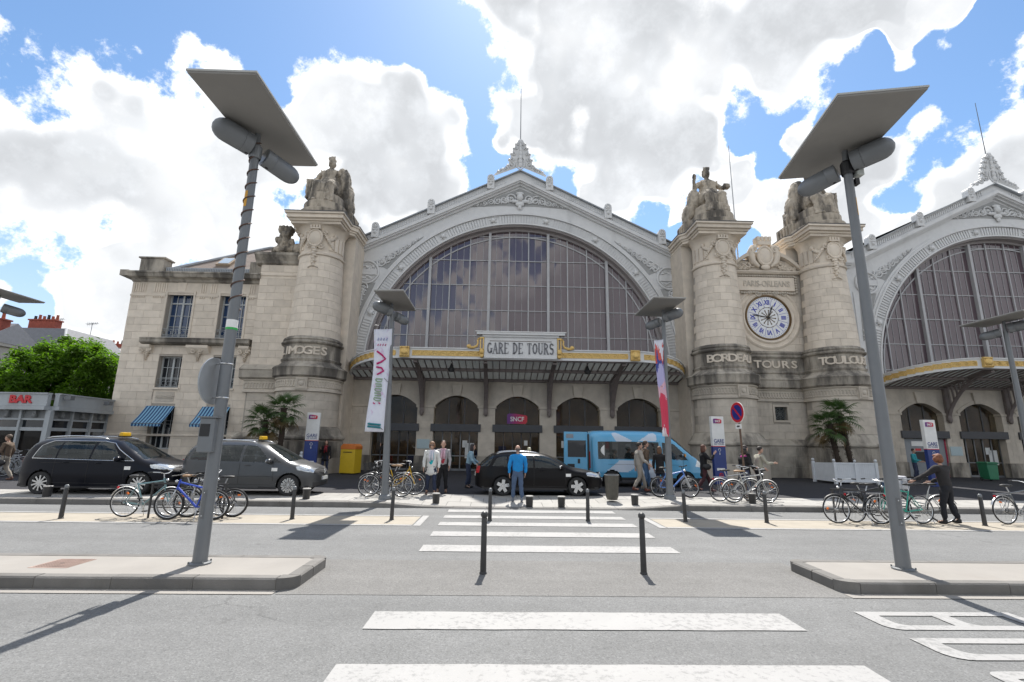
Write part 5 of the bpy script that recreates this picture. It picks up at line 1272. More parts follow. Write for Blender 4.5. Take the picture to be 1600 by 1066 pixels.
# ---------------------------------------------------------------- lamp posts
def lamp_proto(name='lamp_post'):
    T = thing(name, 'x', 'lamp post', (0, 0, 0))
    MB().lathe([(.098, 0), (.094, .5), (.083, 3), (.068, 6.4), (.066, 6.60)], (0, 0), 20).build('pole', STEEL, T, smooth=40)
    MB().lathe([(.15, 0), (.15, .02), (.105, .03)], (0, 0), 20).build('base_plate', STEEL, T)
    MB().lathe([(.055, 6.6), (.05, 6.86)], (.0, 0), 14).build('stem', STEEL, T)
    H_ = MB().lathe([(.0955, .62), (.0945, 1.02)], (0, 0), 8, -2.05, -1.35).build('access_hatch', mat('hatch_grey', (.13, .135, .14), .5, .1, 6), T)
    for z in (.66, .98): MB().ell((-.012, -.098, z), (.010, .008, .010), 8, 5).build('hatch_screw', CHROME, H_)
    for k in range(4): a = PI/4+k*PI/2; MB().tube([(.142*math.cos(a), .142*math.sin(a), .018), (.142*math.cos(a), .142*math.sin(a), .045)], .012, 6).build('anchor_bolt', STEEL, T)
    return T
def lamp_head(T, lx, ly, side, H=6.86, near=1.42, far=.95, w=(.0, 0)):
    # flat panel above, two torpedo floodlights below
    x0, x1 = w; m = MB(); m.box(x0, x1, -near, far, H, H+.055); m.build('panel', PANEL, T, bevel=.01)
    MB().box(x0-.012, x1+.012, -near-.012, far+.012, H+.03, H+.06).build('panel_rim', mat('pale_rim', (.42, .42, .40), .5, .05, 3), T)
def floodlight(T, p, d, L, r, nm='floodlight'):
    # torpedo: domed cap, barrel, flat mouth
    d = Vector(d).normalized(); p = Vector(p); pts = []; rs = []
    for t, k in ((0, .78), (.01, 1.0), (.24, 1.0), (.25, .97), (.26, 1.0), (.62, 1.0), (.74, .97), (.84, .86), (.92, .66), (.97, .42), (1.0, .08)): pts.append(p+d*L*t); rs.append(r*k)
    o = MB().tube(pts, rs, 18).build(nm, STEEL, T, smooth=40)
    q = p+d*L*.10; MB().ell(q-Vector((0, 0, r*.93)), (.035, .035, .025), 8, 6).build('hinge_bolt', BLACK, o)
    MB().tube([p-d*.005, p-d*.001], r*.72, 14).build('lens', mat('lamp_lens', (.10, .10, .095), .3, .1, 5), o)
    return o
def big_lamp(loc, label, s):
    # s = -1: left post, +1: right post
    T = lamp_proto(); T.location = loc; T['label'] = label; T['group'] = 'solar panel lamp posts'
    x0, x1 = (-.32, .66) if s < 0 else (-.78, .42)
    lamp_head(T, 0, 0, s, w=(x0, x1)) if s < 0 else lamp_head(T, 0, 0, s, near=1.5, far=.84, w=(x0, x1))
    if s > 0:
        for o in T.children:
            if o.name.startswith('panel'): o.rotation_euler = (0, 0, rad(-10.7))
    floodlight(T, (.05*s, -.06, 6.62), (-.60 if s < 0 else .66, -.75, .12), .62, .185)
    floodlight(T, (.09*-s, .12, 6.52), (.55 if s < 0 else -.62, .75, -.20), .66, .165)
    MB().lathe([(.09, 6.40), (.10, 6.44), (.10, 6.62), (.07, 6.66)], (0, 0), 16).build('head_clamp', BLACK if s > 0 else STEEL, T)
    return T
LL = big_lamp((-4.23, 7.52, .14), 'tall near lamp post with coiled cable on the left island', -1)
LR = big_lamp((6.01, 7.51, .14), 'tall near lamp post with black clamp on the right island', 1)
# coiled brown cable, stickers, box on the left post
m = MB(); pts = []
for i in range(180): t = i/179; z = 3.75+2.95*t; a = t*2*PI*12; r = .0835-.0046*(z-3)+.009; pts.append((r*math.cos(a), r*math.sin(a), z))
m.tube(pts, .011, 5); m.build('cable', mat('brown_cable', (.10, .055, .04), .7, .2, 9), LL)
MB().lathe([(.0835, 3.42), (.0828, 3.58)], (0, 0), 20).build('sticker', WHITE, LL); MB().lathe([(.0845, 3.42), (.0843, 3.455)], (0, 0), 20).build('sticker', mat('green_sticker', (.03, .42, .08), .5, .05, 5), LL)
MB().box(-.17, .05, -.19, -.09, 1.55, 2.05).build('meter_box', STEEL, LL, bevel=.015); MB().box(-.15, -.01, -.195, -.189, 1.78, 1.96).build('meter_window', BLACK, LL); MB().box(-.20, .09, -.21, -.07, 2.05, 2.07).build('meter_lid', STEEL, LL)
MB().lathe([(.0740, 5.5), (.0725, 5.78)], (0, 0), 20, -2.4, -1.5).build('sticker', mat('amber_sticker', (.60, .30, .02), .5, .1, 8), LL)
MB().lathe([(.0735, 5.62), (.0720, 5.95)], (0, 0), 20, -1.2, -.3).build('sticker', MATS['amber_sticker'], LR)
MB().box(.10, .22, -.10, .04, 6.36, 6.58).build('control_box', mat('pale_box', (.45, .47, .44), .5, .05, 4), LR, bevel=.01); MB().box(.07, .14, -.07, .03, 6.20, 6.31).build('control_box', BLACK, LR)
# round traffic sign seen from behind, strapped to the left post
TS = thing('traffic_sign', 'back of a round metal traffic sign strapped to the left lamp post', 'traffic sign', (-4.23, 7.52, .14))
m = MB(); n = 28
A = Matrix.Rotation(rad(88), 4, 'Z'); dk = MB()
for k in range(n): a = 2*PI*k/n; dk.v.append((.36*math.cos(a), 0, .36*math.sin(a)))
for k in range(n): a = 2*PI*k/n; dk.v.append((.36*math.cos(a), .022, .36*math.sin(a)))
dk.f = [tuple(range(n)), tuple(range(2*n-1, n-1, -1))]+[(k, n+k, n+(k+1) % n, (k+1) % n) for k in range(n)]
MB().add(dk, Matrix.Translation((-.17, .03, 2.62)) @ A).build('disc', ZINC, TS, fix=True)
for z in (2.36, 2.88): MB().torus((0, 0, z), .092, .010, 'z', 20, 5).tube([(-.1, .02, z), (-.22, .05, z)], .012, 6).build('strap', CHROME, TS)
# smaller posts on the forecourt with banners
def far_lamp(loc, label, s, H=6.35, k=.92, rot=0):
    T = thing('lamp_post', label, 'lamp post', loc, 'solar panel lamp posts')
    MB().lathe([(.125, 0), (.11, .6), (.09, 3), (.07, 5.75), (.068, 5.95)], (0, 0), 16).build('pole', STEEL, T, smooth=40)
    MB().lathe([(.20, 0), (.18, .1), (.13, .14)], (0, 0), 14).build('base_plate', STEEL, T)
    MB().lathe([(.05, 5.95), (.045, 6.32)], (0, 0), 12).build('stem', STEEL, T)
    x0, x1 = (-.26, .62) if s < 0 else (-.74, .30); MB().box(x0, x1, -1.35, .95, 6.30, 6.345).build('panel', PANEL, T, bevel=.01); MB().box(x0-.01, x1+.01, -1.36, .96, 6.33, 6.355).build('panel_rim', MATS['pale_rim'], T)
    floodlight(T, (.04*s, -.06, 6.02), (-.60 if s < 0 else .66, -.75, .14), .68, .18); floodlight(T, (-.08*s, .10, 5.90), (.58 if s < 0 else -.62, .75, -.18), .6, .155)
    return T
F1 = far_lamp((-3.43, 15.5, ZF), 'forecourt lamp post carrying a white banner', -1); F1.rotation_euler = (0, rad(-1.6), 0); F1.scale = (1, 1, .98)
F2 = far_lamp((5.63, 16.35, ZF), 'forecourt lamp post carrying a red and blue banner', 1); F2.rotation_euler = (0, rad(.8), 0); F2.scale = (1, 1, 1.015)
F3 = far_lamp((-16.7, 15.9, ZF), 'forecourt lamp post cut off by the left edge', -1)
F4 = far_lamp((18.3, 16.6, ZF), 'forecourt lamp post whose panel enters at the right edge', 1)
def banner_mat(kind):
    m = bpy.data.materials.new('banner_'+kind); m.use_nodes = True; t = NT(m.node_tree); b = t.n['Principled BSDF']
    p = t.node('ShaderNodeTexCoord').outputs['Generated']; mp = t.node('ShaderNodeMapping'); t.l.new(p, mp.inputs[0])
    if kind == 'white':
        mp.inputs['Scale'].default_value = (1, 1, 6); c = t.ramp(t.noise(mp.outputs[0], 3.0, 3), [(.40, (.70, .72, .80)), (.58, (.66, .68, .78)), (.68, (.62, .50, .66))])
    else:
        mp.inputs['Scale'].default_value = (.9, 1, 3.2); sz = t.node('ShaderNodeSeparateXYZ'); t.l.new(p, sz.inputs[0])
        fac = t.math('ADD', t.math('MULTIPLY', t.noise(mp.outputs[0], 2.4, 2, .5, .8), .35), t.math('MULTIPLY', sz.outputs[2], .75))
        c = t.ramp(fac, [(.0, (.70, .70, .74)), (.20, (.60, .05, .10)), (.46, (.66, .40, .48)), (.56, (.42, .40, .64)), (.70, (.05, .07, .28)), (.76, (.60, .10, .08)), (.84, (.70, .70, .78))], 'CONSTANT')
    t.l.new(c, b.inputs['Base Color']); b.inputs['Roughness'].default_value = .8
    return m
def banner(loc, s, label, kind):
    T = thing('banner', label, 'banner', loc, 'banners on the forecourt lamp posts')
    m = MB(); n = 22; W = .52 if s < 0 else .46; x0 = -.08 if s < 0 else -.02
    off = lambda t: (-.05*t, .05*math.sin(t*5)) if s < 0 else (.0+.03*t, .04*math.sin(t*4))
    for i in range(n+1):
        t = i/n; z = 5.30-3.30*t; dx, dy = off(t); ww = W*(1-.10*math.sin(PI*t)-(.25 if s > 0 else .0)*t)
        for q in range(5):
            u = q/4; m.v.append((x0-u*ww+dx if s < 0 else x0-u*ww*.9+dx+.02, -.14+dy-.20*u+.05*math.sin(u*5+t*7), z-.10*u*(1-t)))
    for i in range(n):
        for q in range(4): a = i*5+q; m.f.append((a, a+1, a+6, a+5))
    o = m.build('cloth', banner_mat(kind), T, smooth=True); sd = o.modifiers.new('thickness', 'SOLIDIFY'); sd.thickness = .004
    for z, k in ((5.32, 1), (3.45, .35), (1.95, .5)): MB().tube([(0, -.05, z-.02 if k == 1 else z+.0), ((x0-W)*k, -.18-.16*k, z+.04 if k == 1 else z+.22)], .010, 6).build('tie_rod', STEEL, T)
    if s < 0:
        PK = mat('banner_magenta', (.45, .015, .14), .8, .05, 5); GR = mat('banner_green', (.25, .38, .24), .8, .1, 5); TL = mat('banner_teal', (.03, .20, .24), .8, .1, 5); LV = mat('banner_lavender', (.30, .33, .50), .8, .1, 5)
        def at(u, t): dx, dy = off(t); return Vector((x0-u*W+dx, -.155+dy-.20*u+.05*math.sin(u*5+t*7), 5.30-3.30*t-.10*u*(1-t)))
        def stroke(pts, mt, r=.022):
            q = [at(u, t)+Vector((0, -.012, 0)) for u, t in pts]; MB().tube(q, r, 5).build('print', mt, T)
        stroke([(.75, .22), (.45, .26), (.25, .30), (.45, .33), (.72, .345)], PK, .03); stroke([(.72, .375), (.4, .39), (.28, .42), (.5, .44), (.65, .45)], PK, .028)
        for k, t in enumerate((.49, .54, .585, .63, .675)): stroke([(.7, t), (.35, t+.008), (.3, t+.03), (.66, t+.024)] if k % 2 else [(.7, t), (.3, t+.01), (.34, t+.034), (.6, t+.03), (.72, t+.01)], GR, .017)
        for k in range(4): stroke([(.25+.15*k, .09), (.28+.15*k, .115)], LV, .02); stroke([(.3+.13*k, .15), (.33+.13*k, .17)], PK, .012)
        for u in (.72, .42): stroke([(u, .725), (u-.1, .735)], PK, .02)
        stroke([(.85, .925), (.2, .935)], TL, .032); stroke([(.85, .95), (.2, .96)], TL, .032)
    return T
banner((-3.43, 15.5, ZF), -1, 'narrow white banner with magenta lettering on the left forecourt lamp', 'white')
banner((5.63, 16.35, ZF), 1, 'narrow red, blue and white banner on the right forecourt lamp', 'red')

# ---------------------------------------------------------------- bollards
def bollard(loc, label, H, ball=False, stub=False):
    T = thing('bollard', label, 'bollard', loc, 'short stub bollards on the kerb' if stub else 'ball-topped bollards on the crossing' if ball else 'slim dark bollards along the cycle strip')
    if stub:
        MB().lathe([(.098, 0), (.102, .02), (.112, .27), (.118, .285)], (0, 0), 20).build('body', BOLLARD, T, smooth=40); MB().lathe([(.118, .285), (.12, .30), (.108, .312), (.0, .315)], (0, 0), 20).build('cap', mat('stub_cap', (.36, .35, .33), .5, .1, 6), T, smooth=40)
    else:
        r = .044 if ball else .047
        MB().lathe([(r*1.25, 0), (r*1.25, .02), (r*1.05, .03), (r, H*.3), (r*.92, H-.09), (r*.80, H-.08), (r*.62, H-.06)], (0, 0), 16).build('post', BOLLARD, T, smooth=40)
        if ball: MB().ell((0, 0, H-.045), (.055, .055, .052), 16, 10).build('ball', BOLLARD, T, smooth=True)
        else: MB().lathe([(r*.8, H-.08), (r*.95, H-.065), (r*.9, H-.02), (r*.5, H), (0, H+.004)], (0, 0), 16).build('cap', STEEL, T, smooth=40)
    return T
bollard((-.19, 7.65, 0), 'left ball-topped bollard in the middle of the crossing', .87, True); bollard((2.2, 7.70, 0), 'right ball-topped bollard in the middle of the crossing', .87, True)
for x, y, lab in ((-10.2, 12.2, 'slim bollard left of the teal bicycle'), (-4.95, 12.45, 'slim bollard in front of the grey taxi'), (-2.57, 12.5, 'slim bollard before the bicycles by the white banner lamp'), (-.18, 12.55, 'slim bollard behind the left ball-topped bollard'), (2.26, 12.62, 'slim bollard before the black estate car bonnet'), (4.71, 12.63, 'slim bollard before the lone blue bicycle'), (6.77, 12.63, 'slim bollard before the silver bicycles'), (12.25, 12.5, 'slim bollard between the cyclist and the rightmost bicycle')):
    b = bollard((x, y, 0), lab, .77); b.rotation_euler = (rad(random.uniform(-.8, .8)), rad(random.uniform(-1.2, 1.2)), 0)
for x, y, lab in ((-13.15, 15.1, 'stub bollard by the rear wheel of the black taxi'), (-5.71, 15.25, 'stub bollard under the grey taxi nose'), (-1.85, 15.3, 'stub bollard before the woman in white'), (.95, 15.0, 'stub bollard beside the man in blue'), (1.9, 14.98, 'stub bollard before the front wheel of the black estate'), (4.2, 15.36, 'stub bollard right of the grey bin'), (7.84, 15.36, 'stub bollard behind the silver bicycles')):
    bollard((x, y, fz(x, y)+.002), lab, .4, stub=True)
# litter bin
T = thing('litter_bin', 'round grey metal litter bin before the blue minibus', 'bin', (3.65, 16.0, ZF)); T.scale = (.62, .62, .76); BINM = mat('bin_metal', (.11, .105, .09), .5, .15, 6, metal=.3)
MB().lathe([(.26, 0), (.28, .05), (.30, .1), (.36, .95), (.37, .98)], (0, 0), 28).build('body', BINM, T, smooth=40); MB().torus((0, 0, 1.0), .375, .022, 'z', 28, 6).build('rim', STEEL, T); m = MB()
for k in range(20): a = 2*PI*k/20; m.tube([(.305*math.cos(a), .305*math.sin(a), .12), (.365*math.cos(a), .365*math.sin(a), .94)], .010, 4)
m.build('ribs', BINM, T); MB().lathe([(.0, .9), (.34, .9)], (0, 0), 24).build('liner', BLACK, T)
# yellow and orange box
T = thing('post_box', 'yellow box with orange top beside the station wall', 'post box', (-7.75, 26.4, ZF)); T.rotation_euler = (0, 0, rad(-14))
YEL = mat('yellow_enamel', (.62, .42, .02), .4, .06, 4); ORG = mat('orange_enamel', (.60, .17, .03), .4, .06, 4)
MB().box(-.42, .42, -.36, .36, .05, 1.26).build('body', YEL, T, bevel=.02); MB().prism([(-.43, 1.262), (.43, 1.262), (.43, 1.42), (.30, 1.54), (-.30, 1.54), (-.43, 1.42)], 'y', -.37, .37).build('lid', ORG, T, bevel=.02, fix=True); MB().box(-.36, .36, -.30, .30, 0, .05).build('foot', BLACK, T); MB().box(-.25, .25, -.375, -.36, 1.10, 1.14).build('slot', BLACK, T)
# railway totems
def totem(loc, label, rz=0, H=3.05, W=.62):
    T = thing('station_totem', label, 'sign', loc, 'railway totems on the forecourt', rz)
    MB().box(-W/2, W/2, -.09, .09, 0, H*.55).build('lower_panel', BLUE_S, T, bevel=.01); MB().box(-W/2, W/2, -.09, .09, H*.555, H).build('upper_panel', WHITE, T, bevel=.01); MB().box(-W/2, W/2, -.095, .095, H*.548, H*.558).build('red_line', RED, T)
    sncf_logo(T, (-.02, H*.93), .40, .21, -.095)
    text('letters', 'GARE', BLUE_S, T, (-.0, -.095, H*.63), .24, .004, .003, .85); text('letters', 'DE TOURS', BLUE_S, T, (0, -.095, H*.585), .11, .003, .0, .95)
    MB().torus((0, -.095, H*.50), .06, .008, 'y', 14, 4).build('pictogram', WHITE, T); MB().prism([(-.02, H*.43), (.02, H*.43), (.0, H*.475)], 'y', -.1, -.09).build('pictogram', WHITE, T, fix=True); MB().box(-.2, .2, -.096, -.09, H*.20, H*.235).build('notice', WHITE, T)
    MB().torus((0, -.095, H*.13), .09, .018, 'y', 18, 5).obox((0, -.096, H*.13), (.06, 0, -.06), (0, .004, 0), (.01, 0, .01)).build('no_parking_mark', RED, T)
    return T
totem((-9.2, 24.6, ZF), 'blue and white station totem behind the grey taxi', rad(10)); totem((10.15, 22.6, ZF), 'blue and white station totem right of the minibus', rad(8)); totem((20.4, 22.8, ZF), 'blue and white station totem behind the cyclist in black', rad(4))
# no-parking sign on a rusty post
T = thing('no_parking_sign', 'round blue and red no-parking sign on a rusty post', 'road sign', (8.0, 16.0, ZF), rz=rad(-80))
MB().tube([(.0, 0, 0), (-.06, 0, 1.9), (-.085, 0, 2.9)], .032, 10).build('post', mat('rusty_post', (.12, .075, .05), .7, .25, 12), T)
def discy(mb, c, r, y0, y1, n=30):
    mb.prism([(c[0]+r*math.cos(2*PI*k/n), c[1]+r*math.sin(2*PI*k/n)) for k in range(n)], 'y', y0, y1); return mb
discy(MB(), (-.08, 2.82), .345, -.05, -.03).build('back_plate', WHITE, T, fix=True); discy(MB(), (-.08, 2.82), .335, -.056, -.051).build('red_disc', RED, T, fix=True); discy(MB(), (-.08, 2.82), .25, -.062, -.057).build('blue_disc', mat('deep_blue', (.015, .03, .22), .35, .05, 4), T, fix=True)
MB().obox((-.08, -.065, 2.82), (.18, 0, -.18), (0, .003, 0), (.022, 0, .022)).build('red_bar', RED, T)
MB().box(-.22, .06, -.05, -.03, 2.28, 2.44).build('sub_plate', WHITE, T); MB().prism([(-.16, 2.36), (-.1, 2.33), (0, 2.35), (0, 2.38), (-.1, 2.39)], 'y', -.055, -.05).build('tow_mark', BLACK, T, fix=True)
# white wooden planters
def planter(loc, label, rz=0, W=1.05):
    T = thing('planter', label, 'planter', loc, 'white wooden palm planters', rz); PW = mat('planter_white', (.66, .69, .72), .6, .06, 4)
    for s in (-1, 1):
        for q in (-1, 1): MB().box(s*W-.06, s*W+.06, q*.75-.06, q*.75+.06, 0, 1.02).ell((s*W, q*.75, 1.10), (.07, .07, .07), 10, 8).build('corner_post', PW, T)
    m = MB().box(-.05, .05, -.80, -.70, .06, 1.0).ell((0, -.75, 1.08), (.06, .06, .06), 10, 8); m.build('mid_post', PW, T)
    n = 20
    for k in range(n):
        a, b = -W+.06+(2*W-.12)*k/n+.004, -W+.06+(2*W-.12)*(k+1)/n-.004; MB().box(a, b, -.735, -.70, .10, .93).build('slat', PW, T)
    for z in (.08, .93): MB().box(-W, W, -.76, -.69, z, z+.07).build('rail', PW, T)
    m = MB().box(-W, W, .70, .73, .1, .95).box(-W, -W+.03, -.7, .7, .1, .95).box(W-.03, W, -.7, .7, .1, .95); m.build('side_panel', PW, T); MB().box(-W+.03, W-.03, -.69, .69, .1, .86).build('soil', mat('soil', (.05, .035, .025), .95, .3, 10), T)
    return T
planter((17.15, 24.3, ZF), 'white slatted planter under the right-hand palms', rad(2)); planter((-10.6, 23.6, ZF), 'white planter of the left palms, hidden by the grey taxi')
# green bin at the far right
T = thing('waste_bin', 'green plastic waste bin against the right arcade pier', 'bin', (27.4, 27.2, ZF)); GRN = mat('green_plastic', (.02, .16, .08), .4, .1, 5)
MB().prism([(-.26, .08), (.26, .08), (.32, .92), (-.32, .92)], 'y', -.28, .28).build('body', GRN, T, bevel=.03, fix=True); MB().prism([(-.34, .925), (.34, .925), (.33, .99), (.2, 1.03), (-.2, 1.03), (-.33, .99)], 'y', -.33, .32).build('lid', GRN, T, bevel=.02, fix=True)
for s in (-1, 1): MB().torus((s*.26, .2, .09), .07, .03, 'x', 14, 6).build('wheel', BLACK, T)
# bicycle rails
for x0, x1, y, lab in ((-8.35, -6.6, 12.42, 'low dark bicycle rail at the left cycle group'), (8.75, 10.4, 12.95, 'low dark bicycle rail at the right cycle group')):
    T = thing('bicycle_rail', lab, 'bicycle rail', ((x0+x1)/2, y, 0), 'bicycle rails on the cycle strip', absolute=True)
    for x in (x0, x1): MB().tube([(x, y, 0), (x, y, .78)], .025, 8).build('post', BOLLARD, T)
    MB().box(x0-.05, x1+.05, y-.02, y+.02, .78, .82).build('top_bar', BOLLARD, T); MB().tube([(x0, y, .25), (x1, y, .25)], .015, 6).build('lower_bar', BOLLARD, T)

# ---------------------------------------------------------------- vehicles: lofted shells cut into panels by side-view outlines
def interp(tab, x):
    if x <= tab[0][0]: return tab[0][1]
    for (a, p), (b, q) in zip(tab[:-1], tab[1:]):
        if x <= b:
            t = (x-a)/(b-a); return p+(q-p)*t
    return tab[-1][1]
def smooth_tab(tab, n=2):
    # Chaikin rounding of a polyline profile
    for _ in range(n):
        o = [tab[0]]
        for (a, p), (b, q) in zip(tab[:-1], tab[1:]): o += [(a+.25*(b-a), p+.25*(q-p)), (a+.75*(b-a), p+.75*(q-p))]
        tab = o+[tab[-1]]
    return tab
def inpoly(p, poly):
    x, y = p; c = False
    for i in range(len(poly)):
        (x0, y0), (x1, y1) = poly[i-1], poly[i]
        if (y0 > y) != (y1 > y) and x < (x1-x0)*(y-y0)/(y1-y0)+x0: c = not c
    return c
def car_paint(name, col, metal=.3, rough=.25):
    m = mat(name, col, rough, .04, 3, metal=metal, coat=0, spec=.25); return m
CARGLASS = glass_mat('car_glass', (.020, .028, .029), .02, 1.7, .40, 0)
HEADL = mat('headlamp', (.55, .58, .60), .12, .25, 25, metal=.6); TAIL = mat('tail_lamp', (.42, .012, .02), .2, .1, 10); CLAD = mat('car_cladding', (.022, .022, .024), .6, .1, 10)
PLATE = mat('number_plate', (.68, .69, .66), .5, .04, 5)
_wheels = {}
def wheel(T, x, y, z, r, style, side):
    # alloy wheel: tyre, rim, spokes; faces -Y when side < 0
    k = (r, style)
    if k not in _wheels:
        ty = MB(); prof = [(r*.70, -.10), (r*.92, -.105), (r*.99, -.08), (r, -.03), (r, .03), (r*.99, .08), (r*.92, .105), (r*.70, .10)]; n = 36
        for (rr_, yy) in prof:
            for i in range(n): a = 2*PI*i/n; ty.v.append((rr_*math.cos(a), yy, rr_*math.sin(a)))
        for j in range(len(prof)-1):
            for i in range(n): a, b = j*n+i, j*n+(i+1) % n; ty.f.append((a, b, b+n, a+n))
        rim = MB(); n0 = 0
        prof = [(r*.72, -.085), (r*.68, -.095), (r*.64, -.06), (r*.62, .08)]
        for (rr_, yy) in prof:
            for i in range(n): a = 2*PI*i/n; rim.v.append((rr_*math.cos(a), yy, rr_*math.sin(a)))
        for j in range(len(prof)-1):
            for i in range(n): a, b = j*n+i, j*n+(i+1) % n; rim.f.append((a, b, b+n, a+n))
        ns, wd = {'multi': (10, .022), 'five': (5, .055), 'split': (8, .026), 'steel': (6, .06)}[style]
        sp = MB()
        for i in range(ns):
            a = 2*PI*i/ns; c, s = math.cos(a), math.sin(a)
            for off in ((-.035, .035) if style == 'split' else (0,)): sp.obox((r*.37*c-off*s, -.075, r*.37*s+off*c), (r*.31*c, 0, r*.31*s), (0, .018, 0), (-wd*s, 0, wd*c))
        sp.tube([(0, -.06, 0), (0, -.10, 0)], r*.14, 14)
        bk = MB().tube([(0, .0, 0), (0, .02, 0)], r*.62, 24)
        _wheels[k] = (ty.mesh('tyre', 40), rim.mesh('rim', 40), sp.mesh('spokes'), bk.mesh('brake'))
        for me, mm in zip(_wheels[k], (RUBBER, CHROME, CHROME, BLACK)): me.materials.append(mm)
    W = mk('wheel', _wheels[k][0], None, T); W.location = (x, y, z); W.rotation_euler = (0, rad(random.uniform(0, 70)), 0 if side < 0 else PI)
    for me, nm in zip(_wheels[k][1:], ('rim', 'spokes', 'brake_disc')): o = mk(nm, me, None, W)
    return W
def vehicle(name, label, cat, loc, P):
    T = thing(name, label, cat, loc, P.get('group'), P.get('rz', 0))
    L, Wd = P['L'], P['W']/2; top = smooth_tab(P['top']); belt = P['belt']; wb = P['wheels']; wr = P['wr']; sill = P.get('sill', .20)
    n_, mexp = P.get('nsec', 4.5), P.get('mplan', 5.0)
    roofk = P.get('roofk', .74)
    def zbot(x):
        t = min(x, L-x); return sill+max(0, (.35-t))*.32
    def half(x, z):
        s = min(1, abs(2*x/L-1)); plan = max(0, 1-s**P.get('pe', 9))**(1/3.2) if s < 1 else 0
        fr = P.get('taperf', .90); rr_ = P.get('taperr', .95)
        tp = 1-(1-fr)*max(0, (x/L-.72)/.28)**2-(1-rr_)*max(0, (.25-x/L)/.25)**2
        zb = belt(x)
        if z <= zb: k = .955+.045*min(1, (z-sill)/.35) if z < .62 else 1-.025*((z-.62)/(max(zb, .7)-.62+1e-6))
        else: k = .975-(.975-roofk)*min(1, (z-zb)/(P['H']-zb))**1.15
        return Wd*plan*tp*k
    NX, NZ = P.get('NX', 190), P.get('NZ', 54)
    xs = [L*(1-math.cos(PI*i/NX))/2*.35+L*i/NX*.65 for i in range(NX+1)]
    grid = []
    for x in xs:
        zt, zb_ = interp(top, x), zbot(x); col = []
        for j in range(NZ+1):
            t = 1-(1-j/NZ)**1.0; 
            t = math.sin(t*PI/2)**1.0 if False else t
            u = j/NZ; t = 1-(1-u)**1.6
            z = zb_+(zt-zb_)*t
            y = half(x, z)*max(0, 1-t**(n_*2.2))**(1/ (n_*.62))
            col.append((x, y, z))
        grid.append(col)
    buckets = {}
    def put(key, f): buckets.setdefault(key, []).append(f)
    arches = [(wx, wr, wr*P.get('archk', 1.16)) for wx in wb]
    for i in range(NX):
        for j in range(NZ):
            q = [grid[i][j], grid[i+1][j], grid[i+1][j+1], grid[i][j+1]]
            cx, cy, cz = (sum(p[k] for p in q)/4 for k in range(3))
            if any((cx-wx)**2+(cz-wz)**2 < R*R for wx, wz, R in arches) and cz < belt(cx)-.05: continue
            key = 'body'; nrm = (Vector(q[1])-Vector(q[0])).cross(Vector(q[3])-Vector(q[0]))
            if nrm.length > 1e-9: nrm.normalize()
            side = abs(nrm.y) > .45
            for nm, poly, face in P['regions']:
                if inpoly((cx, cz), poly) and (face == 'any' or (face == 'side' and side) or (face == 'end' and not side)): key = nm; break
            for nm, fn in P.get('fns', ()):
                if key in ('body',) and fn(cx, cy, cz, nrm): key = nm; break
            put((key, 0), q)
    for (key, _), qs in sorted(buckets.items()):
        # left and right halves of the same panel: side panels are separate objects per side, end panels span both
        comps = []
        for s in (-1, 1):
            fs = [[(p[0]-L/2, p[1]*s if p[1] > 1e-6 else 0.0, p[2]) for p in (q if s < 0 else q[::-1])] for q in qs]
            comps += fs
        idx = {}; V = []; F = []
        for f in comps:
            g_ = []
            for p in f:
                k = (round(p[0], 5), round(p[1], 5), round(p[2], 5))
                if k not in idx: idx[k] = len(V); V.append(p)
                if idx[k] not in g_: g_.append(idx[k])
            if len(g_) > 2: F.append(tuple(g_))
        par = list(range(len(V)))
        def find(a):
            while par[a] != a: par[a] = par[par[a]]; a = par[a]
            return a
        for f in F:
            for v in f[1:]: par[find(v)] = find(f[0])
        groups = {}
        for f in F: groups.setdefault(0 if key in ('body', 'rubbing', 'clad') else find(f[0]), []).append(f)
        nm, mt = P['mats'][key]
        for fl in groups.values():
            if len(fl) < 6: continue
            use = {}; m = MB()
            for f in fl:
                g_ = []
                for v in f:
                    if v not in use: use[v] = len(m.v); m.v.append(V[v])
                    g_.append(use[v])
                m.f.append(tuple(g_))
            o = m.build(nm, mt, T, smooth=45)
            if key == 'body': P['_body'] = o
    body = P['_body']
    m = MB()                                  # floor, arch liners, dark cabin
    m.box(-L/2+.25, L/2-.25, -Wd*.86, Wd*.86, sill+.02, sill+.10)
    m.build('floor_pan', CLAD, T)
    for wx in wb:
        for s in (-1, 1):
            a = MB(); n = 20; R = wr*P.get('archk', 1.16)+.01; y0, y1 = s*Wd*.55, s*Wd*.955
            for k in range(n+1):
                t = -.25+(PI+.5)*k/n
                for y in (y0, y1): a.v.append((wx-L/2+R*math.cos(t), y, wr+R*math.sin(t)))
            for k in range(n): a.f.append((k*2, k*2+1, k*2+3, k*2+2))
            a.poly([(wx-L/2+R*math.cos(2*PI*k/20), y0, wr+R*math.sin(2*PI*k/20)) for k in range(20)]); a.build('arch_liner', BLACK, T)
            wheel(T, wx-L/2, s*(Wd-.115), wr, wr, P['style'], s)
    # seats give the cabin something behind the glass
    seat = MB()
    for sx in P.get('seats', ()):
        for s in (-1, 1): seat.box(sx-L/2-.08, sx-L/2+.08, s*.38-.22, s*.38+.22, .7, 1.18); seat.box(sx-L/2-.05, sx-L/2+.05, s*.38-.11, s*.38+.11, 1.20, 1.36)
    if seat.v: seat.build('seats', mat('seat_fabric', (.05, .05, .055), .9, .15, 10), T, bevel=.03)
    # shut lines, handles, mirrors
    def onside(x, z, s, d=.004): t_ = half(x, z); zt, zb_ = interp(top, x), zbot(x); t = (z-zb_)/(zt-zb_); y = t_*max(0, 1-max(0, t)**(n_*2.2))**(1/(n_*.62)); return (x-L/2, s*(y+d), z)
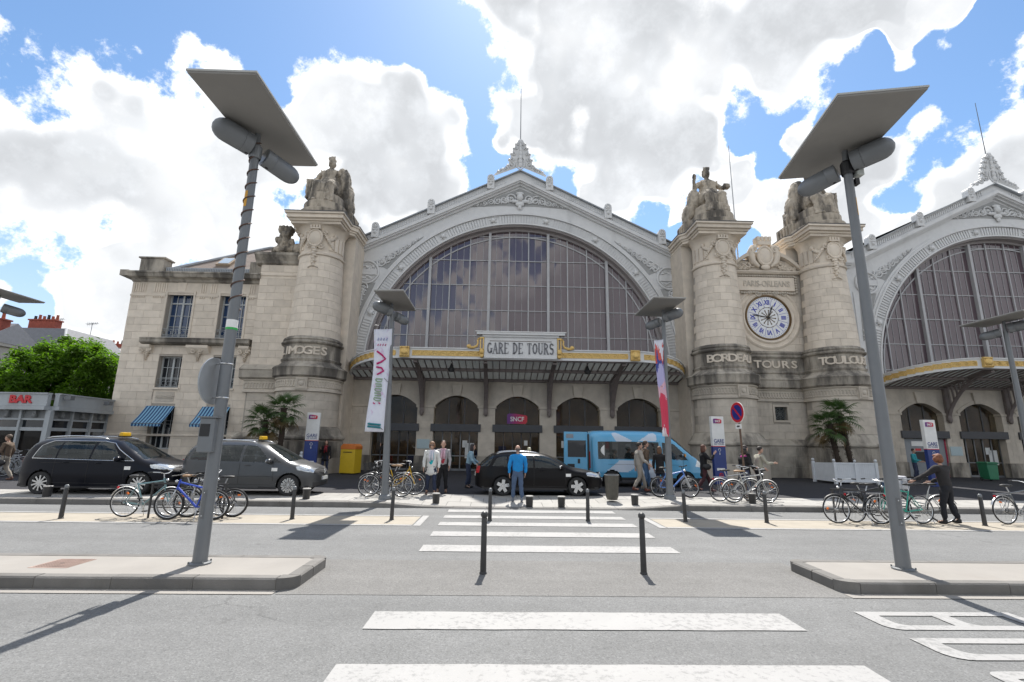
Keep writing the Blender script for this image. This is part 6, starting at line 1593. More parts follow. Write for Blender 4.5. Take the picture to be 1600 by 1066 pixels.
    for line in P.get('seams', ()):
        for s in (-1, 1):
            pts = []
            for (a, b), (c, d) in zip(line[:-1], line[1:]):
                for k in range(6): t = k/6; pts.append(onside(a+(c-a)*t, b+(d-b)*t, s, .001))
            pts.append(onside(*line[-1], s, .001)); MB().tube(pts, .006, 4).build('shut_line', BLACK, T)
    for line, mt, r, nm in P.get('trims', ()):
        for s in (-1, 1):
            pts = []
            for (a, b), (c, d) in zip(line[:-1], line[1:]):
                for k in range(5): t = k/5; pts.append(onside(a+(c-a)*t, b+(d-b)*t, s, .004))
            pts.append(onside(*line[-1], s, .004)); MB().tube(pts, r, 5).build(nm, mt, T)
    for x, z in P.get('handles', ()):
        for s in (-1, 1): p = onside(x, z, s, .02); MB().ell(p, (.10, .018, .018), 10, 6).build('door_handle', P['paint'], T, smooth=True)
    mx, mz = P['mirror']
    for s in (-1, 1):
        p = onside(mx, mz, s, .12); M_ = MB().ell(p, (.085, .13, .085), 12, 8).build('mirror', P.get('mirrormat', P['paint']), T, smooth=True); MB().ell((p[0]-.05, p[1], p[2]), (.045, .11, .07), 10, 6).build('mirror_glass', CHROME, M_)
    T['_L'] = L
    return T, onside
def rect(x0, x1, z0, z1): return [(x0, z0), (x1, z0), (x1, z1), (x0, z1)]
def mpv(label, loc, paint, L, W, H, wheels, wr, style, top, sidewin, ws, rw, belt, extra):
    P = dict(L=L, W=W, H=H, top=top, belt=belt, wheels=wheels, wr=wr, style=style, paint=paint, group='taxis and cars drawn up at the kerb', seats=extra['seats'], mirror=extra['mirror'], handles=extra['handles'], seams=extra['seams'], trims=extra.get('trims', ()), roofk=extra.get('roofk', .76), rz=extra.get('rz', 0))
    P['regions'] = [('window%d' % i, p, 'side') for i, p in enumerate(sidewin)]+[('windscreen', ws, 'any'), ('rear_window', rw, 'any'), ('headlight', extra['head'], 'any'), ('taillight', extra['tail'], 'any'), ('grille', extra['grille'], 'any'), ('lower_grille', extra['grille2'], 'any'), ('rubbing', rect(.3, L-.3, .0, extra.get('clad', .26)), 'any')]
    P['mats'] = {'body': ('body', paint), 'windscreen': ('windscreen', CARGLASS), 'rear_window': ('rear_window', CARGLASS), 'headlight': ('headlight', HEADL), 'taillight': ('tail_light', TAIL), 'grille': ('grille', CLAD), 'lower_grille': ('air_intake', CLAD), 'rubbing': ('sill_cladding', CLAD)}
    for i in range(len(sidewin)): P['mats']['window%d' % i] = ('window', CARGLASS)
    T, side = vehicle('car', label, 'car', loc, P)
    # plates, badge, roof rails
    fx = L/2-.012
    MB().box(fx-.0, fx+.02, -.26, .26, .46, .57).build('number_plate', PLATE, T); MB().box(fx+.018, fx+.022, -.26, -.215, .46, .57).build('plate_band', BLUE_S, T)
    MB().box(-L/2-.012, -L/2+.02, -.26, .26, extra.get('rp', .75), extra.get('rp', .75)+.11).build('number_plate', PLATE, T)
    b = extra['badge']; MB().torus((b[0]-L/2, 0, b[1]), .062, .010, 'x', 20, 6).tube([(b[0]-L/2, -.035, b[1]+.035), (b[0]-L/2, -.0, b[1]-.045), (b[0]-L/2, .035, b[1]+.035)], .008, 5).build('badge', CHROME, T)
    for zz in extra.get('chrome', ()): MB().tube([(zz[0]-L/2, -zz[2], zz[1]), (zz[0]-L/2+.05, 0, zz[1]), (zz[0]-L/2, zz[2], zz[1])], .010, 5).build('grille_bar', CHROME, T)
    if extra.get('rails'):
        a, bx = extra['rails']
        for s in (-1, 1):
            pts = []
            for k in range(13): t = k/12; x = a+(bx-a)*t; pts.append((x-L/2, s*W*.345, interp(smooth_tab(top), x)-.035+.055*math.sin(PI*min(1, max(0, t)))**.35))
            MB().tube(pts, .018, 7).build('roof_rail', CHROME if extra.get('railchrome') else STEEL, T, smooth=True)
    if extra.get('sticker'): x, z = extra['sticker']; p = side(x, z, -1, .003); MB().box(p[0]-.09, p[0]+.09, p[1]-.004, p[1]+.01, z-.05, z+.05).build('taxi_sticker', WHITE, T)
    return T, side
def taxi_sign(T, x, z, col, letters=True):
    S = MB().prism([(-.06, 0), (.06, 0), (.045, .12), (-.045, .12)], 'y', -.20, .20).build('taxi_roof_sign', col, T, bevel=.02, fix=True); S.location = (x, 0, z); MB().box(-.075, .075, -.22, .22, -.03, -.002).build('sign_base', BLACK, S)
    return S
TAXI_Y = mat('taxi_yellow', (.70, .42, .02), .35, .05, 6)
# dark people carrier taxi
L = 4.85
top = [(0, .62), (.02, .95), (.10, 1.15), (.28, 1.50), (.42, 1.66), (.75, 1.71), (1.6, 1.735), (2.4, 1.72), (2.85, 1.67), (3.25, 1.50), (3.75, 1.20), (3.98, 1.08), (4.35, .99), (4.62, .90), (4.76, .78), (4.83, .66), (4.85, .55)]
belt = lambda x: interp([(0, 1.06), (1, 1.03), (3.4, .99), (3.9, .99), (4.85, .8)], x)
wins = [[(.62, 1.09), (1.30, 1.07), (1.30, 1.575), (.95, 1.57), (.70, 1.42)], [(1.36, 1.07), (2.30, 1.045), (2.30, 1.58), (1.36, 1.58)], [(2.37, 1.045), (3.32, 1.03), (3.02, 1.33), (2.80, 1.52), (2.62, 1.575), (2.37, 1.58)], [(3.38, 1.03), (3.62, 1.035), (3.38, 1.20)]]
car1, side1 = mpv('black people carrier taxi with a yellow roof sign', (-12.55, 16.65, ZF), car_paint('black_blue_paint', (.004, .005, .010), .2, .3), L, 1.90, 1.74, (.98, 3.90), .335, 'multi', top, wins,
    [(2.92, 1.625), (2.86, 1.64), (3.52, 1.27), (3.86, 1.06), (3.97, 1.09), (3.5, 1.40), (3.1, 1.62)], [(.03, 1.12), (.40, 1.12), (.50, 1.60), (.30, 1.62)], belt,
    dict(seats=(1.0, 1.9, 2.75), mirror=(3.25, 1.07), handles=((1.65, .95), (2.62, .94)), head=[(4.20, .80), (4.70, .74), (4.70, .86), (4.32, .93), (4.12, .90)], tail=[(.0, .88), (.20, .90), (.24, 1.15), (.08, 1.14)], grille=rect(4.70, 4.9, .68, .80), grille2=rect(4.70, 4.9, .22, .42), badge=(4.845, .75), chrome=((4.80, .72, .35), (4.79, .78, .35)), rails=(.72, 2.62), railchrome=True, sticker=(3.52, .80),
         seams=([(1.33, .35), (1.33, 1.05)], [(2.33, .35), (2.33, 1.03)], [(3.45, .45), (3.40, 1.0)], [(1.33, .35), (3.3, .33)], [(.9, .94), (2.3, .95)]), trims=(([(.60, 1.07), (1.4, 1.05), (2.6, 1.025), (3.66, 1.015)], CHROME, .011, 'window_trim'), ([(.60, 1.07), (.72, 1.45), (.96, 1.595), (1.6, 1.60), (2.5, 1.60), (2.84, 1.54), (3.10, 1.35), (3.66, 1.015)], CHROME, .011, 'window_trim')), rz=rad(1)))
taxi_sign(car1, 2.62-L/2, 1.765, TAXI_Y)
# grey people carrier taxi
L = 4.40
top = [(0, .62), (.02, .95), (.08, 1.12), (.24, 1.46), (.36, 1.60), (.7, 1.66), (1.5, 1.68), (2.2, 1.665), (2.55, 1.61), (2.95, 1.42), (3.38, 1.17), (3.6, 1.05), (3.95, .97), (4.2, .87), (4.33, .74), (4.38, .62), (4.40, .52)]
belt = lambda x: interp([(0, 1.04), (1, 1.02), (3.2, .97), (3.6, .97), (4.4, .78)], x)
wins = [[(.40, 1.08), (.98, 1.06), (.98, 1.52), (.62, 1.50), (.48, 1.34)], [(1.04, 1.06), (1.98, 1.03), (1.98, 1.53), (1.04, 1.53)], [(2.05, 1.03), (2.92, 1.01), (2.72, 1.24), (2.50, 1.44), (2.34, 1.52), (2.05, 1.53)], [(2.98, 1.01), (3.26, 1.01), (3.02, 1.18)]]
car2, side2 = mpv('grey people carrier taxi behind the left lamp post', (-7.95, 16.80, ZF), car_paint('grey_metallic', (.085, .088, .092), .5, .3), L, 1.80, 1.68, (.88, 3.56), .325, 'split', top, wins,
    [(2.62, 1.57), (2.56, 1.585), (3.16, 1.22), (3.48, 1.03), (3.58, 1.06), (3.14, 1.34), (2.78, 1.57)], [(.02, 1.10), (.34, 1.10), (.42, 1.55), (.24, 1.56)], belt,
    dict(seats=(.9, 1.7, 2.45), mirror=(2.94, 1.05), handles=((1.32, .93), (2.25, .92)), head=[(3.80, .78), (4.24, .70), (4.24, .83), (3.92, .91), (3.72, .89)], tail=[(.0, .86), (.12, .88), (.15, 1.12), (.05, 1.12)], grille=rect(4.24, 4.5, .66, .78), grille2=rect(4.24, 4.5, .22, .40), badge=(4.385, .72), chrome=((4.34, .70, .33), (4.33, .76, .33)), rails=(.62, 2.35), railchrome=True, sticker=(3.10, .80),
         seams=([(1.01, .35), (1.01, 1.03)], [(2.01, .35), (2.01, 1.0)], [(3.08, .45), (3.04, .98)], [(1.01, .35), (3.0, .33)]), trims=(([(.9, .62), (2.0, .60), (3.0, .60)], MATS['grey_metallic'], .014, 'rubbing_strip'),), rz=rad(1)))
taxi_sign(car2, 2.25-L/2, 1.71, TAXI_Y)
# black estate
L = 4.57
top = [(0, .60), (.02, .86), (.08, .98), (.45, 1.30), (.62, 1.40), (.95, 1.455), (1.7, 1.47), (2.35, 1.44), (2.7, 1.35), (3.1, 1.15), (3.36, .99), (3.55, .93), (4.0, .87), (4.3, .80), (4.46, .70), (4.54, .58), (4.57, .48)]
belt = lambda x: interp([(0, .95), (1, .93), (3.2, .89), (3.5, .88), (4.57, .7)], x)
wins = [[(.60, .985), (1.12, .97), (1.12, 1.33), (.92, 1.325), (.74, 1.22)], [(1.18, .97), (2.02, .945), (2.02, 1.35), (1.18, 1.345)], [(2.09, .945), (3.14, .92), (2.86, 1.13), (2.60, 1.29), (2.42, 1.345), (2.09, 1.35)]]
car3, side3 = mpv('black estate car with silver roof rails behind the man in blue', (1.42, 17.65, ZF), car_paint('black_paint', (.005, .0045, .0055), .2, .3), L, 1.77, 1.47, (.98, 3.56), .318, 'five', top, wins,
    [(2.66, 1.385), (2.6, 1.40), (3.05, 1.11), (3.30, .945), (3.42, .97), (3.06, 1.19), (2.8, 1.36)], [(.05, .97), (.46, .97), (.70, 1.36), (.50, 1.36)], belt,
    dict(seats=(1.35, 2.35), mirror=(3.0, .96), handles=((1.45, .86), (2.35, .85)), head=[(3.92, .68), (4.40, .62), (4.40, .74), (4.06, .80), (3.88, .78)], tail=[(.0, .72), (.14, .74), (.18, .98), (.06, .98)], grille=rect(4.42, 4.7, .58, .72), grille2=rect(4.42, 4.7, .2, .36), badge=(4.53, .72), chrome=((4.52, .70, .3),), rails=(.75, 2.25), railchrome=True, sticker=(3.25, .70), rp=.62,
         seams=([(1.15, .33), (1.15, .95)], [(2.05, .33), (2.05, .93)], [(3.16, .42), (3.14, .90)], [(1.15, .33), (3.1, .31)]), rz=rad(1.5)))
car3.scale = (.97, .97, .97)
taxi_sign(car3, 1.95-L/2, 1.50, mat('taxi_white', (.62, .58, .40), .4, .05, 6))
# pale blue minibus
VB = mat('van_blue', (.10, .38, .62), .3, .03, 3, coat=.6); VW_ = mat('van_graphic_grey', (.50, .58, .68), .35, .03, 3, coat=.4)
L = 5.0
top = [(0, 1.6), (.01, 2.0), (.05, 2.30), (.16, 2.44), (.5, 2.50), (3.0, 2.50), (3.35, 2.44), (3.6, 2.30), (3.9, 2.02), (4.3, 1.62), (4.48, 1.42), (4.72, 1.25), (4.90, 1.08), (4.97, .85), (5.0, .6)]
belt = lambda x: interp([(0, 1.26), (4.0, 1.22), (4.5, 1.15), (5, .95)], x)
LX = 1.55
def graphic(cx, cy, cz, n):
    # white butterfly-like X wrapped over the side
    if abs(n.y) < .5: return False
    x = cx
    up = inpoly((x, cz), [(1.02, 2.33), (1.10, 2.40), (1.22, 2.40), (1.92, 2.01), (1.20, 2.00)]) or inpoly((x, cz), [(2.12, 2.01), (2.62, 2.36), (2.82, 2.40), (2.92, 2.32), (2.90, 2.01)])
    lo = inpoly((x, cz), [(1.30, 1.15), (2.62, 1.15), (3.05, .30), (2.45, .30), (1.95, .85), (1.60, .62), (.80, .72)])
    return up or lo
P = dict(L=L, W=2.05, H=2.5, top=top, belt=belt, wheels=(.98, 4.05), wr=.34, style='steel', paint=VB, roofk=.88, sill=.30, nsec=6.5, pe=16, taperf=.88, taperr=.99, seats=(1.2, 2.1, 3.35), mirror=(3.98, 1.42), mirrormat=CLAD, NX=170, NZ=60,
    handles=((3.05, 1.05),), seams=([(2.0, .40), (2.0, 1.2)], [(3.05, .40), (3.05, 2.35)], [(3.95, .45), (3.98, 1.2)], [(.18, .6), (.18, 2.2)], [(.3, .98), (3.9, .98)]),
    regions=[('window0', rect(.42, 2.98, 1.22, 1.98), 'side'), ('window1', [(3.12, 1.22), (4.18, 1.20), (3.98, 1.55), (3.62, 1.92), (3.12, 1.96)], 'side'), ('windscreen', [(3.55, 2.16), (4.40, 1.36), (4.55, 1.40), (3.72, 2.28)], 'any'), ('rear_window', rect(-.1, .06, 1.22, 2.0), 'any'), ('headlight', [(4.50, .92), (4.90, .86), (4.86, 1.12), (4.62, 1.26)], 'any'), ('taillight', [(.0, .80), (.12, .80), (.12, 1.55), (.0, 1.55)], 'any'), ('grille', rect(4.86, 5.1, .45, .85), 'any'), ('clad', rect(-.1, 5.1, .0, .42), 'any'), ('clad', [(.0, .42), (.42, .42), (.42, .62), (.0, .62)], 'any')],
    fns=(('graphic', graphic),),
    mats={'body': ('body', VB), 'window0': ('window', CARGLASS), 'window1': ('door_window', CARGLASS), 'windscreen': ('windscreen', CARGLASS), 'rear_window': ('rear_window', CARGLASS), 'headlight': ('headlight', HEADL), 'taillight': ('tail_light', TAIL), 'grille': ('grille', CLAD), 'clad': ('sill_cladding', CLAD), 'graphic': ('graphic', VW_)})
van, sv = vehicle('minibus', 'pale blue minibus with grey X graphic and open rear door', 'minibus', (6.25, 21.6, ZF), P)
van.scale = (1, 1, .92)
D = MB().box(-3.52, -2.53, -1.02, -.97, .55, 2.40).build('rear_door', VB, van, bevel=.02)
MB().box(-3.36, -2.60, -1.03, -1.018, 1.28, 2.02).build('pane', GLASS2, D); MB().box(-3.38, -3.08, -1.03, -1.018, .62, .98).build('lower_pane', BLACK, D); MB().box(-3.42, -3.12, -1.028, -1.018, 2.12, 2.3).build('vent', mat('vent_grey', (.25, .27, .3), .6, .1, 5), D); MB().box(-2.95, -2.85, -1.03, -1.018, 1.0, 1.2).build('catch', BLACK, D)
MB().box(-2.52, -2.46, -1.03, -.9, .5, 2.3).build('door_seal', BLACK, van)
q = sv(3.98, 1.42, -1, .12); MB().box(q[0]-.01, q[0]+.04, q[1]-.135, q[1]-.12, q[2]-.06, q[2]+.06).build('indicator', mat('amber', (.75, .30, .02), .3, .1, 5), van)
m = MB(); n = 14
pts = [(.68+.0, 1.36)]+[(.68-.16*math.sin(PI*k/n), 1.36+.48*k/n) for k in range(n+1)]
MB().prism([(x-L/2, z) for x, z in pts[1:]], 'y', -1.015, -1.0).build('window_graphic', WHITE, van, fix=True)

# ---------------------------------------------------------------- bicycles (built along +X: front wheel at +X)
_bw = {}
def bike_wheel_meshes(r, tyre, spk=20):
    k = (r, tyre)
    if k not in _bw:
        t = MB().torus((0, 0, 0), r-tyre, tyre, 'y', 40, 7).mesh('tyre', True); rm = MB().torus((0, 0, 0), r-tyre*2.1, .011, 'y', 36, 6).mesh('rim', True)
        s = MB()
        for i in range(spk): a = 2*PI*i/spk; b = a+(.5 if i % 2 else -.5); s.tube([(.02*math.cos(b), .025*(-1)**i, .02*math.sin(b)), ((r-tyre*2)*math.cos(a), 0, (r-tyre*2)*math.sin(a))], .0022, 3, False)
        h = MB().tube([(0, -.045, 0), (0, .045, 0)], .022, 10)
        _bw[k] = [t, rm, s.mesh('spokes'), h.mesh('hub')]
        for me, mm in zip(_bw[k], (RUBBER, CHROME, CHROME, CHROME)): me.materials.append(mm)
    return _bw[k]
BIKEP = {}
def paintc(c): return mat('bike_%d_%d_%d' % tuple(int(x*100) for x in c), c, .35, .08, 8, coat=.3)
REFL = mat('orange_reflector', (.75, .16, .01), .3, .05, 5); SADDLE = mat('saddle_black', (.02, .02, .02), .6, .1, 9); TAN = mat('saddle_tan', (.28, .17, .09), .6, .1, 9); SILVER = mat('bike_silver', (.50, .51, .52), .3, .06, 9, metal=.6)
def bicycle(label, loc, rz, col, style='city', tilt=0, fender=None, rack=False, basket=False, saddle=None, r=.345, steer=0, tyre_tan=False, group='bicycles parked along the road', bars=None, light=True, category='bicycle'):
    T = thing('bicycle', label, category, loc, group); T.rotation_euler = Euler((rad(tilt), 0, rz), 'XYZ')
    C = paintc(col); ty = .026 if style == 'mtb' else .018; wbh = .53
    R, F, BB = Vector((-wbh+.02, 0, r)), Vector((wbh, 0, r)), Vector((-.10, 0, .29))
    sz = .58 if style == 'city' else .62
    ST, HT, HB = Vector((-.27, 0, .80)), Vector((.34, 0, .86)), Vector((.375, 0, .74))
    if style == 'step': tubes = [((BB, ST), .017), ((HB+Vector((0, 0, -.04)), Vector((.05, 0, .40)), Vector((-.10, 0, .31))), .019), ((HT, Vector((.10, 0, .52)), Vector((-.17, 0, .46))), .016)]
    elif style == 'mtb': tubes = [((BB, ST), .020), ((HB, BB), .027), ((HT, Vector((-.25, 0, .72))), .022)]
    else: tubes = [((BB, ST), .017), ((HB, BB), .018), ((HT, Vector((-.26, 0, .77))), .017)]
    m = MB()
    for pts, rr_ in tubes: m.tube(pts, rr_, 8)
    for s in (-1, 1): o_ = Vector((0, s*.055, 0)); m.tube([BB+o_*.5, R+o_], .010, 6); m.tube([ST-Vector((.02, 0, .10))+o_*.4, R+o_], .009, 6)
    m.tube([HB-Vector((-.012, 0, .05)), HT+Vector((-.015, 0, .06))], .022, 8); m.build('frame', C, T)
    # steering assembly
    S = MB()
    fork_top = HB-Vector((-.015, 0, .05))
    for s in (-1, 1): S.tube([fork_top+Vector((0, s*.03, 0)), fork_top+Vector((.03, s*.055, -.10)), F+Vector((0, s*.055, 0))], .013 if style != 'mtb' else .018, 7)
    S.build('fork', SILVER if style == 'mtb' else C, T)
    hb = MB(); top = HT+Vector((-.03, 0, .16))
    hb.tube([HT, top], .014, 8)
    if style == 'mtb': hb.tube([top+Vector((.05, -.31, .01)), top+Vector((.06, 0, 0)), top+Vector((.05, .31, .01))], .013, 7); hb.tube([top, top+Vector((.06, 0, 0))], .014, 7)
    else:
        for s in (-1, 1): hb.tube([top, top+Vector((.06, s*.08, .01)), top+Vector((.05, s*.24, .06)), top+Vector((-.10, s*.29, .07)), top+Vector((-.19, s*.29, .06))], .011, 7)
    H = hb.build('handlebar', SILVER if style != 'mtb' else BLACK, T)
    g_ = MB()
    for s in (-1, 1):
        if style == 'mtb': g_.tube([top+Vector((.05, s*.20, .01)), top+Vector((.05, s*.32, .01))], .017, 8)
        else: g_.tube([top+Vector((-.09, s*.29, .07)), top+Vector((-.20, s*.29, .06))], .016, 8)
    g_.build('grip', BLACK, H)
    sd = MB(); sp = ST+Vector((-.05, 0, .13)); sd.tube([ST, sp], .013, 8); sd.build('seat_post', SILVER, T)
    sm = MB(); sm.ell(sp+Vector((-.04, 0, .035)), (.13, .085, .035), 12, 8); sm.ell(sp+Vector((.08, 0, .035)), (.12, .04, .028), 10, 6); sm.build('saddle', saddle or SADDLE, T, smooth=True)
    for p, nm in ((R, 0), (F, 1)):
        t, rm, s, h = bike_wheel_meshes(r, ty)
        W = mk('wheel', t, None, T); W.location = p; W.rotation_euler = (0, random.uniform(0, 1), 0)
        if nm and steer: W.rotation_euler = Euler((0, 0, steer))
        for me in (rm, s, h): mk(me.name.split('.')[0], me, None, W)
        if light: a = .9 if nm else 2.2; MB().box((r*.62)*math.cos(a)-.03, (r*.62)*math.cos(a)+.03, -.01, .01, (r*.62)*math.sin(a)-.018, (r*.62)*math.sin(a)+.018).build('reflector', REFL, W)
    cr = MB(); cr.torus(BB+Vector((0, -.05, 0)), .085, .008, 'y', 22, 5)
    for k in range(5): a = 2*PI*k/5; cr.tube([BB+Vector((0, -.05, 0)), BB+Vector((.085*math.cos(a), -.05, .085*math.sin(a)))], .006, 4)
    a = random.uniform(0, 6)
    cr.tube([BB+Vector((0, -.07, 0)), BB+Vector((.17*math.cos(a), -.075, .17*math.sin(a)))], .009, 5); cr.tube([BB+Vector((0, .07, 0)), BB-Vector((.17*math.cos(a), -.075, .17*math.sin(a)))], .009, 5)
    K = cr.build('crankset', SILVER, T)
    for s in (-1, 1): q = BB+Vector((s*-1*.17*math.cos(a)*-1, s*.115, .17*math.sin(a))) if s < 0 else BB+Vector((-.17*math.cos(a), .115, -.17*math.sin(a))); MB().box(q.x-.045, q.x+.045, q.y-.04, q.y+.04, q.z-.012, q.z+.012).build('pedal', BLACK, K)
    ch = MB(); ch.tube([BB+Vector((0, -.05, .085)), R+Vector((0, -.05, .045))], .005, 4); ch.tube([BB+Vector((0, -.05, -.085)), R+Vector((0, -.05, -.05))], .005, 4); ch.torus(R+Vector((0, -.05, 0)), .045, .012, 'y', 14, 5); ch.build('chain', BLACK, T)
    if fender:
        for p, a0, a1 in ((R, .15, 2.75), (F, .6, 2.7)):
            f_ = MB(); n = 16; rr_ = r+.022
            for k in range(n+1):
                t = a0+(a1-a0)*k/n
                for y in (-.028, .028): f_.v.append((p.x+rr_*math.cos(t), y, p.z+rr_*math.sin(t)))
                f_.v.append((p.x+(rr_+.012)*math.cos(t), 0, p.z+(rr_+.012)*math.sin(t)))
            for k in range(n): q = k*3; f_.f += [(q, q+2, q+5, q+3), (q+2, q+1, q+4, q+5)]
            f_.build('mudguard', fender, T, smooth=True)
    if rack:
        k_ = MB(); z = r*2+.06
        for y in (-.06, 0, .06): k_.tube([(R.x-.17, y, z), (R.x+.20, y, z)], .006, 5)
        for y in (-.06, .06): k_.tube([(R.x-.05, y, z), (R.x, y*1.1, R.z)], .006, 5); k_.tube([(R.x+.2, y, z), (ST.x-.02, y*.4, ST.z-.08)], .006, 5)
        k_.build('rack', SILVER, T); MB().ell((R.x-.20, 0, z-.06), (.02, .045, .03), 8, 6).build('rear_light', TAIL, T)
    if light: MB().ell((HT.x+.07, 0, HT.z+.02), (.04, .035, .035), 10, 6).build('front_light', CHROME, T, smooth=True)
    if basket:
        b = MB(); x0, x1, z0, z1 = HT.x+.06, HT.x+.34, .78, 1.02
        for k in range(6):
            t = k/5; z = z0+(z1-z0)*t; e = .03*t
            for (p, q) in (((x0-e, -.15-e), (x1+e, -.15-e)), ((x1+e, -.15-e), (x1+e, .15+e)), ((x1+e, .15+e), (x0-e, .15+e)), ((x0-e, .15+e), (x0-e, -.15-e))): b.tube([(p[0], p[1], z), (q[0], q[1], z)], .005, 4)
        for k in range(9):
            y = -.15+.3*k/8
            for x in (x0, x1): b.tube([(x, y, z0), (x+(.03 if x == x1 else -.03), y*1.2, z1)], .004, 4)
            xx = x0+(x1-x0)*k/8
            for y in (-.15, .15): b.tube([(xx, y, z0), (xx, y*1.2, z1)], .004, 4)
            b.tube([(x0, -.15+.3*k/8, z0), (x1, -.15+.3*k/8, z0)], .004, 4)
        b.build('basket', basket if basket is not True else BLACK, T)
    MB().tube([BB+Vector((-.05, .08, 0)), Vector((-.18, .22, .0))], .010, 5).build('kickstand', SILVER, T)
    return T
WH = WHITE
bicycle('teal city bicycle with white mudguards at the left strip', (-8.50, 12.55, 0), rad(3), (.16, .28, .30), 'city', 3, WH, True, False, None, .345, 0)
bicycle('blue mountain bicycle facing left before the left lamp post', (-7.22, 12.22, 0), rad(183), (.015, .06, .42), 'mtb', -3, None, r=.345, light=True)
bicycle('dark mountain bicycle partly hidden by the left lamp post', (-7.0, 12.62, 0), rad(186), (.03, .03, .035), 'mtb', -4, None, r=.345)
bicycle('brown-tyred city bicycle behind the blue mountain bicycle', (-7.45, 12.85, 0), rad(4), (.18, .20, .19), 'city', 3, None, False, saddle=TAN)
bicycle('black city bicycle with white basket bars by the white banner lamp', (-3.55, 16.05, ZF), rad(182), (.02, .02, .022), 'step', 3, SILVER, True, BLACK, TAN, steer=rad(14))
bicycle('yellow hire bicycle at the white banner lamp', (-3.25, 16.55, ZF), rad(8), (.62, .38, .02), 'step', -2, SILVER, False, BLACK)
bicycle('dark hire bicycle behind the yellow one at the lamp', (-3.60, 16.85, ZF), rad(184), (.05, .05, .055), 'step', 2, SILVER, False, BLACK)
bicycle('lone blue bicycle leaning on the red banner lamp', (5.95, 16.75, ZF), rad(2), (.10, .22, .58), 'mtb', -6, None)
bicycle('silver trekking bicycle under the no-parking sign', (7.82, 15.45, ZF), rad(-2), (.42, .42, .40), 'city', 5, WH, False, False, TAN)
bicycle('grey bicycle with white rear mudguard beside the silver one', (7.55, 15.85, ZF), rad(4), (.25, .26, .27), 'city', 3, WH, True)
bicycle('dark bicycle behind the silver pair', (8.25, 16.15, ZF), rad(172), (.03, .03, .04), 'city', -2, None)
bicycle('black bicycle nearest the left end of the right rail', (9.15, 12.62, 0), rad(176), (.015, .015, .017), 'city', 4, BLACK, True, False)
bicycle('black bicycle with blue lamp behind the right lamp post', (9.72, 12.88, 0), rad(6), (.02, .02, .022), 'city', -4, BLACK, True, False)
bicycle('green racing bicycle beside the right lamp post', (10.35, 12.70, 0), rad(182), (.02, .32, .24), 'city', 3, None, r=.35, light=False)
BW = bicycle('silver city bicycle with basket held by the woman', (11.02, 12.95, 0), rad(166), (.40, .41, .40), 'step', 2, SILVER, False, mat('blue_basket', (.06, .13, .24), .6, .2, 12), steer=rad(-8))
bicycle('grey bicycle with rear rack cut off by the right edge', (13.62, 12.78, 0), rad(3), (.10, .11, .12), 'city', -3, SILVER, True, False, group='bicycles parked along the road')
# rows of parked bicycles by the pavilion wall
for i in range(7):
    x = -15.3+i*.55; bicycle(('first', 'second', 'third', 'fourth', 'fifth', 'sixth', 'seventh')[i]+' bicycle from the left in the rack at the pavilion foot', (x, 25.6+.2*(i % 2), ZF), rad(72+7*(i % 3)), ((.35, .36, .38), (.45, .47, .5), (.25, .3, .4))[i % 3], 'city', 4-3*(i % 3), SILVER, i % 2 == 0, bool(i % 2) and SILVER, group='bicycles in the rack at the pavilion')
for i in range(4): x = -22.9+i*.6; bicycle(('first', 'second', 'third', 'fourth')[i]+' silver bicycle from the left in front of the bar', (x, 22.6, ZF), rad(60), (.4, .42, .45), 'city', 3, SILVER, True, SILVER if i % 2 else False, group='bicycles in front of the bar')
# papers in the held bicycle's basket
NB = thing('newspaper_bag', 'white and blue bag in the basket of the held bicycle', 'bag', (10.62, 13.03, .82)); MB().box(-.14, .16, -.12, .12, 0, .34).build('bag', mat('bag_print', (.55, .55, .58), .7, .5, 9), NB, bevel=.03)

# ---------------------------------------------------------------- people: skinned skeletons with clothes over them
def skin_obj(name, verts, edges, radii, mt, parent, levels=1, root=0):
    me = bpy.data.meshes.new(name); me.from_pydata([tuple(v) for v in verts], edges, []); me.materials.append(mt)
    o = mk(name, me, None, parent)
    me.attributes  # ensure
    md = o.modifiers.new('skin', 'SKIN'); md.use_smooth_shade = True
    if not me.skin_vertices:
        bm = bmesh.new(); bm.from_mesh(me); bm.verts.layers.skin.verify(); bm.to_mesh(me); bm.free()
    for i, d in enumerate(me.skin_vertices[0].data):
        r = radii[i]; d.radius = (r, r) if not hasattr(r, '__len__') else r; d.use_root = (i == root)
    ss = o.modifiers.new('subdivision', 'SUBSURF'); ss.levels = levels; ss.render_levels = levels
    return o
def folds(o):
    tx = bpy.data.textures.get('cloth_folds') or bpy.data.textures.new('cloth_folds', 'CLOUDS'); tx.noise_scale = .11; tx.noise_depth = 1
    d = o.modifiers.new('folds', 'DISPLACE'); d.texture = tx; d.strength = .045; d.mid_level = .45; d.texture_coords = 'LOCAL'
SKIN = mat('skin', (.50, .31, .23), .55, .05, 20)
def cloth(name, c, rough=.9): return mat('cloth_'+name, c, rough, .12, 9, .25, 60)
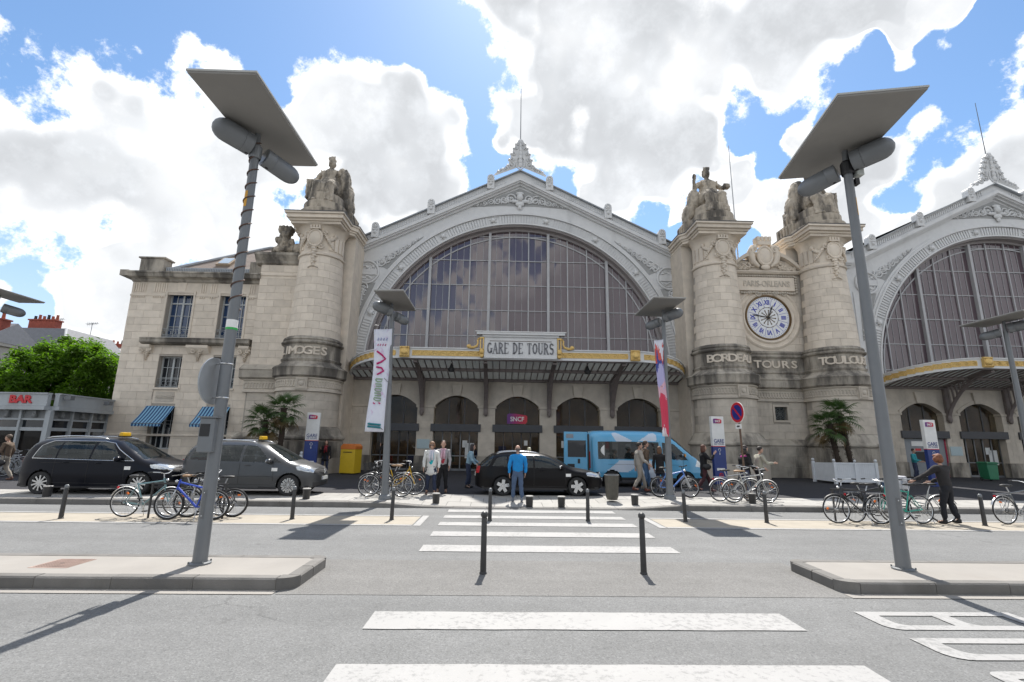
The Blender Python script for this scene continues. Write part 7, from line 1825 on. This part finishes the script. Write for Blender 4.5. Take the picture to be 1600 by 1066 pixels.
def person(label, loc, rz, h=1.70, step=.0, arms=(0, 0), elbow=(.15, .15), jacket=('navy', (.03, .03, .05)), trousers=('jeans', (.05, .08, .16)), hair=(.04, .025, .02), hairstyle='short', shoes=(.03, .03, .03), lean=0, spread=(.04, .04), coat=0.0, scarf=None, bag=None, skirt=False, head=(0, 0), width=1.0, hat=None, glasses=False, shirt=None, arm_targets=None, pronoun=None):
    # faces +Y before turning by rz; legs: step >0 strides
    T = thing('person', label, 'person', loc, 'people in front of the station'); T.rotation_euler = (0, 0, rz); k = h/1.72; T.scale = (k, k, k)
    V = Vector; L_ = rad(lean)
    def up(p):                          # lean the trunk forward about the hips
        p = V(p)-V((0, 0, .93)); return V((p.x*1.0, p.y*math.cos(L_)+p.z*math.sin(L_), -p.y*math.sin(L_)+p.z*math.cos(L_)))+V((0, 0, .93))
    kn = [V((-.095-.02, step*.55+.03, .50)), V((.095+.02, -step*.25+.03, .50))]; an = [V((-.10-spread[0], step, .085)), V((.10+spread[1], -step, .085+abs(step)*.22))]
    to = [a+V((s*.02, .15, -.05)) for a, s in zip(an, (-1, 1))]
    sh = [up((-.185*width, 0, 1.41)), up((.185*width, 0, 1.41))]
    el, wr = [], []
    for i, s in enumerate((-1, 1)):
        if arm_targets and arm_targets[i]:
            w = V(arm_targets[i]); mid = (sh[i]+w)/2; d = (w-sh[i]).length; bend = math.sqrt(max(.0, .29**2-(d/2)**2)); e = mid+V((s*.35, -.5, -.8)).normalized()*bend
        else:
            a = rad(arms[i]); b = a+elbow[i]*2.2; e = sh[i]+V((s*.055, .29*math.sin(a), -.29*math.cos(a))); w = e+V((-s*.01, .25*math.sin(b), -.25*math.cos(b)))
        el.append(e); wr.append(w)
    hip = [V((-.09, 0, .92)), V((.09, 0, .92))]; pel, wai, che, nek = V((0, 0, .95)), up((0, 0, 1.10)), up((0, 0, 1.30)), up((0, .005, 1.46)); hd = up((0, .02, 1.555))
    # body
    vs_ = [pel, wai, che, nek, hd]; ra = [.06, .06, .07, .052, .06]; ed = [(0, 1), (1, 2), (2, 3), (3, 4)]
    for i in range(2):
        n = len(vs_); vs_ += [hip[i], kn[i], an[i], to[i]]; ra += [.05, .045, .034, .028]; ed += [(0, n), (n, n+1), (n+1, n+2), (n+2, n+3)]
        n = len(vs_); d = (wr[i]-el[i]).normalized(); palm = wr[i]+d*.075; vs_ += [sh[i], el[i], wr[i], palm]; ra += [.04, .03, .024, (.020, .030)]; ed += [(2, n), (n, n+1), (n+1, n+2), (n+2, n+3)]
        side = d.cross(V((1, 0, 0))).normalized(); curl = d.cross(side).normalized()*(1 if i else -1)
        for q in range(4):
            m_ = len(vs_); b = palm+side*(q-1.5)*.019+d*.03; ln = (.062, .074, .068, .052)[q]; vs_ += [b, b+d*ln*.6+curl*.004, b+d*ln*.85+curl*.022]; ra += [.0085, .008, .007]; ed += [(n+3, m_), (m_, m_+1), (m_+1, m_+2)]
        m_ = len(vs_); b = wr[i]+d*.04+side*-.034; vs_ += [b, b+d*.05-side*.016+curl*.012]; ra += [.010, .008]; ed += [(n+2, m_), (m_, m_+1)]
    B = skin_obj('body', vs_, ed, ra, SKIN, T)
    # head: skull, jaw, nose, ears, eyes, mouth
    hm = MB(); c = hd+V((0, .02, .085)); ry = Matrix.Rotation(rad(head[0]), 3, 'Z') @ Matrix.Rotation(rad(head[1]), 3, 'X')
    P_ = lambda x, y, z: c+ry @ V((x, y, z))
    hm.ell(P_(0, 0, .02), (.076, .095, .105), 16, 12, ry); hm.ell(P_(0, .022, -.045), (.058, .068, .07), 14, 10, ry); hm.ell(P_(0, .098, -.012), (.013, .020, .022), 8, 6, ry)
    for s in (-1, 1): hm.ell(P_(s*.078, -.005, -.005), (.012, .022, .032), 8, 6, ry)
    Hd = hm.build('head', SKIN, B, smooth=True)
    ey = MB()
    for s in (-1, 1): ey.ell(P_(s*.031, .082, .012), (.012, .010, .008), 8, 6, ry)
    ey.build('eyes', BLACK if not glasses else BLACK, Hd); MB().ell(P_(0, .088, -.055), (.024, .008, .006), 8, 5, ry).build('mouth', mat('lips', (.36, .13, .11), .5, .05, 9), Hd)
    if glasses:
        g = MB()
        for s in (-1, 1): g.ell(P_(s*.034, .094, .012), (.032, .008, .024), 10, 6, ry)
        g.tube([P_(-.08, .02, .018), P_(-.06, .09, .018), P_(.06, .09, .018), P_(.08, .02, .018)], .005, 5); g.build('sunglasses', BLACK, Hd)
    HM = mat('hair_%d_%d_%d' % tuple(int(x*1000) for x in hair), hair, .6, .3, 25, .6, 90)
    hr = MB()
    if hairstyle != 'bald':
        hr.ell(P_(0, -.022, .045), (.088, .098, .098), 16, 12, ry)
        if hairstyle == 'long':
            hr.ell(P_(0, -.065, -.06), (.092, .06, .15), 14, 10, ry)
            for s in (-1, 1): hr.ell(P_(s*.075, -.015, -.06), (.026, .055, .12), 10, 8, ry)
        if hairstyle == 'bob':
            hr.ell(P_(0, -.05, -.01), (.098, .075, .10), 14, 10, ry)
            for s in (-1, 1): hr.ell(P_(s*.082, .005, -.015), (.028, .06, .08), 10, 8, ry)
            hr.ell(P_(0, .05, .085), (.08, .05, .035), 12, 8, ry)
    else: hr.ell(P_(0, -.055, -.005), (.079, .05, .05), 14, 8, ry)
    hr.build('hair', HM, Hd, smooth=True)
    if hat: hh = MB(); hh.ell(P_(0, -.01, .085), (.095, .108, .075), 14, 8, ry); hh.ell(P_(0, .0, .055), (.099, .113, .02), 14, 6, ry); hh.build('hat', cloth('hat', hat), Hd, smooth=True)
    # jacket and trousers
    bot = .93-coat*.0
    jv = [V((0, -.01, .84)), wai+V((0, 0, .0)), che, up((0, 0, 1.40)), up((0, .0, 1.465))]; jr = [(.17*width, .13), (.165*width, .13), (.175*width, .145), (.13*width, .11), (.075, .075)]; je = [(0, 1), (1, 2), (2, 3), (3, 4)]
    if coat: jv = jv+[V((0, -.015, .84-coat*.5)), V((0, -.02, .82-coat))]; jr = jr+[(.178*width, .15), (.19*width, .17)]; je = je+[(0, 5), (5, 6)]
    for i in range(2):
        n = len(jv); d = (wr[i]-el[i]).normalized(); jv += [sh[i], el[i], wr[i]-d*.0]; jr += [.078*width, .058, .044]; je += [(3, n), (n, n+1), (n+1, n+2)]
    J = skin_obj('jacket' if not shirt else 'shirt', jv, je, jr, cloth(*jacket), T, 2); folds(J)
    tv = [V((0, 0, 1.06)), V((0, -.005, .92))]; tr = [(.152*width, .115), (.155*width, .125)]; te = [(0, 1)]
    if skirt: tv += [V((0, 0, .62)), V((0, 0, .45))]; tr += [(.19, .16), (.20, .17)]; te += [(1, 2), (2, 3)]
    for i in range(2):
        n = len(tv); tv += [hip[i]+V((0, 0, -.08)), kn[i], an[i]+V((0, -.01, .02))]; tr += [.098, .074, .062]; te += [(1, n), (n, n+1), (n+1, n+2)]
    folds(skin_obj('trousers' if not skirt else 'skirt', tv, te, tr, cloth(*trousers), T, 2, root=1))
    for i in range(2):
        s_ = MB(); s_.ell(an[i]+V((0, .055, -.04)), (.045, .13, .045), 12, 8); s_.ell(an[i]+V((0, -.01, .0)), (.042, .055, .055), 10, 8); s_.build('shoe', cloth('shoe_%d%d%d' % tuple(int(x*100) for x in shoes), shoes, .6), T, smooth=True)
    if scarf:
        q = MB(); q.torus(nek+V((0, .0, .0)), .085, .035, 'z', 18, 8); q.tube([nek+V((.03, .10, -.02)), che+V((.05, .16, 0)), wai+V((.06, .15, .0))], [.035, .04, .045], 8); q.tube([nek+V((-.03, .10, -.02)), che+V((-.04, .165, 0)), wai+V((-.04, .15, .05))], [.035, .04, .045], 8); q.build('scarf', cloth('scarf_%d%d' % (int(scarf[0]*100), int(scarf[2]*100)), scarf), T, smooth=True)
    if shirt:
        q = MB(); q.ell(che+V((0, .075, -.08)), (.10, .085, .27), 14, 10); q.build('top', cloth('top_%d' % int(shirt[2]*100), shirt), T, smooth=True)
    if bag:
        p, bc = bag; q = MB(); q.ell(p, (.06, .17, .12), 12, 8); q.build('bag', cloth('bag_%d' % int(bc[0]*1000), bc, .5), T, smooth=True); MB().tube([V(p)+V((0, -.1, .1)), sh[0 if p[0] < 0 else 1]+V((0, -.02, .07)), V(p)+V((0, .1, .1))], .010, 5).build('bag_strap', cloth('bag_%d' % int(bc[0]*1000), bc, .5), T)
    return T
D90 = PI/2
K = (.012, .012, .014)
person('woman in a black coat with dark red scarf beside the yellow box', (-8.95, 26.0, ZF), PI+.2, 1.66, .02, (8, 20), (.25, .9), ('black', K), ('darkjeans', (.03, .04, .08)), (.05, .025, .02), 'long', K, scarf=(.22, .02, .03), coat=.12, bag=((-.25, 0, .9), K))
person('person in dark clothes standing in the first arch', (-6.25, 27.8, ZF), PI-.2, 1.74, .0, (5, 40), (.2, 1.0), ('charcoal', (.025, .024, .026)), ('green', (.02, .03, .03)), (.04, .03, .025), 'short', K)
person('woman in white coat and sunglasses with white scarf', (-2.24, 16.9, ZF), PI-.05, 1.68, .03, (-4, 6), (.12, .15), ('white', (.66, .66, .64)), ('jeans', (.025, .035, .07)), (.20, .10, .05), 'bob', (.10, .06, .05), coat=.20, scarf=(.62, .60, .66), shirt=(.02, .40, .46), glasses=True, width=1.08)
person('woman in grey jacket with pink scarf behind the white coat', (-1.93, 17.45, ZF), PI+.1, 1.72, -.04, (6, -6), (.15, .15), ('grey', (.34, .33, .34)), ('black', (.02, .02, .022)), (.09, .055, .04), 'short', (.18, .10, .06), scarf=(.50, .33, .40), shirt=(.36, .03, .05))
person('person bending behind the tail of the black estate car', (-1.15, 19.3, ZF), D90+PI, 1.62, .05, (20, 10), (.3, .3), ('paleblue', (.25, .38, .46)), ('jeans', (.05, .08, .16)), (.03, .02, .02), 'long', K, lean=12)
person('balding man in bright blue jacket seen from behind', (.62, 15.75, fz(.62, 15.75)+.004), .05, 1.68, .05, (-6, 4), (.14, .12), ('brightblue', (.01, .22, .55)), ('jeans2', (.07, .11, .19)), (.10, .08, .07), 'bald', (.16, .18, .22), width=1.15)
person('man in beige shirt and trousers walking right', (5.30, 18.6, ZF), -D90, 1.76, .26, (-14, 16), (.1, .3), ('beige', (.36, .33, .29)), ('beige2', (.30, .27, .23)), (.03, .025, .02), 'short', (.16, .05, .03), width=1.05)
person('man in brown jacket and jeans walking beside the beige man', (5.75, 19.3, ZF), -D90+.1, 1.82, .20, (10, -10), (.25, .2), ('brown', (.12, .085, .06)), ('jeans3', (.07, .14, .26)), (.05, .03, .02), 'short', (.2, .18, .16))
person('brown-haired woman in black jacket seen from behind', (6.12, 18.7, ZF), -.5, 1.62, .12, (-8, 8), (.15, .15), ('black', K), ('darkjeans', (.02, .025, .05)), (.12, .06, .03), 'long', K, width=1.05, coat=.05)
person('woman in long black coat with handbag walking right', (7.85, 18.85, ZF), -D90-.1, 1.70, .30, (10, 45), (.2, .8), ('black', K), ('maroon', (.06, .02, .025)), (.10, .04, .025), 'long', (.09, .025, .03), coat=.30, bag=((.22, .05, .95), K))
person('woman in black with bright pink scarf and dark cap', (8.65, 17.3, ZF), -D90+.3, 1.60, .05, (5, 15), (.3, .5), ('black', K), ('darkjeans', (.02, .025, .05)), (.03, .02, .015), 'bob', K, scarf=(.70, .05, .40), hat=(.02, .02, .022))
person('man in light khaki jacket walking right beside the pink scarf', (9.30, 17.6, ZF), -D90, 1.68, .12, (15, 30), (.3, .5), ('khaki', (.34, .33, .27)), ('black', (.02, .02, .022)), (.03, .025, .02), 'short', K, lean=8)
person('dark figure half hidden behind the khaki jacket', (9.25, 18.4, ZF), -D90+.2, 1.70, .1, (5, 5), (.2, .2), ('black', K), ('black', (.02, .02, .022)), (.03, .02, .02), 'short', K)
person('red-haired woman in dark jacket holding the silver bicycle', (11.60, 12.72, 0), .35, 1.70, .06, (20, 20), (.2, .2), ('darkgrey', (.022, .020, .021)), ('blackjeans', (.012, .013, .018)), (.20, .07, .03), 'bob', K, width=1.15, arm_targets=((-.46, .44, 1.08), (.12, .40, 1.02)), spread=(.06, .10), lean=4)
person('walker with a dark bag at the left edge', (-18.9, 19.6, ZF), D90+.2, 1.72, .24, (10, -12), (.2, .2), ('brown', (.12, .085, .06)), ('beige2', (.30, .27, .23)), (.10, .07, .05), 'short', (.12, .06, .04), bag=((-.28, -.05, .72), K))
person('person in turquoise by the right arcade door', (23.5, 27.5, ZF), PI+.6, 1.65, .03, (10, 10), (.5, .5), ('turquoise', (.03, .28, .32)), ('darkjeans', (.02, .025, .05)), (.03, .02, .02), 'short', (.5, .5, .5))

# ---------------------------------------------------------------- palms
def leaf_mat(name, c, c2, trans=.35, rough=.5):
    m = bpy.data.materials.new(name); m.use_nodes = True; t = NT(m.node_tree); b = t.n['Principled BSDF']
    r = t.node('ShaderNodeObjectInfo').outputs['Random']; p = t.node('ShaderNodeNewGeometry').outputs['Position']
    col = t.mix(t.noise(p, 2.5, 3), (*c, 1), (*c2, 1)); t.l.new(col, b.inputs['Base Color']); b.inputs['Roughness'].default_value = rough; b.inputs['Specular IOR Level'].default_value = .35
    tr = t.node('ShaderNodeBsdfTranslucent'); t.l.new(t.mix(1, col, (1.3, 1.5, .6, 1), 'MULTIPLY'), tr.inputs[0]); mx = t.node('ShaderNodeMixShader'); mx.inputs[0].default_value = trans
    t.l.new(b.outputs[0], mx.inputs[1]); t.l.new(tr.outputs[0], mx.inputs[2]); t.l.new(mx.outputs[0], t.n['Material Output'].inputs[0]); return m
PALM = leaf_mat('palm_leaf', (.035, .075, .022), (.07, .12, .035), .2); PALM_D = leaf_mat('palm_leaf_dry', (.12, .085, .035), (.16, .11, .05), .15); TRUNK = mat('palm_trunk', (.055, .04, .03), .95, .4, 14, 1.0, 22)
def frond_mesh(seed, m, L=.55, n=22):
    rng = random.Random(seed); b = MB()
    b.tube([(0, 0, 0), (0, .30, .06), (0, L, .05)], [.014, .010, .008], 5)
    for i in range(n):
        a = rad(-118+236*i/(n-1)); l = .52*(.72+.28*math.cos(a*.7))*rng.uniform(.9, 1.08); droop = rng.uniform(.04, .20); w = .020
        p0 = Vector((0, L, .05)); d = Vector((math.sin(a), math.cos(a), .0)); s = Vector((math.cos(a), -math.sin(a), 0))
        fold = .02
        q = [(p0+d*.05, w*.5), (p0+d*l*.5+Vector((0, 0, .03)), w), (p0+d*l*.8+Vector((0, 0, .0-droop*.25)), w*.65), (p0+d*l+Vector((0, 0, -droop)), .002)]
        for (A, wa), (B, wb) in zip(q[:-1], q[1:]): b.quad(tuple(A-s*wa+Vector((0, 0, fold*.4))), tuple(A+s*wa), tuple(B+s*wb), tuple(B-s*wb+Vector((0, 0, fold*.3))))
    me = b.mesh('frond'); me.materials.append(m); return me
FR = [frond_mesh(i, PALM) for i in range(5)]+[frond_mesh(9, PALM_D)]
def palm(label, base, top, n=34, size=1.0, seed=1):
    T = thing('palm_tree', label, 'palm tree', base, 'fan palms in planters'); rng = random.Random(seed); t = Vector(top)-Vector(base)
    m = MB(); k = 14; pts = []; rs = []
    for i in range(k+1): u = i/k; pts.append(t*u+Vector((.05*math.sin(u*3), .03*math.sin(u*4), 0))); rs.append((.10+.05*u+rng.uniform(-.008, .008)))
    m.tube(pts, rs, 12)
    for i in range(170):
        u = rng.uniform(.05, 1); a = rng.uniform(0, 2*PI); p = t*u; r = .11+.05*u; q = p+Vector((r*math.cos(a), r*math.sin(a), 0)); m.tube([q, q+Vector((.05*math.cos(a), .05*math.sin(a), .06)), q+Vector((.07*math.cos(a), .07*math.sin(a), -.02))], [.014, .010, .003], 3, False)
    m.build('trunk', TRUNK, T)
    for i in range(n):
        f = i/n; el = rad(80-150*f**.9); az = i*2.39996; o = mk('frond', FR[5] if f > .80 else FR[i % 5], None, T); o.location = t+Vector((0, 0, .02-.30*f)); s = size*rng.uniform(.85, 1.1)*(.75 if f < .15 else 1)
        o.rotation_euler = Euler((el*.92, rad(rng.uniform(-12, 12)), az), 'XYZ'); o.scale = (s, s, s)
    return T
palm('taller fan palm of the pair behind the grey taxi', (-10.35, 23.6, .9), (-10.30, 23.6, 3.35), 27, 1.05, 1); palm('lower leaning fan palm of the pair behind the grey taxi', (-11.0, 23.7, .9), (-11.15, 23.6, 2.75), 23, 1.05, 2)
palm('taller fan palm in the right planter', (17.55, 24.3, .95), (17.20, 24.3, 3.55), 27, 1.05, 3); palm('lower leaning fan palm in the right planter', (16.85, 24.2, .95), (16.55, 24.2, 3.0), 22, 1.05, 4)

# ---------------------------------------------------------------- round leafy tree behind the bar
TREE = leaf_mat('tree_leaf', (.05, .11, .010), (.13, .23, .02), .58)
def tree(label, base, c, R, n=14000, seed=4, ls=.30):
    T = thing('tree', label, 'tree', base); rng = random.Random(seed); c = Vector(c); B = Vector(base); m = MB(); top = c-B
    m.tube([(0, 0, 0), (.05, 0, 1.5), (0, .1, top.z*.55)], [.28, .22, .18], 10)
    for i in range(9): a = i*2.4; m.tube([(0, .1, top.z*.45+.15*i), (R[0]*.35*math.cos(a), R[1]*.35*math.sin(a), top.z*.7+.1*i), (R[0]*.7*math.cos(a), R[1]*.7*math.sin(a), top.z+rng.uniform(-.5, 1.5))], [.12, .08, .03], 6)
    m.build('trunk', mat('bark', (.07, .055, .042), .95, .3, 6, .8, 20), T)
    clumps = []
    for i in range(210):
        while True:
            d = Vector((rng.uniform(-1, 1), rng.uniform(-1, 1), rng.uniform(-.8, 1)))
            if .25 < d.length < 1: break
        d = d.normalized()*(d.length**.45)*rng.uniform(.82, 1.03); clumps.append((Vector((d.x*R[0], d.y*R[1], d.z*R[2])), rng.uniform(.55, 1.05)))
    V, F = [], []
    for i in range(n):
        cc, cr = clumps[rng.randrange(len(clumps))]; d = Vector((rng.gauss(0, 1), rng.gauss(0, 1), rng.gauss(0, .7))).normalized()*cr*rng.uniform(.35, 1.0); p = top+cc+d
        s = ls*rng.uniform(.6, 1.2); nrm = (d.normalized()*.6+Vector((rng.gauss(0, .5), rng.gauss(0, .5), .7))).normalized(); u = nrm.orthogonal().normalized(); u.rotate(Matrix.Rotation(rng.uniform(0, 6.28), 3, nrm)); w = nrm.cross(u)
        k = len(V); V += [p-u*s*.5, p+w*s*.22+nrm*.02, p+u*s*.5-nrm*s*.12, p-w*s*.22+nrm*.02]; F.append((k, k+1, k+2, k+3))
    b = MB(); b.v = [tuple(v) for v in V]; b.f = F; o = b.build('crown', TREE, T); o['kind'] = 'stuff'
    return T
tree('round bright green tree behind the bar', (-36.8, 42, 0), (-36.6, 42, 6.3), (5.0, 4.6, 3.7), 46000, ls=.36)

# ---------------------------------------------------------------- bar pavilion at the far left
BAR = thing('bar_pavilion', 'low grey glazed bar with red BAR letters at left', 'building', (-24, 26, ZF), absolute=True)
GP = mat('bar_grey_paint', (.40, .43, .45), .5, .06, 3, dirt=((.26, .27, .27), .8, .5, .75, .5), coords='World'); GPD = mat('bar_grey_dark', (.20, .21, .215), .5, .08, 3)
c0, c1, c2 = Vector((-36, 24.3, 0)), Vector((-21.75, 24.0, 0)), Vector((-21.95, 27.9, 0))
c1 = Vector((-21.7, 24.2, 0)); c2 = Vector((-21.98, 28.1, 0))
def face(a, b):
    d = (b-a).normalized(); n = Vector((d.y, -d.x, 0)); L = (b-a).length; return d, n, L
def slab(a, b, z0, z1, off, th, nm, mt):
    d, n, L = face(a, b); m = MB(); c = (a+b)/2+n*(off-th/2); m.obox((c.x, c.y, (z0+z1)/2), d*L/2, n*th/2, (0, 0, (z1-z0)/2)); return m.build(nm, mt, BAR)
for a, b in ((c0, c1), (c1, c2)):
    slab(a, b, 3.30, 3.86, .28, .2, 'fascia', GP); slab(a, b, 3.86, 3.92, .34, .3, 'fascia_cap', GP); slab(a, b, 3.10, 3.29, .36, .4, 'fascia_moulding', GP); slab(a, b, 2.72, 3.09, -.02, .1, 'frieze', GPD); slab(a, b, 2.62, 2.71, .05, .15, 'rail', GP); slab(a, b, 2.28, 2.62, -.06, .02, 'transom_pane', GLASS2); slab(a, b, 2.12, 2.28, .04, .14, 'rail', GP); slab(a, b, .75, 2.12, -.06, .02, 'pane', GLASS_SHOP); slab(a, b, ZF, .75, .0, .1, 'stall_riser', GPD)
    d, n, L = face(a, b); k = max(2, round(L/1.35)); 
    for i in range(k+1):
        p = a+d*(L*i/k); w = .12 if i in (0, k) else .05; m = MB(); m.obox((p.x+n.x*.02, p.y+n.y*.02, 1.63), d*w, n*.09, (0, 0, 1.48)); m.build('post', GP, BAR)
        if i < k:
            q = a+d*(L*(i+.5)/k); m = MB(); m.obox((q.x, q.y, 2.92), d*.09, n*.12, (0, 0, .14)); m.ell((q.x+n.x*.1, q.y+n.y*.1, 2.85), (.08, .08, .12), 8, 6); m.build('bracket', GPD, BAR)
MB().poly([tuple(c0+Vector((0, 0, 3.9))), tuple(c1+Vector((0, 0, 3.9))), tuple(c2+Vector((0, 0, 3.9))), (-36, 30, 3.9)]).build('roof', ZINC, BAR)
MB().box(-36, -22.4, 27.6, 27.8, ZF, 3.2).build('back_wall', mat('bar_inside', (.20, .12, .08), .9, .4, 1.5), BAR)
d, n, L = face(c0, c1)
text('letters', 'BAR', RED, BAR, (-22.95, 23.93, 3.58), .50, .05, .02, 1.15)
for x in (-24.6, -23.2): MB().box(x-.5, x+.5, 25.2, 25.6, ZF, .95).build('table', mat('red_table', (.30, .02, .03), .5, .2, 6), BAR)
m = MB(); m.tube([(-21.55, 24.6, 3.75), (-21.2, 24.5, 3.85)], .02, 6); m.box(-21.3, -21.0, 24.35, 24.6, 3.62, 3.82); m.build('floodlight', STEEL, BAR)
m = MB(); m.tube([(-21.6, 27.4, 3.75), (-21.3, 27.1, 3.8)], .02, 6); m.box(-21.4, -21.1, 26.9, 27.15, 3.55, 3.75); m.build('floodlight', STEEL, BAR)

# ---------------------------------------------------------------- houses beyond the tree
PLAST = mat('cream_plaster', (.52, .48, .42), .9, .06, 1.5); BRICK = mat('chimney_brick', (.30, .075, .05), .9, .2, 6, .4, 25); SLATER = mat('slate_roof', (.16, .165, .18), .6, .15, 4, .3, 20); POT = mat('chimney_pot', (.34, .10, .06), .85, .2, 6)
def house(label, x0, x1, y0, y1, ze, zr_, wall, roof, chims, wins=(), mans=False):
    T = thing('house', label, 'house', ((x0+x1)/2, (y0+y1)/2, 0), 'houses beyond the tree', absolute=True)
    MB().box(x0, x1, y0, y1, 0, ze).build('wall', wall, T); MB().box(x0-.25, x1+.25, y0-.3, y1+.2, ze, ze+.35).build('cornice', wall, T)
    m = MB()
    for k in range(int((x1-x0)/.6)): m.box(x0+.6*k, x0+.6*k+.25, y0-.28, y0-.02, ze-.28, ze)
    m.build('modillions', wall, T)
    ins = 1.6 if mans else (x1-x0)*.02; ym = (y0+y1)/2
    R = MB()
    if mans: b0 = [(x0, y0, ze+.35), (x1, y0, ze+.35), (x1, y1, ze+.35), (x0, y1, ze+.35)]; b1 = [(x0+ins, y0+ins, zr_), (x1-ins, y0+ins, zr_), (x1-ins, y1-ins, zr_), (x0+ins, y1-ins, zr_)]; R.v = b0+b1; R.f = [(0, 1, 5, 4), (1, 2, 6, 5), (2, 3, 7, 6), (3, 0, 4, 7), (4, 5, 6, 7)]
    else: R.v = [(x0-.3, y0-.3, ze+.3), (x1+.3, y0-.3, ze+.3), (x1+.3, y1, ze+.3), (x0-.3, y1, ze+.3), (x0, ym, zr_), (x1, ym, zr_)]; R.f = [(0, 1, 5, 4), (2, 3, 4, 5), (1, 2, 5), (3, 0, 4)]
    Ro = R.build('roof', roof, T)
    if mans:
        for s in ((x1, x1-ins),): MB().tube([(s[0], y0, ze+.35), (s[1], y0+ins, zr_)], .12, 6).build('hip_flashing', mat('pale_zinc', (.55, .56, .57), .5, .05, 3), Ro)
    for cx, cy, w, d, z0, z1, pots in chims:
        C = MB().box(cx-w/2, cx+w/2, cy-d/2, cy+d/2, z0, z1).box(cx-w/2-.1, cx+w/2+.1, cy-d/2-.1, cy+d/2+.1, z1, z1+.15).build('chimney', BRICK, T)
        for k in range(pots): x = cx-w/2+w*(k+.5)/pots; MB().lathe([(.16, z1+.15), (.13, z1+.55+.15*(k % 2)), (.16, z1+.6+.15*(k % 2)), (.12, z1+.62+.15*(k % 2))], (x, cy), 10).build('chimney_pot', POT if k % 3 else BLACK, C)
    for wx, wz in wins:
        W = MB().box(wx-.55, wx+.55, y0-.05, y0-.01, wz, wz+1.9).build('window', GLASS2, T); MB().box(wx-.7, wx-.55, y0-.10, y0-.01, wz-.1, wz+2).box(wx+.55, wx+.7, y0-.10, y0-.01, wz-.1, wz+2).box(wx-.7, wx+.7, y0-.1, y0-.01, wz+2, wz+2.15).box(wx-.75, wx+.75, y0-.16, y0-.01, wz-.2, wz-.1).build('surround', wall, W)
    return T
house('pale house with slate mansard and brick chimneys at far left', -58, -48.4, 54, 64, 10.9, 14.0, PLAST, SLATER, ((-53.3, 56.5, 3.0, .9, 11.5, 15.0, 6),), [(-56, 7.5), (-52.5, 7.5), (-50, 7.5)], True)
house('cream house with brick chimney cut off by the left edge', -60, -49.9, 47, 53, 10.6, 13.2, PLAST, SLATER, ((-50.7, 48.8, 1.6, .9, 10.8, 13.2, 2),), [(-52, 7.0)])
house('grey-roofed house with a row of chimney pots over the tree', -66, -52.5, 72, 80, 13.4, 15.6, mat('white_plaster', (.62, .61, .59), .9, .05, 1.5), mat('pale_roof', (.42, .40, .38), .8, .08, 2), ((-60.0, 76, 3.4, .8, 14.5, 15.9, 5), (-64, 76, 1.4, .8, 14.5, 16.2, 1)))
house('flat grey block seen between tree and pavilion', -60, -45, 84, 92, 18.1, 18.7, mat('grey_plaster', (.40, .40, .39), .9, .05, 1.5), ZINC, ())
for i, (x, y, z, lab) in enumerate(((-55.2, 60, 13.9, 'taller television aerial left of the chimney pots'), (-52.6, 62, 13.9, 'shorter television aerial on the far roofs'))):
    T = thing('television_aerial', lab, 'aerial', (x, y, z), 'television aerials on the far roofs'); MB().tube([(0, 0, 0), (0, 0, 2.3)], .035, 5).build('mast', STEEL, T); m = MB().tube([(-.7, 0, 2.1), (.7, 0, 2.3)], .025, 4)
    for k in range(6): q = -.6+.24*k; m.tube([(q, -.3, 2.11+.14*k/6), (q, .3, 2.11+.14*k/6)], .02, 4); m.tube([(q, 0, 1.9+.14*k/6), (q, 0, 2.4)], .015, 4)
    m.build('antenna', STEEL, T)
